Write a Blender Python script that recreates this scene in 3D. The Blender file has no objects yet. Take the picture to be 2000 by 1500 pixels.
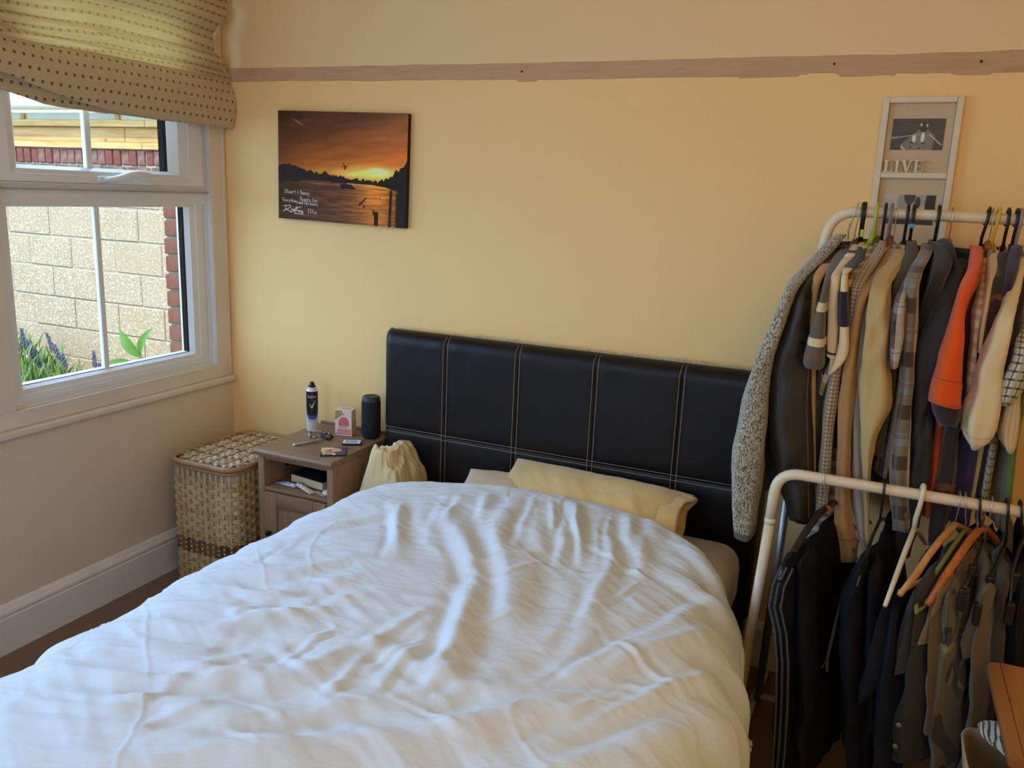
import bpy, bmesh, math, random
import numpy as np
from mathutils import Vector, Matrix
random.seed(7); rng = np.random.default_rng(7)
S = bpy.context.scene
COL = S.collection
# ------------------------------------------------------------------ camera, sky, light, exposure
cam = bpy.data.cameras.new('camera'); camo = bpy.data.objects.new('camera', cam); COL.objects.link(camo)
cam.sensor_width = 36.0; cam.lens = 36.0*1617.2/2000; cam.clip_start = .02
RX, UP, DR = Vector((.9144138, .4026128, .0418370)), Vector((-.1277392, .1889460, .9736437)), Vector((-.3840965, .8956575, -.2242043))
camo.matrix_world = Matrix(((RX.x, UP.x, -DR.x, 2.4792), (RX.y, UP.y, -DR.y, -2.7207), (RX.z, UP.z, -DR.z, 1.55), (0, 0, 0, 1)))
S.camera = camo
S.view_settings.view_transform = 'Standard'; S.view_settings.look = 'None'
S.view_settings.gamma = 1.0; S.view_settings.use_curve_mapping = False
S.view_settings.exposure = 0.0
W = bpy.data.worlds.new('sky'); S.world = W; W.use_nodes = True
bg = W.node_tree.nodes['Background']; bg.inputs[0].default_value = (.40, .655, 1.0, 1); bg.inputs[1].default_value = 7.0
S.cycles.max_bounces = 14; S.cycles.diffuse_bounces = 8; S.cycles.glossy_bounces = 4
S.cycles.transparent_max_bounces = 24; S.cycles.transmission_bounces = 8
S.cycles.caustics_reflective = False; S.cycles.caustics_refractive = False
S.cycles.use_denoising = True; S.cycles.sample_clamp_indirect = 6
def portal(name, y0, y1, z0, z1):
    l = bpy.data.lights.new(name, 'AREA'); l.shape = 'RECTANGLE'; l.size = abs(z1-z0); l.size_y = abs(y1-y0)
    l.cycles.is_portal = True
    o = bpy.data.objects.new(name, l); COL.objects.link(o)
    o.location = (-.34, (y0+y1)/2, (z0+z1)/2); o.rotation_euler = (0, -math.pi/2, 0)
    return o
FW = (.60, 2.05, .90, 2.20)      # unseen window added behind the camera for daylight balance: x0, x1, z0, z1
portal('window_light_near', -2.95, -1.10, .75, 2.35)
portal('window_light_far', -1.05, -.05, .75, 2.35)
pf_ = portal('window_light_added', 0, FW[1]-FW[0], FW[2], FW[3]); pf_.location = ((FW[0]+FW[1])/2, -4.46, (FW[2]+FW[3])/2); pf_.rotation_euler = (math.pi/2, 0, 0); pf_.data.size, pf_.data.size_y = FW[1]-FW[0], FW[3]-FW[2]
def lamp(name, kind, loc, energy, color, size):
    l = bpy.data.lights.new(name, kind); l.energy = energy; l.color = color
    if kind == 'POINT': l.shadow_soft_size = size
    o = bpy.data.objects.new(name, l); COL.objects.link(o); o.location = loc
    return o
lamp('ceiling_lamp_light', 'POINT', (3.05, -2.6, 2.30), 18, (1.0, .71, .27), .22)
sun = lamp('sun', 'SUN', (-3, -6, 6), 7.0, (1.0, .82, .60), 0); sun.data.angle = .02
sun.rotation_euler = Vector((-.10, .62, -.78)).to_track_quat('-Z', 'Y').to_euler()


# ------------------------------------------------------------------ helpers
def lin(h):
    if isinstance(h, str):
        h = h.lstrip('#'); c = [int(h[i:i+2], 16)/255 for i in (0, 2, 4)]
    else: c = [v/255 for v in h]
    return tuple(v/12.92 if v <= .04045 else ((v+.055)/1.055)**2.4 for v in c)
def rgba(c): return (*lin(c), 1)
class NT:
    def __init__(s, name):
        s.m = bpy.data.materials.new(name); s.m.use_nodes = True
        s.t = s.m.node_tree; s.b = s.t.nodes['Principled BSDF']; s.out = s.t.nodes['Material Output']
    def n(s, typ, **kw):
        nd = s.t.nodes.new(typ)
        for k, v in kw.items():
            if k.startswith('i_'):
                key = k[2:]; key = int(key) if key.isdigit() else key.replace('_', ' ')
                nd.inputs[key].default_value = v
            else: setattr(nd, k, v)
        return nd
    def l(s, a, b): s.t.links.new(a, b)
    def math(s, op, a, b=None, c=None):
        nd = s.n('ShaderNodeMath', operation=op)
        for i, v in enumerate((a, b, c)):
            if v is None: continue
            if isinstance(v, (int, float)): nd.inputs[i].default_value = v
            else: s.l(v, nd.inputs[i])
        return nd.outputs[0]
    def mix(s, f, a, b):
        nd = s.n('ShaderNodeMix', data_type='RGBA')
        for sock, v in ((nd.inputs[0], f), (nd.inputs[6], a), (nd.inputs[7], b)):
            if isinstance(v, (int, float)): sock.default_value = v
            elif isinstance(v, tuple): sock.default_value = v
            else: s.l(v, sock)
        return nd.outputs[2]
    def coord(s, kind='Object', scale=None):
        tc = s.n('ShaderNodeTexCoord'); o = tc.outputs[kind]
        if scale:
            mp = s.n('ShaderNodeMapping'); mp.inputs['Scale'].default_value = scale; s.l(o, mp.inputs[0]); o = mp.outputs[0]
        return o
    def noise(s, scale, vec=None, detail=4, rough=.55, dist=0):
        nd = s.n('ShaderNodeTexNoise'); nd.inputs['Scale'].default_value = scale; nd.inputs['Detail'].default_value = detail
        nd.inputs['Roughness'].default_value = rough; nd.inputs['Distortion'].default_value = dist
        s.l(vec if vec is not None else s.coord(), nd.inputs['Vector']); return nd.outputs[0]
    def ramp(s, f, stops):
        r = s.n('ShaderNodeValToRGB'); e = r.color_ramp.elements
        while len(e) < len(stops): e.new(.5)
        for el, (p, c) in zip(e, stops): el.position = p; el.color = c
        s.l(f, r.inputs[0]); return r.outputs[0]
    def bump(s, h, strength=.3, dist=.002):
        b = s.n('ShaderNodeBump'); b.inputs['Strength'].default_value = strength; b.inputs['Distance'].default_value = dist
        s.l(h, b.inputs['Height']); s.l(b.outputs[0], s.b.inputs['Normal'])
    def fin(s, color, rough=.6, spec=.3, metal=0, sheen=0):
        if isinstance(color, tuple): s.b.inputs['Base Color'].default_value = color
        else: s.l(color, s.b.inputs['Base Color'])
        s.b.inputs['Roughness'].default_value = rough; s.b.inputs['Specular IOR Level'].default_value = spec
        s.b.inputs['Metallic'].default_value = metal; s.b.inputs['Sheen Weight'].default_value = sheen
        return s.m
_mc = {}
def M(col, rough=.6, spec=.3, metal=0, var=.12, vs=8.0, bs=0, bst=.3, bd=.002, stretch=None, sheen=0, col2=None):
    key = (str(col), rough, spec, metal, var, vs, bs, bst, bd, stretch, sheen, str(col2))
    if key in _mc: return _mc[key]
    t = NT('mat'); c = rgba(col)
    co = t.coord('Object', stretch) if stretch else t.coord('Object')
    base = c
    if var:
        d = rgba(col2) if col2 else (c[0]*(1-var*2), c[1]*(1-var*2), c[2]*(1-var*2), 1)
        f = t.noise(vs, co, 5)
        f = t.ramp(f, [(.35, (0, 0, 0, 1)), (.7, (1, 1, 1, 1))])
        base = t.mix(f, c, d)
    if bs: t.bump(t.noise(bs, co, 3), bst, bd)
    _mc[key] = t.fin(base, rough, spec, metal, sheen); return _mc[key]
def wood(c1, c2, axis=0, scale=14, rough=.45, spec=.35):
    key = ('wood', c1, c2, axis, scale, rough)
    if key in _mc: return _mc[key]
    t = NT('wood'); sc = [scale, scale, scale]; sc[axis] = scale*.07
    co = t.coord('Object', tuple(sc))
    a = t.noise(1.6, co, 6, .62, .8); b = t.noise(9, co, 3, .5)
    f = t.math('ADD', t.math('MULTIPLY', a, .75), t.math('MULTIPLY', b, .25))
    colr = t.ramp(f, [(.38, rgba(c2)), (.62, rgba(c1))])
    t.bump(f, .12, .001)
    _mc[key] = t.fin(colr, rough, spec); return _mc[key]
def link(name, me, mat=None, parent=None, smooth=False, loc=None):
    if mat is not None:
        for m in (mat if isinstance(mat, (list, tuple)) else [mat]): me.materials.append(m)
    o = bpy.data.objects.new(name, me); COL.objects.link(o)
    if parent is not None: o.parent = parent
    if loc is not None: o.location = loc
    if smooth: me.shade_smooth()
    return o
def tag(o, label=None, cat=None, group=None, kind=None):
    if label: o['label'] = label
    if cat: o['category'] = cat
    if group: o['group'] = group
    if kind: o['kind'] = kind
    return o
def empty(name, loc, label=None, cat=None, group=None, kind=None, rz=0):
    o = bpy.data.objects.new(name, None); COL.objects.link(o); o.location = loc; o.rotation_euler = (0, 0, rz)
    o.empty_display_size = .05
    return tag(o, label, cat, group, kind)
class MB:
    """collects vertices and faces for ONE mesh object; origin o is subtracted"""
    def __init__(s, o=(0, 0, 0)): s.v = []; s.f = []; s.uv = {}; s.o = o; s.mi = []
    def add(s, vs, fs, mi=0):
        k = len(s.v); s.v += [tuple(p) for p in vs]; s.f += [tuple(i+k for i in f) for f in fs]; s.mi += [mi]*len(fs); return k
    def box(s, a, b, mi=0):
        (x0, y0, z0), (x1, y1, z1) = [tuple(map(min, zip(a, b))), tuple(map(max, zip(a, b)))]
        s.add([(x0,y0,z0),(x1,y0,z0),(x1,y1,z0),(x0,y1,z0),(x0,y0,z1),(x1,y0,z1),(x1,y1,z1),(x0,y1,z1)],
              [(3,2,1,0),(4,5,6,7),(0,1,5,4),(1,2,6,5),(2,3,7,6),(3,0,4,7)], mi); return s
    def bbox(s, a, b, r=.004, seg=2, mi=0):
        bm = bmesh.new(); bmesh.ops.create_cube(bm, size=1)
        a = Vector(a); b = Vector(b); c = (a+b)/2; d = b-a
        for v in bm.verts: v.co = Vector((v.co.x*abs(d.x), v.co.y*abs(d.y), v.co.z*abs(d.z)))+c
        r = min(r, .45*min(abs(d.x), abs(d.y), abs(d.z)))
        bmesh.ops.bevel(bm, geom=list(bm.edges), offset=r, segments=seg, profile=.5, affect='EDGES')
        bm.verts.index_update()
        s.add([v.co.copy() for v in bm.verts], [[v.index for v in f.verts] for f in bm.faces], mi); bm.free(); return s
    def prism(s, poly, axis, a, b, mi=0):
        def P(q, h):
            if axis == 0: return (h, q[0], q[1])
            if axis == 1: return (q[0], h, q[1])
            return (q[0], q[1], h)
        n = len(poly)
        s.add([P(q, a) for q in poly]+[P(q, b) for q in poly],
              [tuple(range(n))[::-1], tuple(range(n, 2*n))]+[(i, (i+1) % n, n+(i+1) % n, n+i) for i in range(n)], mi); return s
    def tube(s, pts, r, k=8, caps=True, flat=1.0, mi=0):
        pts = [Vector(p) for p in pts]; n = len(pts)
        rs = r if isinstance(r, (list, tuple)) else [r]*n
        t0 = (pts[1]-pts[0]).normalized(); up = Vector((0, 0, 1)) if abs(t0.z) < .9 else Vector((0, 1, 0))
        nn = t0.cross(up).normalized(); vs = []; 
        for i, p in enumerate(pts):
            t = (pts[min(i+1, n-1)]-pts[max(i-1, 0)]).normalized()
            nn = (nn-t*nn.dot(t)).normalized(); bb = t.cross(nn)
            for j in range(k):
                a = 2*math.pi*j/k; vs.append(p+nn*rs[i]*math.cos(a)+bb*rs[i]*flat*math.sin(a))
        fs = [(i*k+j, i*k+(j+1) % k, (i+1)*k+(j+1) % k, (i+1)*k+j) for i in range(n-1) for j in range(k)]
        if caps: fs += [tuple(range(k))[::-1], tuple((n-1)*k+j for j in range(k))]
        s.add(vs, fs, mi); return s
    def lathe(s, prof, c=(0, 0, 0), k=24, sx=1, sy=1, mi=0):
        vs = []
        for r, z in prof:
            for j in range(k): a = 2*math.pi*j/k; vs.append((c[0]+r*sx*math.cos(a), c[1]+r*sy*math.sin(a), c[2]+z))
        n = len(prof)
        fs = [(i*k+j, i*k+(j+1) % k, (i+1)*k+(j+1) % k, (i+1)*k+j) for i in range(n-1) for j in range(k)]
        fs += [tuple(range(k))[::-1], tuple((n-1)*k+j for j in range(k))]
        s.add(vs, fs, mi); return s
    def loft(s, rings, closed=True, cap0=True, cap1=True, mi=0):
        k = len(rings[0]); n = len(rings); vs = [p for r in rings for p in r]; kk = k if closed else k-1
        fs = [(i*k+j, i*k+(j+1) % k, (i+1)*k+(j+1) % k, (i+1)*k+j) for i in range(n-1) for j in range(kk)]
        if closed and cap0: fs.append(tuple(range(k))[::-1])
        if closed and cap1: fs.append(tuple((n-1)*k+j for j in range(k)))
        s.add(vs, fs, mi); return s
    def mesh(s, name='m'):
        me = bpy.data.meshes.new(name); o = s.o
        me.from_pydata([(p[0]-o[0], p[1]-o[1], p[2]-o[2]) for p in s.v], [], s.f)
        if any(s.mi): me.polygons.foreach_set('material_index', s.mi)
        me.validate(); me.update()
        bm = bmesh.new(); bm.from_mesh(me); bmesh.ops.recalc_face_normals(bm, faces=bm.faces); bm.to_mesh(me); bm.free()
        return me
    def build(s, name, mat, parent=None, smooth=False, loc=None):
        return link(name, s.mesh(name), mat, parent, smooth, loc if loc is not None else s.o if parent is None else None)
def autosmooth(o, deg=35):
    me = o.data; me.shade_smooth()
    try: me.set_sharp_from_angle(angle=math.radians(deg))
    except Exception: pass
    return o
def grid_mesh(name, V, uvs=None, cols=None, flip=False):
    """V: (n,m,3) array -> quad grid mesh with optional uv (n,m,2) and colour (n,m,3)"""
    n, m = V.shape[:2]; me = bpy.data.meshes.new(name)
    idx = np.arange(n*m).reshape(n, m)
    q = np.stack([idx[:-1, :-1], idx[:-1, 1:], idx[1:, 1:], idx[1:, :-1]], -1).reshape(-1, 4)
    if flip: q = q[:, ::-1]
    me.vertices.add(n*m); me.vertices.foreach_set('co', V.reshape(-1).astype(np.float32))
    me.loops.add(q.size); me.polygons.add(len(q))
    me.loops.foreach_set('vertex_index', q.reshape(-1).astype(np.int32))
    me.polygons.foreach_set('loop_start', (np.arange(len(q))*4).astype(np.int32))
    me.polygons.foreach_set('loop_total', np.full(len(q), 4, np.int32))
    me.update(calc_edges=True)
    if uvs is not None:
        l = me.uv_layers.new(name='UVMap'); l.data.foreach_set('uv', uvs.reshape(-1, 2)[q.reshape(-1)].reshape(-1).astype(np.float32))
    if cols is not None:
        a = me.color_attributes.new('print', 'FLOAT_COLOR', 'POINT')
        c = np.concatenate([cols.reshape(-1, 3), np.ones((n*m, 1))], 1); a.data.foreach_set('color', c.reshape(-1).astype(np.float32))
    me.validate(); return me
def s2l(a): a = np.clip(a, 0, 1); return np.where(a <= .04045, a/12.92, ((a+.055)/1.055)**2.4)
def print_mat(rough=.45, spec=.25):
    t = NT('printed'); a = t.n('ShaderNodeAttribute'); a.attribute_name = 'print'
    return t.fin(a.outputs['Color'], rough, spec)
def vnoise(x, y, seed=0):
    xi = np.floor(x).astype(np.int64); yi = np.floor(y).astype(np.int64); fx = x-xi; fy = y-yi
    fx = fx*fx*(3-2*fx); fy = fy*fy*(3-2*fy)
    def h(a, b):
        v = (a*374761393+b*668265263+seed*1442695041) & 0x7fffffff
        v = ((v ^ (v >> 13))*1274126177) & 0x7fffffff
        return ((v ^ (v >> 16)) & 0xffff)/65535.0*2-1
    return (h(xi, yi)*(1-fx)+h(xi+1, yi)*fx)*(1-fy)+(h(xi, yi+1)*(1-fx)+h(xi+1, yi+1)*fx)*fy
def fbm(x, y, seed=0, oct=4):
    r = 0; a = 1.0; t = 0
    for i in range(oct): r = r+a*vnoise(x*2**i, y*2**i, seed+i*17); t += a; a *= .5
    return r/t
def sst(a, b, x): t = np.clip((x-a)/(b-a), 0, 1); return t*t*(3-2*t)
def text_mesh(txt, size, depth=0, shear=0.0):
    cu = bpy.data.curves.new('t', 'FONT'); cu.body = txt; cu.size = size; cu.extrude = depth; cu.shear = shear
    o = bpy.data.objects.new('t', cu); COL.objects.link(o)
    dg = bpy.context.evaluated_depsgraph_get(); me = bpy.data.meshes.new_from_object(o.evaluated_get(dg))
    bpy.data.objects.remove(o); bpy.data.curves.remove(cu); me.materials.clear(); return me
def xf(me, fn):
    for v in me.vertices: v.co = fn(v.co.copy())
    me.update(); return me

# ------------------------------------------------------------------ materials of the room
def paint_wall():
    t = NT('wall_paint'); co = t.coord('Object'); sep = t.n('ShaderNodeSeparateXYZ'); t.l(co, sep.inputs[0])
    wob = t.math('MULTIPLY', t.noise(3, co), .012)
    up = t.math('GREATER_THAN', t.math('ADD', sep.outputs[2], wob), 1.962)
    a = rgba(WALL_LOW); b = rgba(WALL_UP)
    c = t.mix(up, a, b)
    n = t.noise(2.2, co, 4); c = t.mix(t.math('MULTIPLY', n, .10), c, rgba((218, 176, 110)))
    t.bump(t.math('ADD', t.noise(140, co, 3), t.math('MULTIPLY', t.noise(24, co, 3), .8)), .22, .002)
    return t.fin(c, .62, .25)
WALL_LOW, WALL_UP = (245, 206, 140), (237, 205, 154)
m_wall = paint_wall()
m_wall_left = M((222, 206, 182), .6, .25, var=.04, vs=2, bs=120, bst=.2)
m_ceil = M((238, 228, 208), .8, .2, var=.03)
m_gloss = M((232, 226, 218), .38, .4, var=.04, vs=6, bs=60, bst=.08)
m_sillpaint = M((226, 214, 198), .38, .4, var=.06, vs=5, bs=60, bst=.08)
m_upvc = M((226, 229, 232), .30, .45, var=.02, vs=6)
m_black = M((14, 14, 15), .8, .06, var=0)
def carpet():
    t = NT('carpet'); co = t.coord('Object')
    n = t.noise(420, co, 2); n2 = t.noise(5, co, 4)
    c = t.mix(n, rgba((150, 114, 84)), rgba((112, 80, 56))); c = t.mix(t.math('MULTIPLY', n2, .5), c, rgba((128, 98, 74)))
    t.bump(n, .8, .004); return t.fin(c, .95, .05, sheen=.2)
# ------------------------------------------------------------------ room shell
RW, RF, RH = 3.62, -4.3, 2.62
def wall(name, a, b, m): return tag(MB().box(a, b).build(name, m), kind='structure')
wall('floor', (-.0, RF, -.12), (RW, 0, 0), carpet())
wall('ceiling', (-.3, RF-.12, RH), (RW+.12, .12, RH+.1), m_ceil)
wall('wall_back', (-.3, 0, -.12), (RW+.12, .12, RH), m_wall)
wall('wall_right', (RW, RF, -.12), (RW+.12, 0, RH), m_wall)
wf = MB(); wf.box((-.3, RF-.12, -.12), (RW+.12, RF, FW[2])); wf.box((-.3, RF-.12, FW[3]), (RW+.12, RF, RH)); wf.box((-.3, RF-.12, FW[2]), (FW[0], RF, FW[3])); wf.box((FW[1], RF-.12, FW[2]), (RW+.12, RF, FW[3]))
tag(wf.build('wall_front', m_wall), kind='structure')
wl = MB(); wl.box((-.30, RF, -.12), (0, 0, .715)); wl.box((-.30, RF, 2.36), (0, 0, RH))
wl.box((-.30, RF, .715), (0, -3.0, 2.36)); wl.box((-.30, -.03, .715), (-.06, 0, 2.36))
wall_left = tag(wl.build('wall_left', m_wall_left), kind='structure')
# bricks of the outer window jamb, each a child of the left wall
m_brick = M((150, 92, 70), .9, .1, var=.22, vs=14, bs=60, bst=.5, bd=.004, col2=(118, 70, 54))
m_brick2 = M((84, 58, 52), .9, .05, var=.25, vs=22, bs=60, bst=.5, bd=.004, col2=(118, 92, 82))
m_mortar = M((146, 138, 120), .95, .05, var=.12, vs=20, bs=80, bst=.5)
MB().box((-.298, -.036, .70), (-.07, -.03, 2.36)).build('mortar_bed', m_mortar, wall_left)
bm_ = MB().bbox((-.10, -.006, -.0325), (.10, .006, .0325), .005, 1).mesh('brick')
for i in range(21):
    o = link('brick', bm_ if i else bm_, None if i else m_brick, wall_left, loc=(-.205+random.uniform(-.003, .003), -.041+random.uniform(-.002, .001), .745+.075*i))
# baseboards
def baseboard(name, pts, axis, a, b): return tag(MB().prism(pts, axis, a, b).build(name, m_gloss), kind='structure')
prof = [(0, 0), (.021, 0), (.021, .122), (.017, .125), (.019, .131), (.021, .138), (.018, .146), (.012, .150), (.010, .156), (.005, .162), (0, .166)]
baseboard('baseboard_left', prof, 1, RF, 0)
baseboard('baseboard_back', [(-y, z) for y, z in prof], 0, 0.022, RW)
# the stripped band where a picture rail has been taken off the back wall
def strip():
    xs = np.arange(0.0, RW, .008); n = len(xs)
    top = np.interp(xs, [0, 1.0, 1.6, 2.2, 2.45, 2.75, 3.6], [1.986, 1.981, 1.979, 1.981, 1.980, 1.984, 1.987])+.0020*fbm(xs*9, xs*0, 3)
    bot = np.interp(xs, [0, 1.0, 1.6, 2.2, 2.75, 3.6], [1.934, 1.927, 1.923, 1.929, 1.927, 1.926])+.0035*fbm(xs*7, xs*0+4, 5)
    for a, b, d in ((2.02, 2.20, -.006), (2.31, 2.46, -.007), (1.28, 1.36, -.006), (2.6, 2.7, -.005), (2.22, 2.30, .004)):
        bot = bot+np.where((xs > a) & (xs < b), d, 0)
    vs = []
    for i in range(n): vs += [(xs[i], 0, bot[i]), (xs[i], -.0015, bot[i]+.0006), (xs[i], -.0015, top[i]-.0006), (xs[i], 0, top[i])]
    fs = [(i*4+j, (i+1)*4+j, (i+1)*4+j+1, i*4+j+1) for i in range(n-1) for j in range(3)]
    mb = MB(); mb.add(vs, fs)
    t = NT('bare_plaster'); co = t.coord('Object', (1.2, 6, 9)); n1 = t.noise(4, co, 5, .6); n2 = t.noise(16, t.coord('Object'), 3)
    c = t.ramp(n1, [(.3, rgba((190, 152, 116))), (.55, rgba((200, 164, 128))), (.8, rgba((178, 140, 104)))])
    t.bump(n2, .2, .001)
    s = tag(mb.build('trim_1', t.fin(c, .85, .1)), kind='structure')
    for x, z in ((2.292, 1.957), (2.671, 1.956), (1.30, 1.952)):
        h = MB(); h.lathe([(.0035, 0), (.0035, .001), (.002, .0012)], k=10); me = h.mesh('nail_hole')
        xf(me, lambda c: Vector((x+c.x, -.0016-c.z, z+c.y))); link('nail_hole', me, M((40, 26, 18), .9, .1, var=0), s)
strip()
# ------------------------------------------------------------------ window
def ring(mb, y0, y1, z0, z1, prof, k=(1, 1, 1, 1)):
    """mitred frame swept round a rectangle; prof = [(inset, x)], k = inset scale per side: y1 side, bottom, y0 side, top"""
    rings = []
    for ins, x in prof:
        rings.append([(x, y1-ins*k[0], z0+ins*k[1]), (x, y0+ins*k[2], z0+ins*k[1]), (x, y0+ins*k[2], z1-ins*k[3]), (x, y1-ins*k[0], z1-ins*k[3])])
    n = len(rings); vs = [p for r in rings for p in r]
    fs = [(i*4+j, i*4+(j+1) % 4, (i+1)*4+(j+1) % 4, (i+1)*4+j) for i in range(n-1) for j in range(4)]
    mb.add(vs, fs); return mb
def glass():
    t = NT('window_glass'); tr = t.n('ShaderNodeBsdfTransparent'); gl = t.n('ShaderNodeBsdfGlossy'); gl.inputs['Roughness'].default_value = .02
    fr = t.n('ShaderNodeFresnel'); fr.inputs[0].default_value = 1.45; mx = t.n('ShaderNodeMixShader'); ge = t.n('ShaderNodeNewGeometry')
    t.l(t.math('MULTIPLY', fr.outputs[0], t.math('SUBTRACT', 1.0, ge.outputs['Backfacing'])), mx.inputs[0]); t.l(tr.outputs[0], mx.inputs[1]); t.l(gl.outputs[0], mx.inputs[2]); t.l(mx.outputs[0], t.out.inputs[0]); return t.m
m_glass = glass()
def window(name, y0, y1, far):
    w = empty(name, (0, (y0+y1)/2, .74), kind='structure'); o = (0, (y0+y1)/2, .74)
    sb = MB(o)
    sb.bbox((-.10, y1-(.0 if far else 0)-.0, .742), (.003, y1-.087, 2.34), .002) if far else sb.bbox((-.10, y1, .742), (.003, y1-.04, 2.34), .002)
    sb.bbox((-.10, y1-.088, .742), (.003, y0, .797), .002)
    sb.bbox((-.10, y0, .797), (.003, y0+.074, 2.34), .002)
    sb.bbox((-.10, y1-.088, 2.28), (.003, y0+.074, 2.34), .002)
    sb.build('surround_board', m_sillpaint, w)
    if far:
        MB(o).bbox((-.0, y1-.006, .742), (.0065, y1-.02, 2.3), .002).build('edge_bead', m_sillpaint, w)
    a, b = y0+.074, y1-(.088 if far else .04)
    pf = [(0, -.004), (0, -.020), (.010, -.022), (.012, -.030), (.024, -.030), (.028, -.023), (.058, -.023), (.061, -.027), (.085, -.030), (.100, -.046), (.100, -.085)]
    f = MB(o); ring(f, a, b, .797, 1.500, pf, (1.02, .68, .6, .0))
    ring(f, a, b, 1.500, 2.28, pf[:6]+[(.028, -.085)], (1.02, .6, .6, 1))
    f.bbox((-.085, a, 1.452), (-.018, b, 1.532), .003); f.bbox((-.024, a, 1.515), (-.0125, b, 1.522), .002)
    f.bbox((-.040, a, 1.444), (-.022, b-.098, 1.456), .002)
    f.build('outer_frame', m_upvc, w)
    s = MB(o); ring(s, a+.017, b-.030, 1.522, 2.26, [(0, -.085), (0, -.006), (.003, -.003), (.040, -.003), (.044, -.006), (.066, -.012), (.085, -.034), (.085, -.07)], (1.78, .62, 1.0, 1))
    sash = s.build('top_sash', m_upvc, w)
    ym = (a+b)/2-.055 if far else (a+b)/2
    MB(o).bbox((-.062, ym-.010, .855), (-.044, ym+.012, 1.456), .004).build('glazing_bar', m_upvc, w)
    MB(o).bbox((-.056, ym-.032, 1.56), (-.036, ym-.008, 2.2), .004).build('glazing_bar', m_upvc, w)
    for z0, z1, x in ((.84, 1.46, -.053), (1.55, 2.24, -.046)):
        MB(o).box((x-.003, a+.02, z0), (x+.003, b-.03, z1)).build('glass_pane', m_glass, w)
    sp = MB(o); sp.box((-.075, b-.1035, .86), (-.047, b-.100, 1.452)); sp.box((-.075, b-.1835, 1.57), (-.036, b-.180, 2.2))
    sp.box((-.0485, a, .8642), (-.0455, b-.10, .8662))
    sp.build('rubber_gasket', m_black, w)
    if far:
        h = MB(o)
        h.bbox((-.003, -.618, 1.527), (.010, -.540, 1.549), .006)
        hb = h.build('handle_base', m_upvc, w)
        h = MB(o); pts = [(.012, -.60, 1.537), (.018, -.575, 1.540), (.026, -.545, 1.545), (.032, -.51, 1.556), (.034, -.47, 1.562), (.034, -.43, 1.560), (.034, -.405, 1.556)]
        h.tube(pts, [.009, .012, .016, .020, .018, .013, .006], 10, flat=.7)
        hl = h.build('handle_lever', m_upvc, w, smooth=True)
        k = MB(o); k.lathe([(.004, 0), (.004, .002)], k=10); me = k.mesh('lock')
        xf(me, lambda c: Vector((.046+c.z, -.515-o[1]+c.x, 1.546-o[2]+c.y))); link('lock_screw', me, m_black, w)
    return w
window('window_1', -1.062, -.001, True)
window('window_2', -2.99, -1.064, False)
sill = MB(); sill.bbox((-.10, -3.0, .716), (.024, -.001, .742), .008, 3)
tag(sill.build('trim_2', m_sillpaint), kind='structure')
w3 = empty('window_added', ((FW[0]+FW[1])/2, RF, FW[2]), kind='structure'); o3 = tuple(w3.location)  # window added out of view to bring in more frontal daylight
f3_ = MB(o3)
for a, b in (((FW[0], FW[2]), (FW[0]+.06, FW[3])), ((FW[1]-.06, FW[2]), (FW[1], FW[3])), ((FW[0]+.06, FW[2]), (FW[1]-.06, FW[2]+.06)), ((FW[0]+.06, FW[3]-.06), (FW[1]-.06, FW[3])), (((FW[0]+FW[1])/2-.03, FW[2]+.06), ((FW[0]+FW[1])/2+.03, FW[3]-.06))):
    f3_.bbox((a[0], RF-.07, a[1]), (b[0], RF+.005, b[1]), .004)
f3_.build('outer_frame', m_upvc, w3)
MB(o3).box((FW[0]+.02, RF-.045, FW[2]+.02), (FW[1]-.02, RF-.04, FW[3]-.02)).build('glass_pane', m_glass, w3)
# ------------------------------------------------------------------ outside: neighbour's block wall, timber, gutter, plants
WY = 1.69
wo = empty('wall_outside', (-3, WY, 0), kind='structure')
def wo_part(name, a, b, m, r=.004):
    mb = MB((-3, WY, 0)); mb.bbox(a, b, r, 1); return mb.build(name, m, wo)
wo_part('mortar_bed', (-5.7, WY-.0, -.3), (-.62, WY+.2, 1.735), m_mortar)
def block_mat():
    t = NT('concrete_block'); co = t.coord('Object'); oi = t.n('ShaderNodeObjectInfo')
    v = t.n('ShaderNodeTexVoronoi'); v.inputs['Scale'].default_value = 75; 
    ad = t.n('ShaderNodeVectorMath', operation='ADD'); t.l(co, ad.inputs[0]); t.l(oi.outputs['Location'], ad.inputs[1]); t.l(ad.outputs[0], v.inputs['Vector'])
    n = t.noise(60, ad.outputs[0], 5, .75); n2 = t.noise(5, ad.outputs[0], 3)
    c = t.ramp(n, [(.28, rgba((94, 84, 66))), (.48, rgba((124, 112, 90))), (.58, rgba((148, 136, 112))), (.66, rgba((222, 214, 194)))])
    c = t.mix(t.math('MULTIPLY', n2, .5), c, rgba((160, 148, 126)))
    c = t.mix(t.math('MULTIPLY', oi.outputs['Random'], .35), c, rgba((138, 122, 96)))
    t.bump(t.math('ADD', n, v.outputs[0]), .4, .005); return t.fin(c, .95, .1)
m_block = block_mat()
bm_ = MB().bbox((-.2205, -.006, -.1095), (.2205, .05, .1095), .005, 1).mesh('block'); bm_.materials.append(m_block)
zs = [-.17, .06, .29, .519, .749, .979, 1.209, 1.445]
for r, zc in enumerate(zs):
    off = -3.473 if r % 2 == 0 else -3.262
    for k in range(-5, 7):
        x = off+.4515*k
        if x < -5.5 or x > -.8: continue
        link('block', bm_, None, wo, loc=(x+3+random.uniform(-.004, .004), random.uniform(-.006, .004), zc)).rotation_euler = (0, random.uniform(-.006, .006), 0)
bm_ = MB().bbox((-.0325, -.014, -.050), (.0325, .06, .050), .005, 1).mesh('rowlock'); bm_.materials.append(m_brick2)
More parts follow.
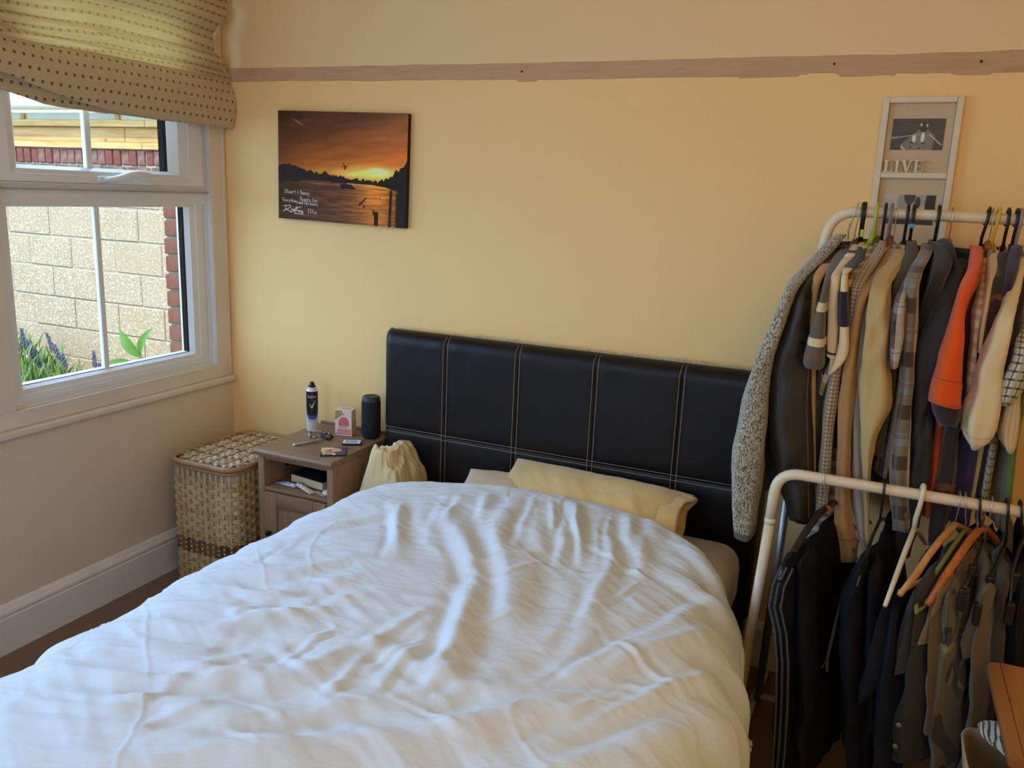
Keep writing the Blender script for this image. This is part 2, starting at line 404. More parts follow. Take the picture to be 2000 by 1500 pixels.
bm2 = bm_.copy(); bm2.materials.clear(); bm2.materials.append(M((106, 64, 54), .9, .05, var=.2, vs=14, bs=60, bst=.5, col2=(84, 54, 48)))
for i in range(64):
    link('brick', (bm_, bm2)[random.random() < .35], None, wo, loc=(-5.55+.0762*i+3, random.uniform(-.006, .005), 1.679+random.uniform(-.003, .003)))
bm3 = MB().bbox((-.1075, -.012, -.028), (.1075, .05, .028), .005, 1).mesh('stretcher'); bm3.materials.append(m_brick2)
for i in range(21): link('brick', bm3, None, wo, loc=(-5.5+.2275*i+3, random.uniform(-.005, .004), 1.590))
# timber wall plates and gutter of the lean-to roof on that wall
m_pine = wood((198, 160, 100), (152, 112, 62), 0, 6, .7, .2); m_pine2 = wood((190, 150, 92), (148, 108, 62), 0, 6, .7, .2)
m_cream = M((188, 179, 152), .5, .3, var=.05)
rf = empty('lean_to_roof', (-3, WY, 1.735), 'lean-to roof edge of bare timber planks under a cream gutter, outside on the block wall', 'roof')
def rp(name, a, b, m, r=.004): 
    mb = MB((-3, WY, 1.735)); mb.bbox(a, b, r, 1); return mb.build(name, m, rf)
xs = [-5.7, -3.62, -2.31, -.62]
for z0, z1, yy, m in ((1.736, 1.781, WY-.03, m_pine), (1.782, 1.884, WY+.01, m_pine2), (1.885, 1.931, WY-.035, m_pine)):
    cut = [-5.7, random.uniform(-3.9, -3.5), random.uniform(-2.5, -2.1), -.62]
    for a, b in zip(cut, cut[1:]): rp('timber_plank', (a+.002, yy, z0), (b-.002, yy+.09, z1), m)
rp('fascia_board', (-5.7, WY+.02, 1.932), (-.62, WY+.10, 1.985), m_cream)
g_ = MB((-3, WY, 1.735)); q = [(WY-.11-.0+.055*math.cos(a), 2.062+.075*math.sin(a)) for a in np.linspace(math.pi, 2*math.pi, 10)]
q = [(WY-.165, 2.10)]+q+[(WY-.055, 2.10), (WY-.06, 2.10)]+[(WY-.11+.05*math.cos(a), 2.062+.07*math.sin(a)) for a in np.linspace(2*math.pi, math.pi, 10)]
g_.prism(q, 0, -5.7, -.62); autosmooth(g_.build('gutter', m_cream, rf))
for x in (-3.62, -2.6, -1.6): rp('gutter_bracket', (x-.012, WY-.172, 1.975), (x+.012, WY+.02, 2.06), M((150, 146, 140), .5, .3, var=0))
for x in (-3.46, -2.5): rp('support_block', (x-.02, WY+.0, 1.932), (x+.02, WY+.03, 1.975), m_pine2)
rs = MB((-3, WY, 1.735)); rs.add([(-5.7, WY-.08, 2.12), (-.62, WY-.08, 2.12), (-.62, WY+1.8, 2.62), (-5.7, WY+1.8, 2.62), (-5.7, WY-.08, 2.10), (-.62, WY-.08, 2.10), (-.62, WY+1.8, 2.60), (-5.7, WY+1.8, 2.60)],
   [(0,1,2,3),(4,5,6,7),(0,1,5,4),(1,2,6,5),(2,3,7,6),(3,0,4,7)]); rs.build('roof_sheet', M((206, 214, 216), .3, .4, var=0), rf)
wall('ground', (-9, -7, -.5), (-.30, WY, -.12), M((120, 104, 78), .95, .05, var=.3, vs=6, bs=30, bst=.6, col2=(96, 112, 62)))
def leaf_mat(c1, c2):
    t = NT('leaf'); n = t.noise(20, t.coord('Object'), 3); c = t.mix(n, rgba(c1), rgba(c2)); t.fin(c, .45, .35)
    tl = t.n('ShaderNodeBsdfTranslucent'); t.l(c, tl.inputs[0]); mx = t.n('ShaderNodeMixShader'); mx.inputs[0].default_value = .35
    t.l(t.b.outputs[0], mx.inputs[1]); t.l(tl.outputs[0], mx.inputs[2]); t.l(mx.outputs[0], t.out.inputs[0]); return t.m
m_leaf = leaf_mat((92, 134, 52), (70, 112, 44)); m_leaf2 = leaf_mat((124, 142, 92), (92, 116, 74)); m_lav = M((92, 92, 116), .9, .05, var=.3, vs=60); m_stem = M((96, 98, 78), .8, .1, var=.1)
def leaf(mb, base, tip, w, droop=0.0, side=None, n=9):
    base, tip = Vector(base), Vector(tip); d = tip-base; L = d.length
    sd = Vector(side) if side else d.cross(Vector((0, -1, .25))).normalized()
    sd.normalize(); nr = sd.cross(d).normalized()
    vs = []
    for i in range(n+1):
        t = i/n; ww = w*math.sin(math.pi*min(.999, t**.8))**.8*(1 if i not in (0, n) else .05)
        c = base+d*t+nr*(droop*L*(t*(1-t))*4)
        vs += [c-sd*ww+nr*ww*.35, c-nr*.002, c+sd*ww+nr*ww*.35]
    mb.add(vs, [(i*3+j, i*3+j+1, i*3+j+4, i*3+j+3) for i in range(n) for j in range(2)])
pl = empty('leafy_plant', (-1.86, 1.2, -.12), 'tall leafy plant with broad bright green leaves outside near the right side of window', 'plant')
o = (-1.86, 1.2, -.12)
MB(o).tube([(-1.86, 1.2, -.12), (-1.855, 1.2, .15), (-1.86, 1.2, .42)], [.012, .010, .006], 8).build('stem', m_stem, pl, smooth=True)
for b, t, w, dr in (((-1.86, 1.2, .41), (-1.70, 1.16, .615), .034, .10), ((-1.86, 1.2, .40), (-2.0, 1.17, .575), .042, .08), ((-1.86, 1.2, .33), (-2.08, 1.10, .335), .05, .22),
                    ((-1.86, 1.2, .34), (-1.60, 1.12, .405), .05, .18), ((-1.86, 1.2, .25), (-1.95, 1.0, .22), .05, .2), ((-1.86, 1.2, .26), (-1.72, 1.35, .26), .05, .2)):
    mb = MB(o); leaf(mb, b, t, w, dr); mb.build('leaf', m_leaf, pl, smooth=True)
for i, (x, zt, lean, lab) in enumerate(((-2.955, .47, -.02, 'lavender spikes outside, tallest ones above the left green clump'), (-2.62, .465, -.10, 'leaning lavender spike outside, middle of the lower window pane'), (-2.27, .385, .0, 'short lavender spike outside, just left of the lower glazing bar'))):
    v = empty('lavender', (x, 1.22, -.12), lab, 'plant', 'lavender plants by the block wall'); o = (x, 1.22, -.12)
    for s in range(4 if i == 0 else 3 if i == 1 else 3):
        dx = (s-1)*.045; zz = zt-.055*s-(0 if s == 0 else .02); tip = (x+lean*(1-s*.25)+dx, 1.22, zz)
        MB(o).tube([(x+dx*.4, 1.22, -.12), (x+dx, 1.22, zz*.5), tip], [.004, .003, .002], 5).build('stem', m_stem, v)
        f = MB(o)
        for k in range(26):
            t = k/26; p = Vector((x+dx, 1.22, zz*.5)).lerp(Vector(tip), .45+.55*t); a = k*2.4; r = .014*(1-t*.6)
            c = (p.x+r*math.cos(a), p.y+r*math.sin(a), p.z); f.lathe([(.001, -.009), (.006, -.002), (.005, .006), (.001, .011)], c, 5)
        f.build('flower_spike', m_lav, v)
gc = empty('green_clump', (-3.0, 1.1, -.12), 'clump of fresh green border foliage outside, low in the left window corner', 'plant'); o = (-3.0, 1.1, -.12)
mb = MB(o); mb2 = MB(o)
for k in range(420):
    x = random.uniform(-3.5, -2.68); y = random.uniform(.95, 1.45); h = random.uniform(.12, .40)*(1.15-.55*max(0, (x+3.0)/.35)) 
    a = random.uniform(0, 6.28); r = random.uniform(.03, .10); b = (x, y, max(-.10, h-.16))
    leaf(mb if random.random() < .6 else mb2, b, (x+r*math.cos(a), y+r*math.sin(a)*.6, h), random.uniform(.008, .016), .1, n=4)
tag(mb.build('foliage', m_leaf, gc, smooth=True), kind='stuff'); tag(mb2.build('foliage', m_leaf2, gc, smooth=True), kind='stuff')
BLIND= [[(0.045, -1.047, 2.095), (0.045, -0.988, 2.094), (0.045, -0.927, 2.092), (0.045, -0.862, 2.092), (0.045, -0.794, 2.092), (0.045, -0.723, 2.091), (0.045, -0.648, 2.092), (0.045, -0.569, 2.094), (0.045, -0.485, 2.096), (0.045, -0.397, 2.097), (0.045, -0.304, 2.097), (0.045, -0.206, 2.096), (0.045, -0.101, 2.096)], [(0.05, -1.059, 2.019), (0.05, -0.999, 2.016), (0.05, -0.937, 2.015), (0.05, -0.871, 2.017), (0.05, -0.801, 2.019), (0.05, -0.729, 2.021), (0.05, -0.652, 2.023), (0.05, -0.571, 2.025), (0.05, -0.486, 2.027), (0.05, -0.397, 2.029), (0.05, -0.302, 2.03), (0.05, -0.201, 2.032), (0.05, -0.094, 2.033)], [(0.045, -1.06, 1.975), (0.045, -0.998, 1.974), (0.045, -0.933, 1.972), (0.045, -0.864, 1.971), (0.045, -0.792, 1.97), (0.045, -0.715, 1.97), (0.045, -0.635, 1.97), (0.045, -0.55, 1.97), (0.045, -0.46, 1.97), (0.045, -0.365, 1.972), (0.045, -0.264, 1.973), (0.045, -0.156, 1.972), (0.045, -0.042, 1.967)], [(0.04, -1.06, 1.943), (0.04, -0.997, 1.94), (0.04, -0.93, 1.937), (0.04, -0.859, 1.936), (0.04, -0.784, 1.936), (0.04, -0.705, 1.938), (0.04, -0.622, 1.94), (0.04, -0.535, 1.94), (0.04, -0.442, 1.94), (0.04, -0.343, 1.939), (0.04, -0.238, 1.939), (0.04, -0.126, 1.938), (0.04, -0.007, 1.937)], [(0.055, -1.08, 1.85), (0.055, -1.016, 1.844), (0.055, -0.949, 1.833), (0.055, -0.879, 1.815), (0.055, -0.804, 1.798), (0.055, -0.726, 1.783), (0.055, -0.642, 1.772), (0.055, -0.553, 1.762), (0.055, -0.458, 1.759), (0.055, -0.357, 1.756), (0.055, -0.25, 1.757), (0.055, -0.135, 1.757), (0.055, -0.013, 1.752)]]
LINING= [[(0.02, -1.05, 1.912), (0.02, -0.992, 1.908), (0.02, -0.931, 1.904), (0.02, -0.867, 1.902), (0.02, -0.8, 1.901), (0.02, -0.729, 1.901), (0.02, -0.655, 1.902), (0.02, -0.577, 1.902), (0.02, -0.495, 1.901), (0.02, -0.408, 1.9), (0.02, -0.317, 1.898), (0.02, -0.221, 1.896), (0.02, -0.118, 1.894)], [(0.025, -1.066, 1.795), (0.025, -1.008, 1.791), (0.025, -0.946, 1.787), (0.025, -0.883, 1.776), (0.025, -0.817, 1.762), (0.025, -0.746, 1.758), (0.025, -0.671, 1.758), (0.025, -0.593, 1.757), (0.025, -0.51, 1.758), (0.025, -0.423, 1.757), (0.025, -0.331, 1.756), (0.025, -0.234, 1.757), (0.025, -0.131, 1.758)]]
# ------------------------------------------------------------------ roman blind
def cloth_print(name, stripes):
    t = NT(name); uv = t.n('ShaderNodeUVMap'); sep = t.n('ShaderNodeSeparateXYZ'); t.l(uv.outputs[0], sep.inputs[0])
    u, v = sep.outputs[0], sep.outputs[1]
    row = t.math('FLOOR', t.math('DIVIDE', v, .036)); odd = t.math('MODULO', t.math('ABSOLUTE', row), 2)
    fu = t.math('FRACT', t.math('ADD', t.math('DIVIDE', u, .031), t.math('MULTIPLY', odd, .5))); fv = t.math('FRACT', t.math('DIVIDE', v, .036))
    dot = t.math('MULTIPLY', t.math('LESS_THAN', t.math('ABSOLUTE', t.math('SUBTRACT', fu, .5)), .15), t.math('LESS_THAN', t.math('ABSOLUTE', t.math('SUBTRACT', fv, .5)), .13))
    base = t.mix(t.noise(60, t.coord('Object'), 3), rgba((206, 186, 152)), rgba((190, 168, 134)))
    if stripes:
        band = t.math('LESS_THAN', t.math('ABSOLUTE', t.math('SUBTRACT', fv, .5)), .16); base = t.mix(t.math('MULTIPLY', band, .45), base, rgba((150, 122, 84)))  # darker bands paint the backlit second layer showing through the folds
    c = t.mix(dot, base, rgba((112, 84, 56)))
    wv = t.noise(600, t.coord('Object'), 2); t.bump(wv, .2, .001); t.fin(c, .9, .1, sheen=.2)
    tl = t.n('ShaderNodeBsdfTranslucent'); t.l(t.mix(.6, c, rgba((255, 200, 84))), tl.inputs[0]); mx = t.n('ShaderNodeMixShader'); mx.inputs[0].default_value = .24 if stripes else .04
    t.l(t.b.outputs[0], mx.inputs[1]); t.l(tl.outputs[0], mx.inputs[2]); t.l(mx.outputs[0], t.out.inputs[0]); return t.m
def blind():
    R_ = np.array(BLIND)          # rows f1,f2,f3,seam,bottom x 13 columns
    top = R_[0].copy(); top[:, 2] = 2.33; top[:, 0] = .03; top[:, 1] = np.linspace(-1.05, -.03, 13)
    top[:, 1] = top[:, 1]; mid = (top+R_[0])/2; mid[:, 0] = .075; mid[:, 1] = np.linspace(-1.05, -.045, 13)
    def sub(rows, bulge, n=10):
        out = []
        for a, b, bl in zip(rows, rows[1:], bulge):
            for k in range(n):
                s = k/n; r = a*(1-s)+b*s; r = r.copy(); r[:, 0] += bl*math.sin(math.pi*s); out.append(r)
        out.append(rows[-1]); return np.array(out)
    def refine(A, m=6):
        n = A.shape[1]; xs = np.linspace(0, n-1, (n-1)*m+1); i = np.clip(xs.astype(int), 0, n-2); f = (xs-i)[None, :, None]
        return A[:, i]*(1-f)+A[:, i+1]*f
    def uvof(V):
        du = np.cumsum(np.concatenate([np.zeros((V.shape[0], 1)), np.linalg.norm(np.diff(V[:, :, 1:], axis=1), axis=2)], 1), 1)
        dv = np.cumsum(np.concatenate([np.zeros((1, V.shape[1])), np.linalg.norm(np.diff(V, axis=0), axis=2)], 0), 0)
        return np.stack([du-du[:, -1:], dv], -1)
    b = empty('roman_blind', (.03, -.5, 2.33), 'cream roman blind with small brown squares, pulled up crooked over the window', 'blind'); o = np.array((.03, -.5, 2.33))
    up = refine(sub([top, mid, R_[0], R_[1], R_[2], R_[3]], [.02, .03, .012, .022, .018]))
    up[:, :, 0] += .004*fbm(up[:, :, 1]*9, up[:, :, 2]*22, 4)
    ob = link('upper_folds', grid_mesh('upper_folds', up-o, uvof(up)), cloth_print('blind_upper', True), b, True)
    fl = refine(sub([R_[3]+np.array((.004, 0, .004)), R_[4]], [.024], 14)); fl[:, :, 0] += .004*fbm(fl[:, :, 1]*7, fl[:, :, 2]*9, 8)
    lip = fl[-1:].copy(); lip[:, :, 0] -= .006; lip2 = fl[-4:-1][::-1].copy(); lip2[:, :, 0] -= .008
    fl = np.concatenate([fl, lip, lip2]); 
    link('bottom_flap', grid_mesh('bottom_flap', fl-o, uvof(fl)), cloth_print('blind_flap', False), b, True)
    L = np.array(LINING); ln = refine(sub([L[0], L[1]], [-.006], 8))
    lw = np.concatenate([ln, ln[::-1][:, :, :]+np.array((-.004, 0, 0))]); link('lining', grid_mesh('lining', lw-o, uvof(lw)), cloth_print('blind_lining', False), b, True)
    e = MB(tuple(o)); pr = [(2.33, -.022, .03), (2.2, -.030, .03), (2.12, -.055, .03), (2.09, -.080, .03), (2.035, -.072, .03), (1.99, -.035, .03), (1.96, -.014, .03), (1.935, .0-.004, .03)]
    e.loft([[(x, y, z), (x, y+.018, z), (x-.004, y+.018, z), (x-.004, y, z)] for z, y, x in pr]); e.build('white_edge_lining', M((226, 220, 206), .8, .1, var=0), b, True)
    hd = MB(tuple(o)); hd.bbox((.004, -1.05, 2.31), (.03, -.02, 2.345), .003); hd.build('head_rail', m_gloss, b)
blind()
# ------------------------------------------------------------------ bed
m_leather = M((25, 20, 18), .42, .28, var=.15, vs=5, bs=160, bst=.10, bd=.001)
m_thread = M((150, 134, 112), .7, .2, var=0)
m_sheet = M((226, 214, 198), .8, .2, var=.05, vs=3, bs=300, bst=.1, sheen=.2)
bed = empty('double_bed', (1.52, -1.0, 0), 'double bed with dark brown stitched leather headboard against the cream wall', 'bed'); BO = (1.52, -1.0, 0)
mb = MB(BO); mb.bbox((.84, -2.0, .06), (2.20, -.112, .27), .02); mb.build('bed_base', M((52, 46, 44), .7, .2), bed)
for x in (.92, 2.12):
    for y in (-1.9, -.25): MB(BO).lathe([(.025, 0), (.03, .06)], (x, y, 0), 12).build('leg', m_black, bed)
HX = [.818, 1.088, 1.373, 1.660, 1.953, 2.236]; HZ = [.20, .653, 1.034]; HF = -.100
hb = MB(BO); hb.bbox((.83, -.085, .12), (2.224, -.006, 1.018), .01); hb = hb.build('headboard', m_leather, bed)
def hpanel(x0, x1, z0, z1, L, Rr, T):
    n, m = 25, 25; V = np.zeros((n, m, 3)); r = .035
    for i in range(n):
        for j in range(m):
            s = j/(m-1); t = i/(n-1)
            s = .5-.5*math.cos(math.pi*s); t = .5-.5*math.cos(math.pi*t)
            x = x0+(x1-x0)*s; z = z0+(z1-z0)*t; y = HF
            puff = .006*min(1, 14*s*(1-s))**.6*min(1, 14*t*(1-t))**.6; y += .005-puff
            if T and z > z1-r: a = (z-(z1-r))/r*math.pi/2; z = z1-r+r*math.sin(a); y += r*(1-math.cos(a))*1.15
            if L and x < x0+r: a = (x0+r-x)/r*math.pi/2; x = x0+r-r*math.sin(a); y += r*(1-math.cos(a))*1.15
            if Rr and x > x1-r: a = (x-(x1-r))/r*math.pi/2; x = x1-r+r*math.sin(a); y += r*(1-math.cos(a))*1.15
            y += .0012*vnoise(np.array(x*22), np.array(z*22), 3)
            V[i, j] = (x-BO[0], y-BO[1], z)
    return link('padded_panel', grid_mesh('padded_panel', V), m_leather, hb, True)
for a in range(5):
    for b in range(2): hpanel(HX[a], HX[a+1], HZ[b], HZ[b+1], a == 0, a == 4, b == 1)
def stitch(pts):
    MB(BO).tube(pts, .0011, 5).build('stitching', m_thread, hb)
for x in HX[1:5]:
    for d in (-.009, .009): stitch([(x+d, HF-.003, .21), (x+d, HF-.003, .995), (x+d*.9, HF+.004, 1.015), (x+d*.7, HF+.022, 1.030)])
for d in (-.009, .009): stitch([(HX[0]+.012, HF+.004, HZ[1]+d), (HX[0]+.04, HF-.003, HZ[1]+d), (HX[5]-.04, HF-.003, HZ[1]+d)])
lm = MB(BO); n = 160; vs = []
for i in range(n):
    x = .85+1.36*i/(n-1); h = 1.036+.004*float(vnoise(np.array(x*60), np.array(.3), 2))+.005*max(0, float(vnoise(np.array(x*11), np.array(7.), 5)))
    vs += [(x, -.042, 1.020), (x, -.046+.003*random.random(), h), (x, -.030, h-.002), (x, -.020, 1.02)]
lm.add(vs, [(i*4+j, i*4+j+1, (i+1)*4+j+1, (i+1)*4+j) for i in range(n-1) for j in range(3)])
for k in range(16):
    x = random.uniform(.9, 2.15); lm.tube([(x, -.044, 1.034), (x+random.uniform(-.01, .012), -.05, 1.042), (x+random.uniform(-.02, .02), -.05, 1.044+random.uniform(0, .012))], .0006, 3)
lm.build('frayed_lining', M((206, 192, 160), .9, .1, var=.1, vs=60), hb)
mt = MB((1.52, -1.0, .272)); mt.bbox((.885, -1.96, .272), (2.205, -.125, .492), .07, 5)
tag(autosmooth(mt.build('mattress', m_sheet), 50), 'mattress in a cream fitted sheet, its corner showing right of pillow', 'mattress')
# ------------------------------------------------------------------ pillows
def pillow(name, c, sx, sy, h, rz, rx, mat, lab, seed, hem=False):
    n, m = 60, 84; V = []
    for sgn in (1, -1):
        u = np.linspace(-1, 1, m)[None, :]; v = np.linspace(-1, 1, n)[:, None]
        u = np.sin(u*math.pi/2); v = np.sin(v*math.pi/2)
        pr = (np.clip(1-np.abs(u)**3.2, 0, 1)*np.clip(1-np.abs(v)**2.6, 0, 1))**.5
        pin = 1-.07*(1-np.abs(v)**2)*np.abs(u)**6; pin2 = 1-.08*(1-np.abs(u)**2)*np.abs(v)**6
        x = u*sx*pin+0*v; y = v*sy*pin2+0*u; z = sgn*h*pr
        z = z+sgn*.012*fbm(x*9+seed, y*5, seed)*pr+sgn*.006*np.abs(fbm(x*22+y*16, y*7, seed+3))*pr
        V.append(np.stack([x, y, z], -1))
    o = empty(name, c, lab, 'pillow', rz=rz); o.rotation_euler = (rx, 0, rz)
    mb = MB()
    for k, A in enumerate(V):
        q = [(i*m+j, i*m+j+1, (i+1)*m+j+1, (i+1)*m+j) for i in range(n-1) for j in range(m-1)]; mb.add(A.reshape(-1, 3), q)
    me = mb.mesh(name); bm = bmesh.new(); bm.from_mesh(me); bmesh.ops.remove_doubles(bm, verts=bm.verts, dist=.0005); bmesh.ops.recalc_face_normals(bm, faces=bm.faces); bm.to_mesh(me); bm.free()
    link('pillowcase' if hem else 'pillow_body', me, mat, o, True)
    if hem:   # open end of the pillowcase
        hm = MB(); k = 40; r = []
        for i, (xx, g) in enumerate(((sx*.82, .96), (sx*.92, .97), (sx*1.0, .96), (sx*1.03, .90), (sx*1.0, .84), (sx*.93, .80))):
            ring_ = []
            for j in range(k):
                a = 2*math.pi*j/k; yy = math.cos(a); zz = math.sin(a); w = .006*math.sin(a*5+i*.5)+.004*math.sin(a*9)
                ring_.append((xx+.012*math.sin(a*3+1), sy*(.92*g)*np.sign(yy)*abs(yy)**.8, (h*.66*g+w)*np.sign(zz)*abs(zz)**.8))
            r.append(ring_)
        hm.loft(r, True, False, False); hm.build('pillowcase_hem', mat, o, True)
    return o
m_satin = M((236, 206, 140), .42, .35, var=.05, vs=4, bs=30, bst=.12, sheen=.3)
pillow('pillow', (1.585, -.33, .540), .335, .19, .050, math.radians(4), math.radians(12), M((226, 202, 170), .7, .2, var=.05), 'lower cream pillow, its corner peeking out left under the satin pillow', 5)
pillow('pillow', (1.700, -.285, .572), .325, .165, .052, math.radians(-5), math.radians(19), m_satin, 'gold-cream satin pillow propped against the headboard above duvet', 2, True)
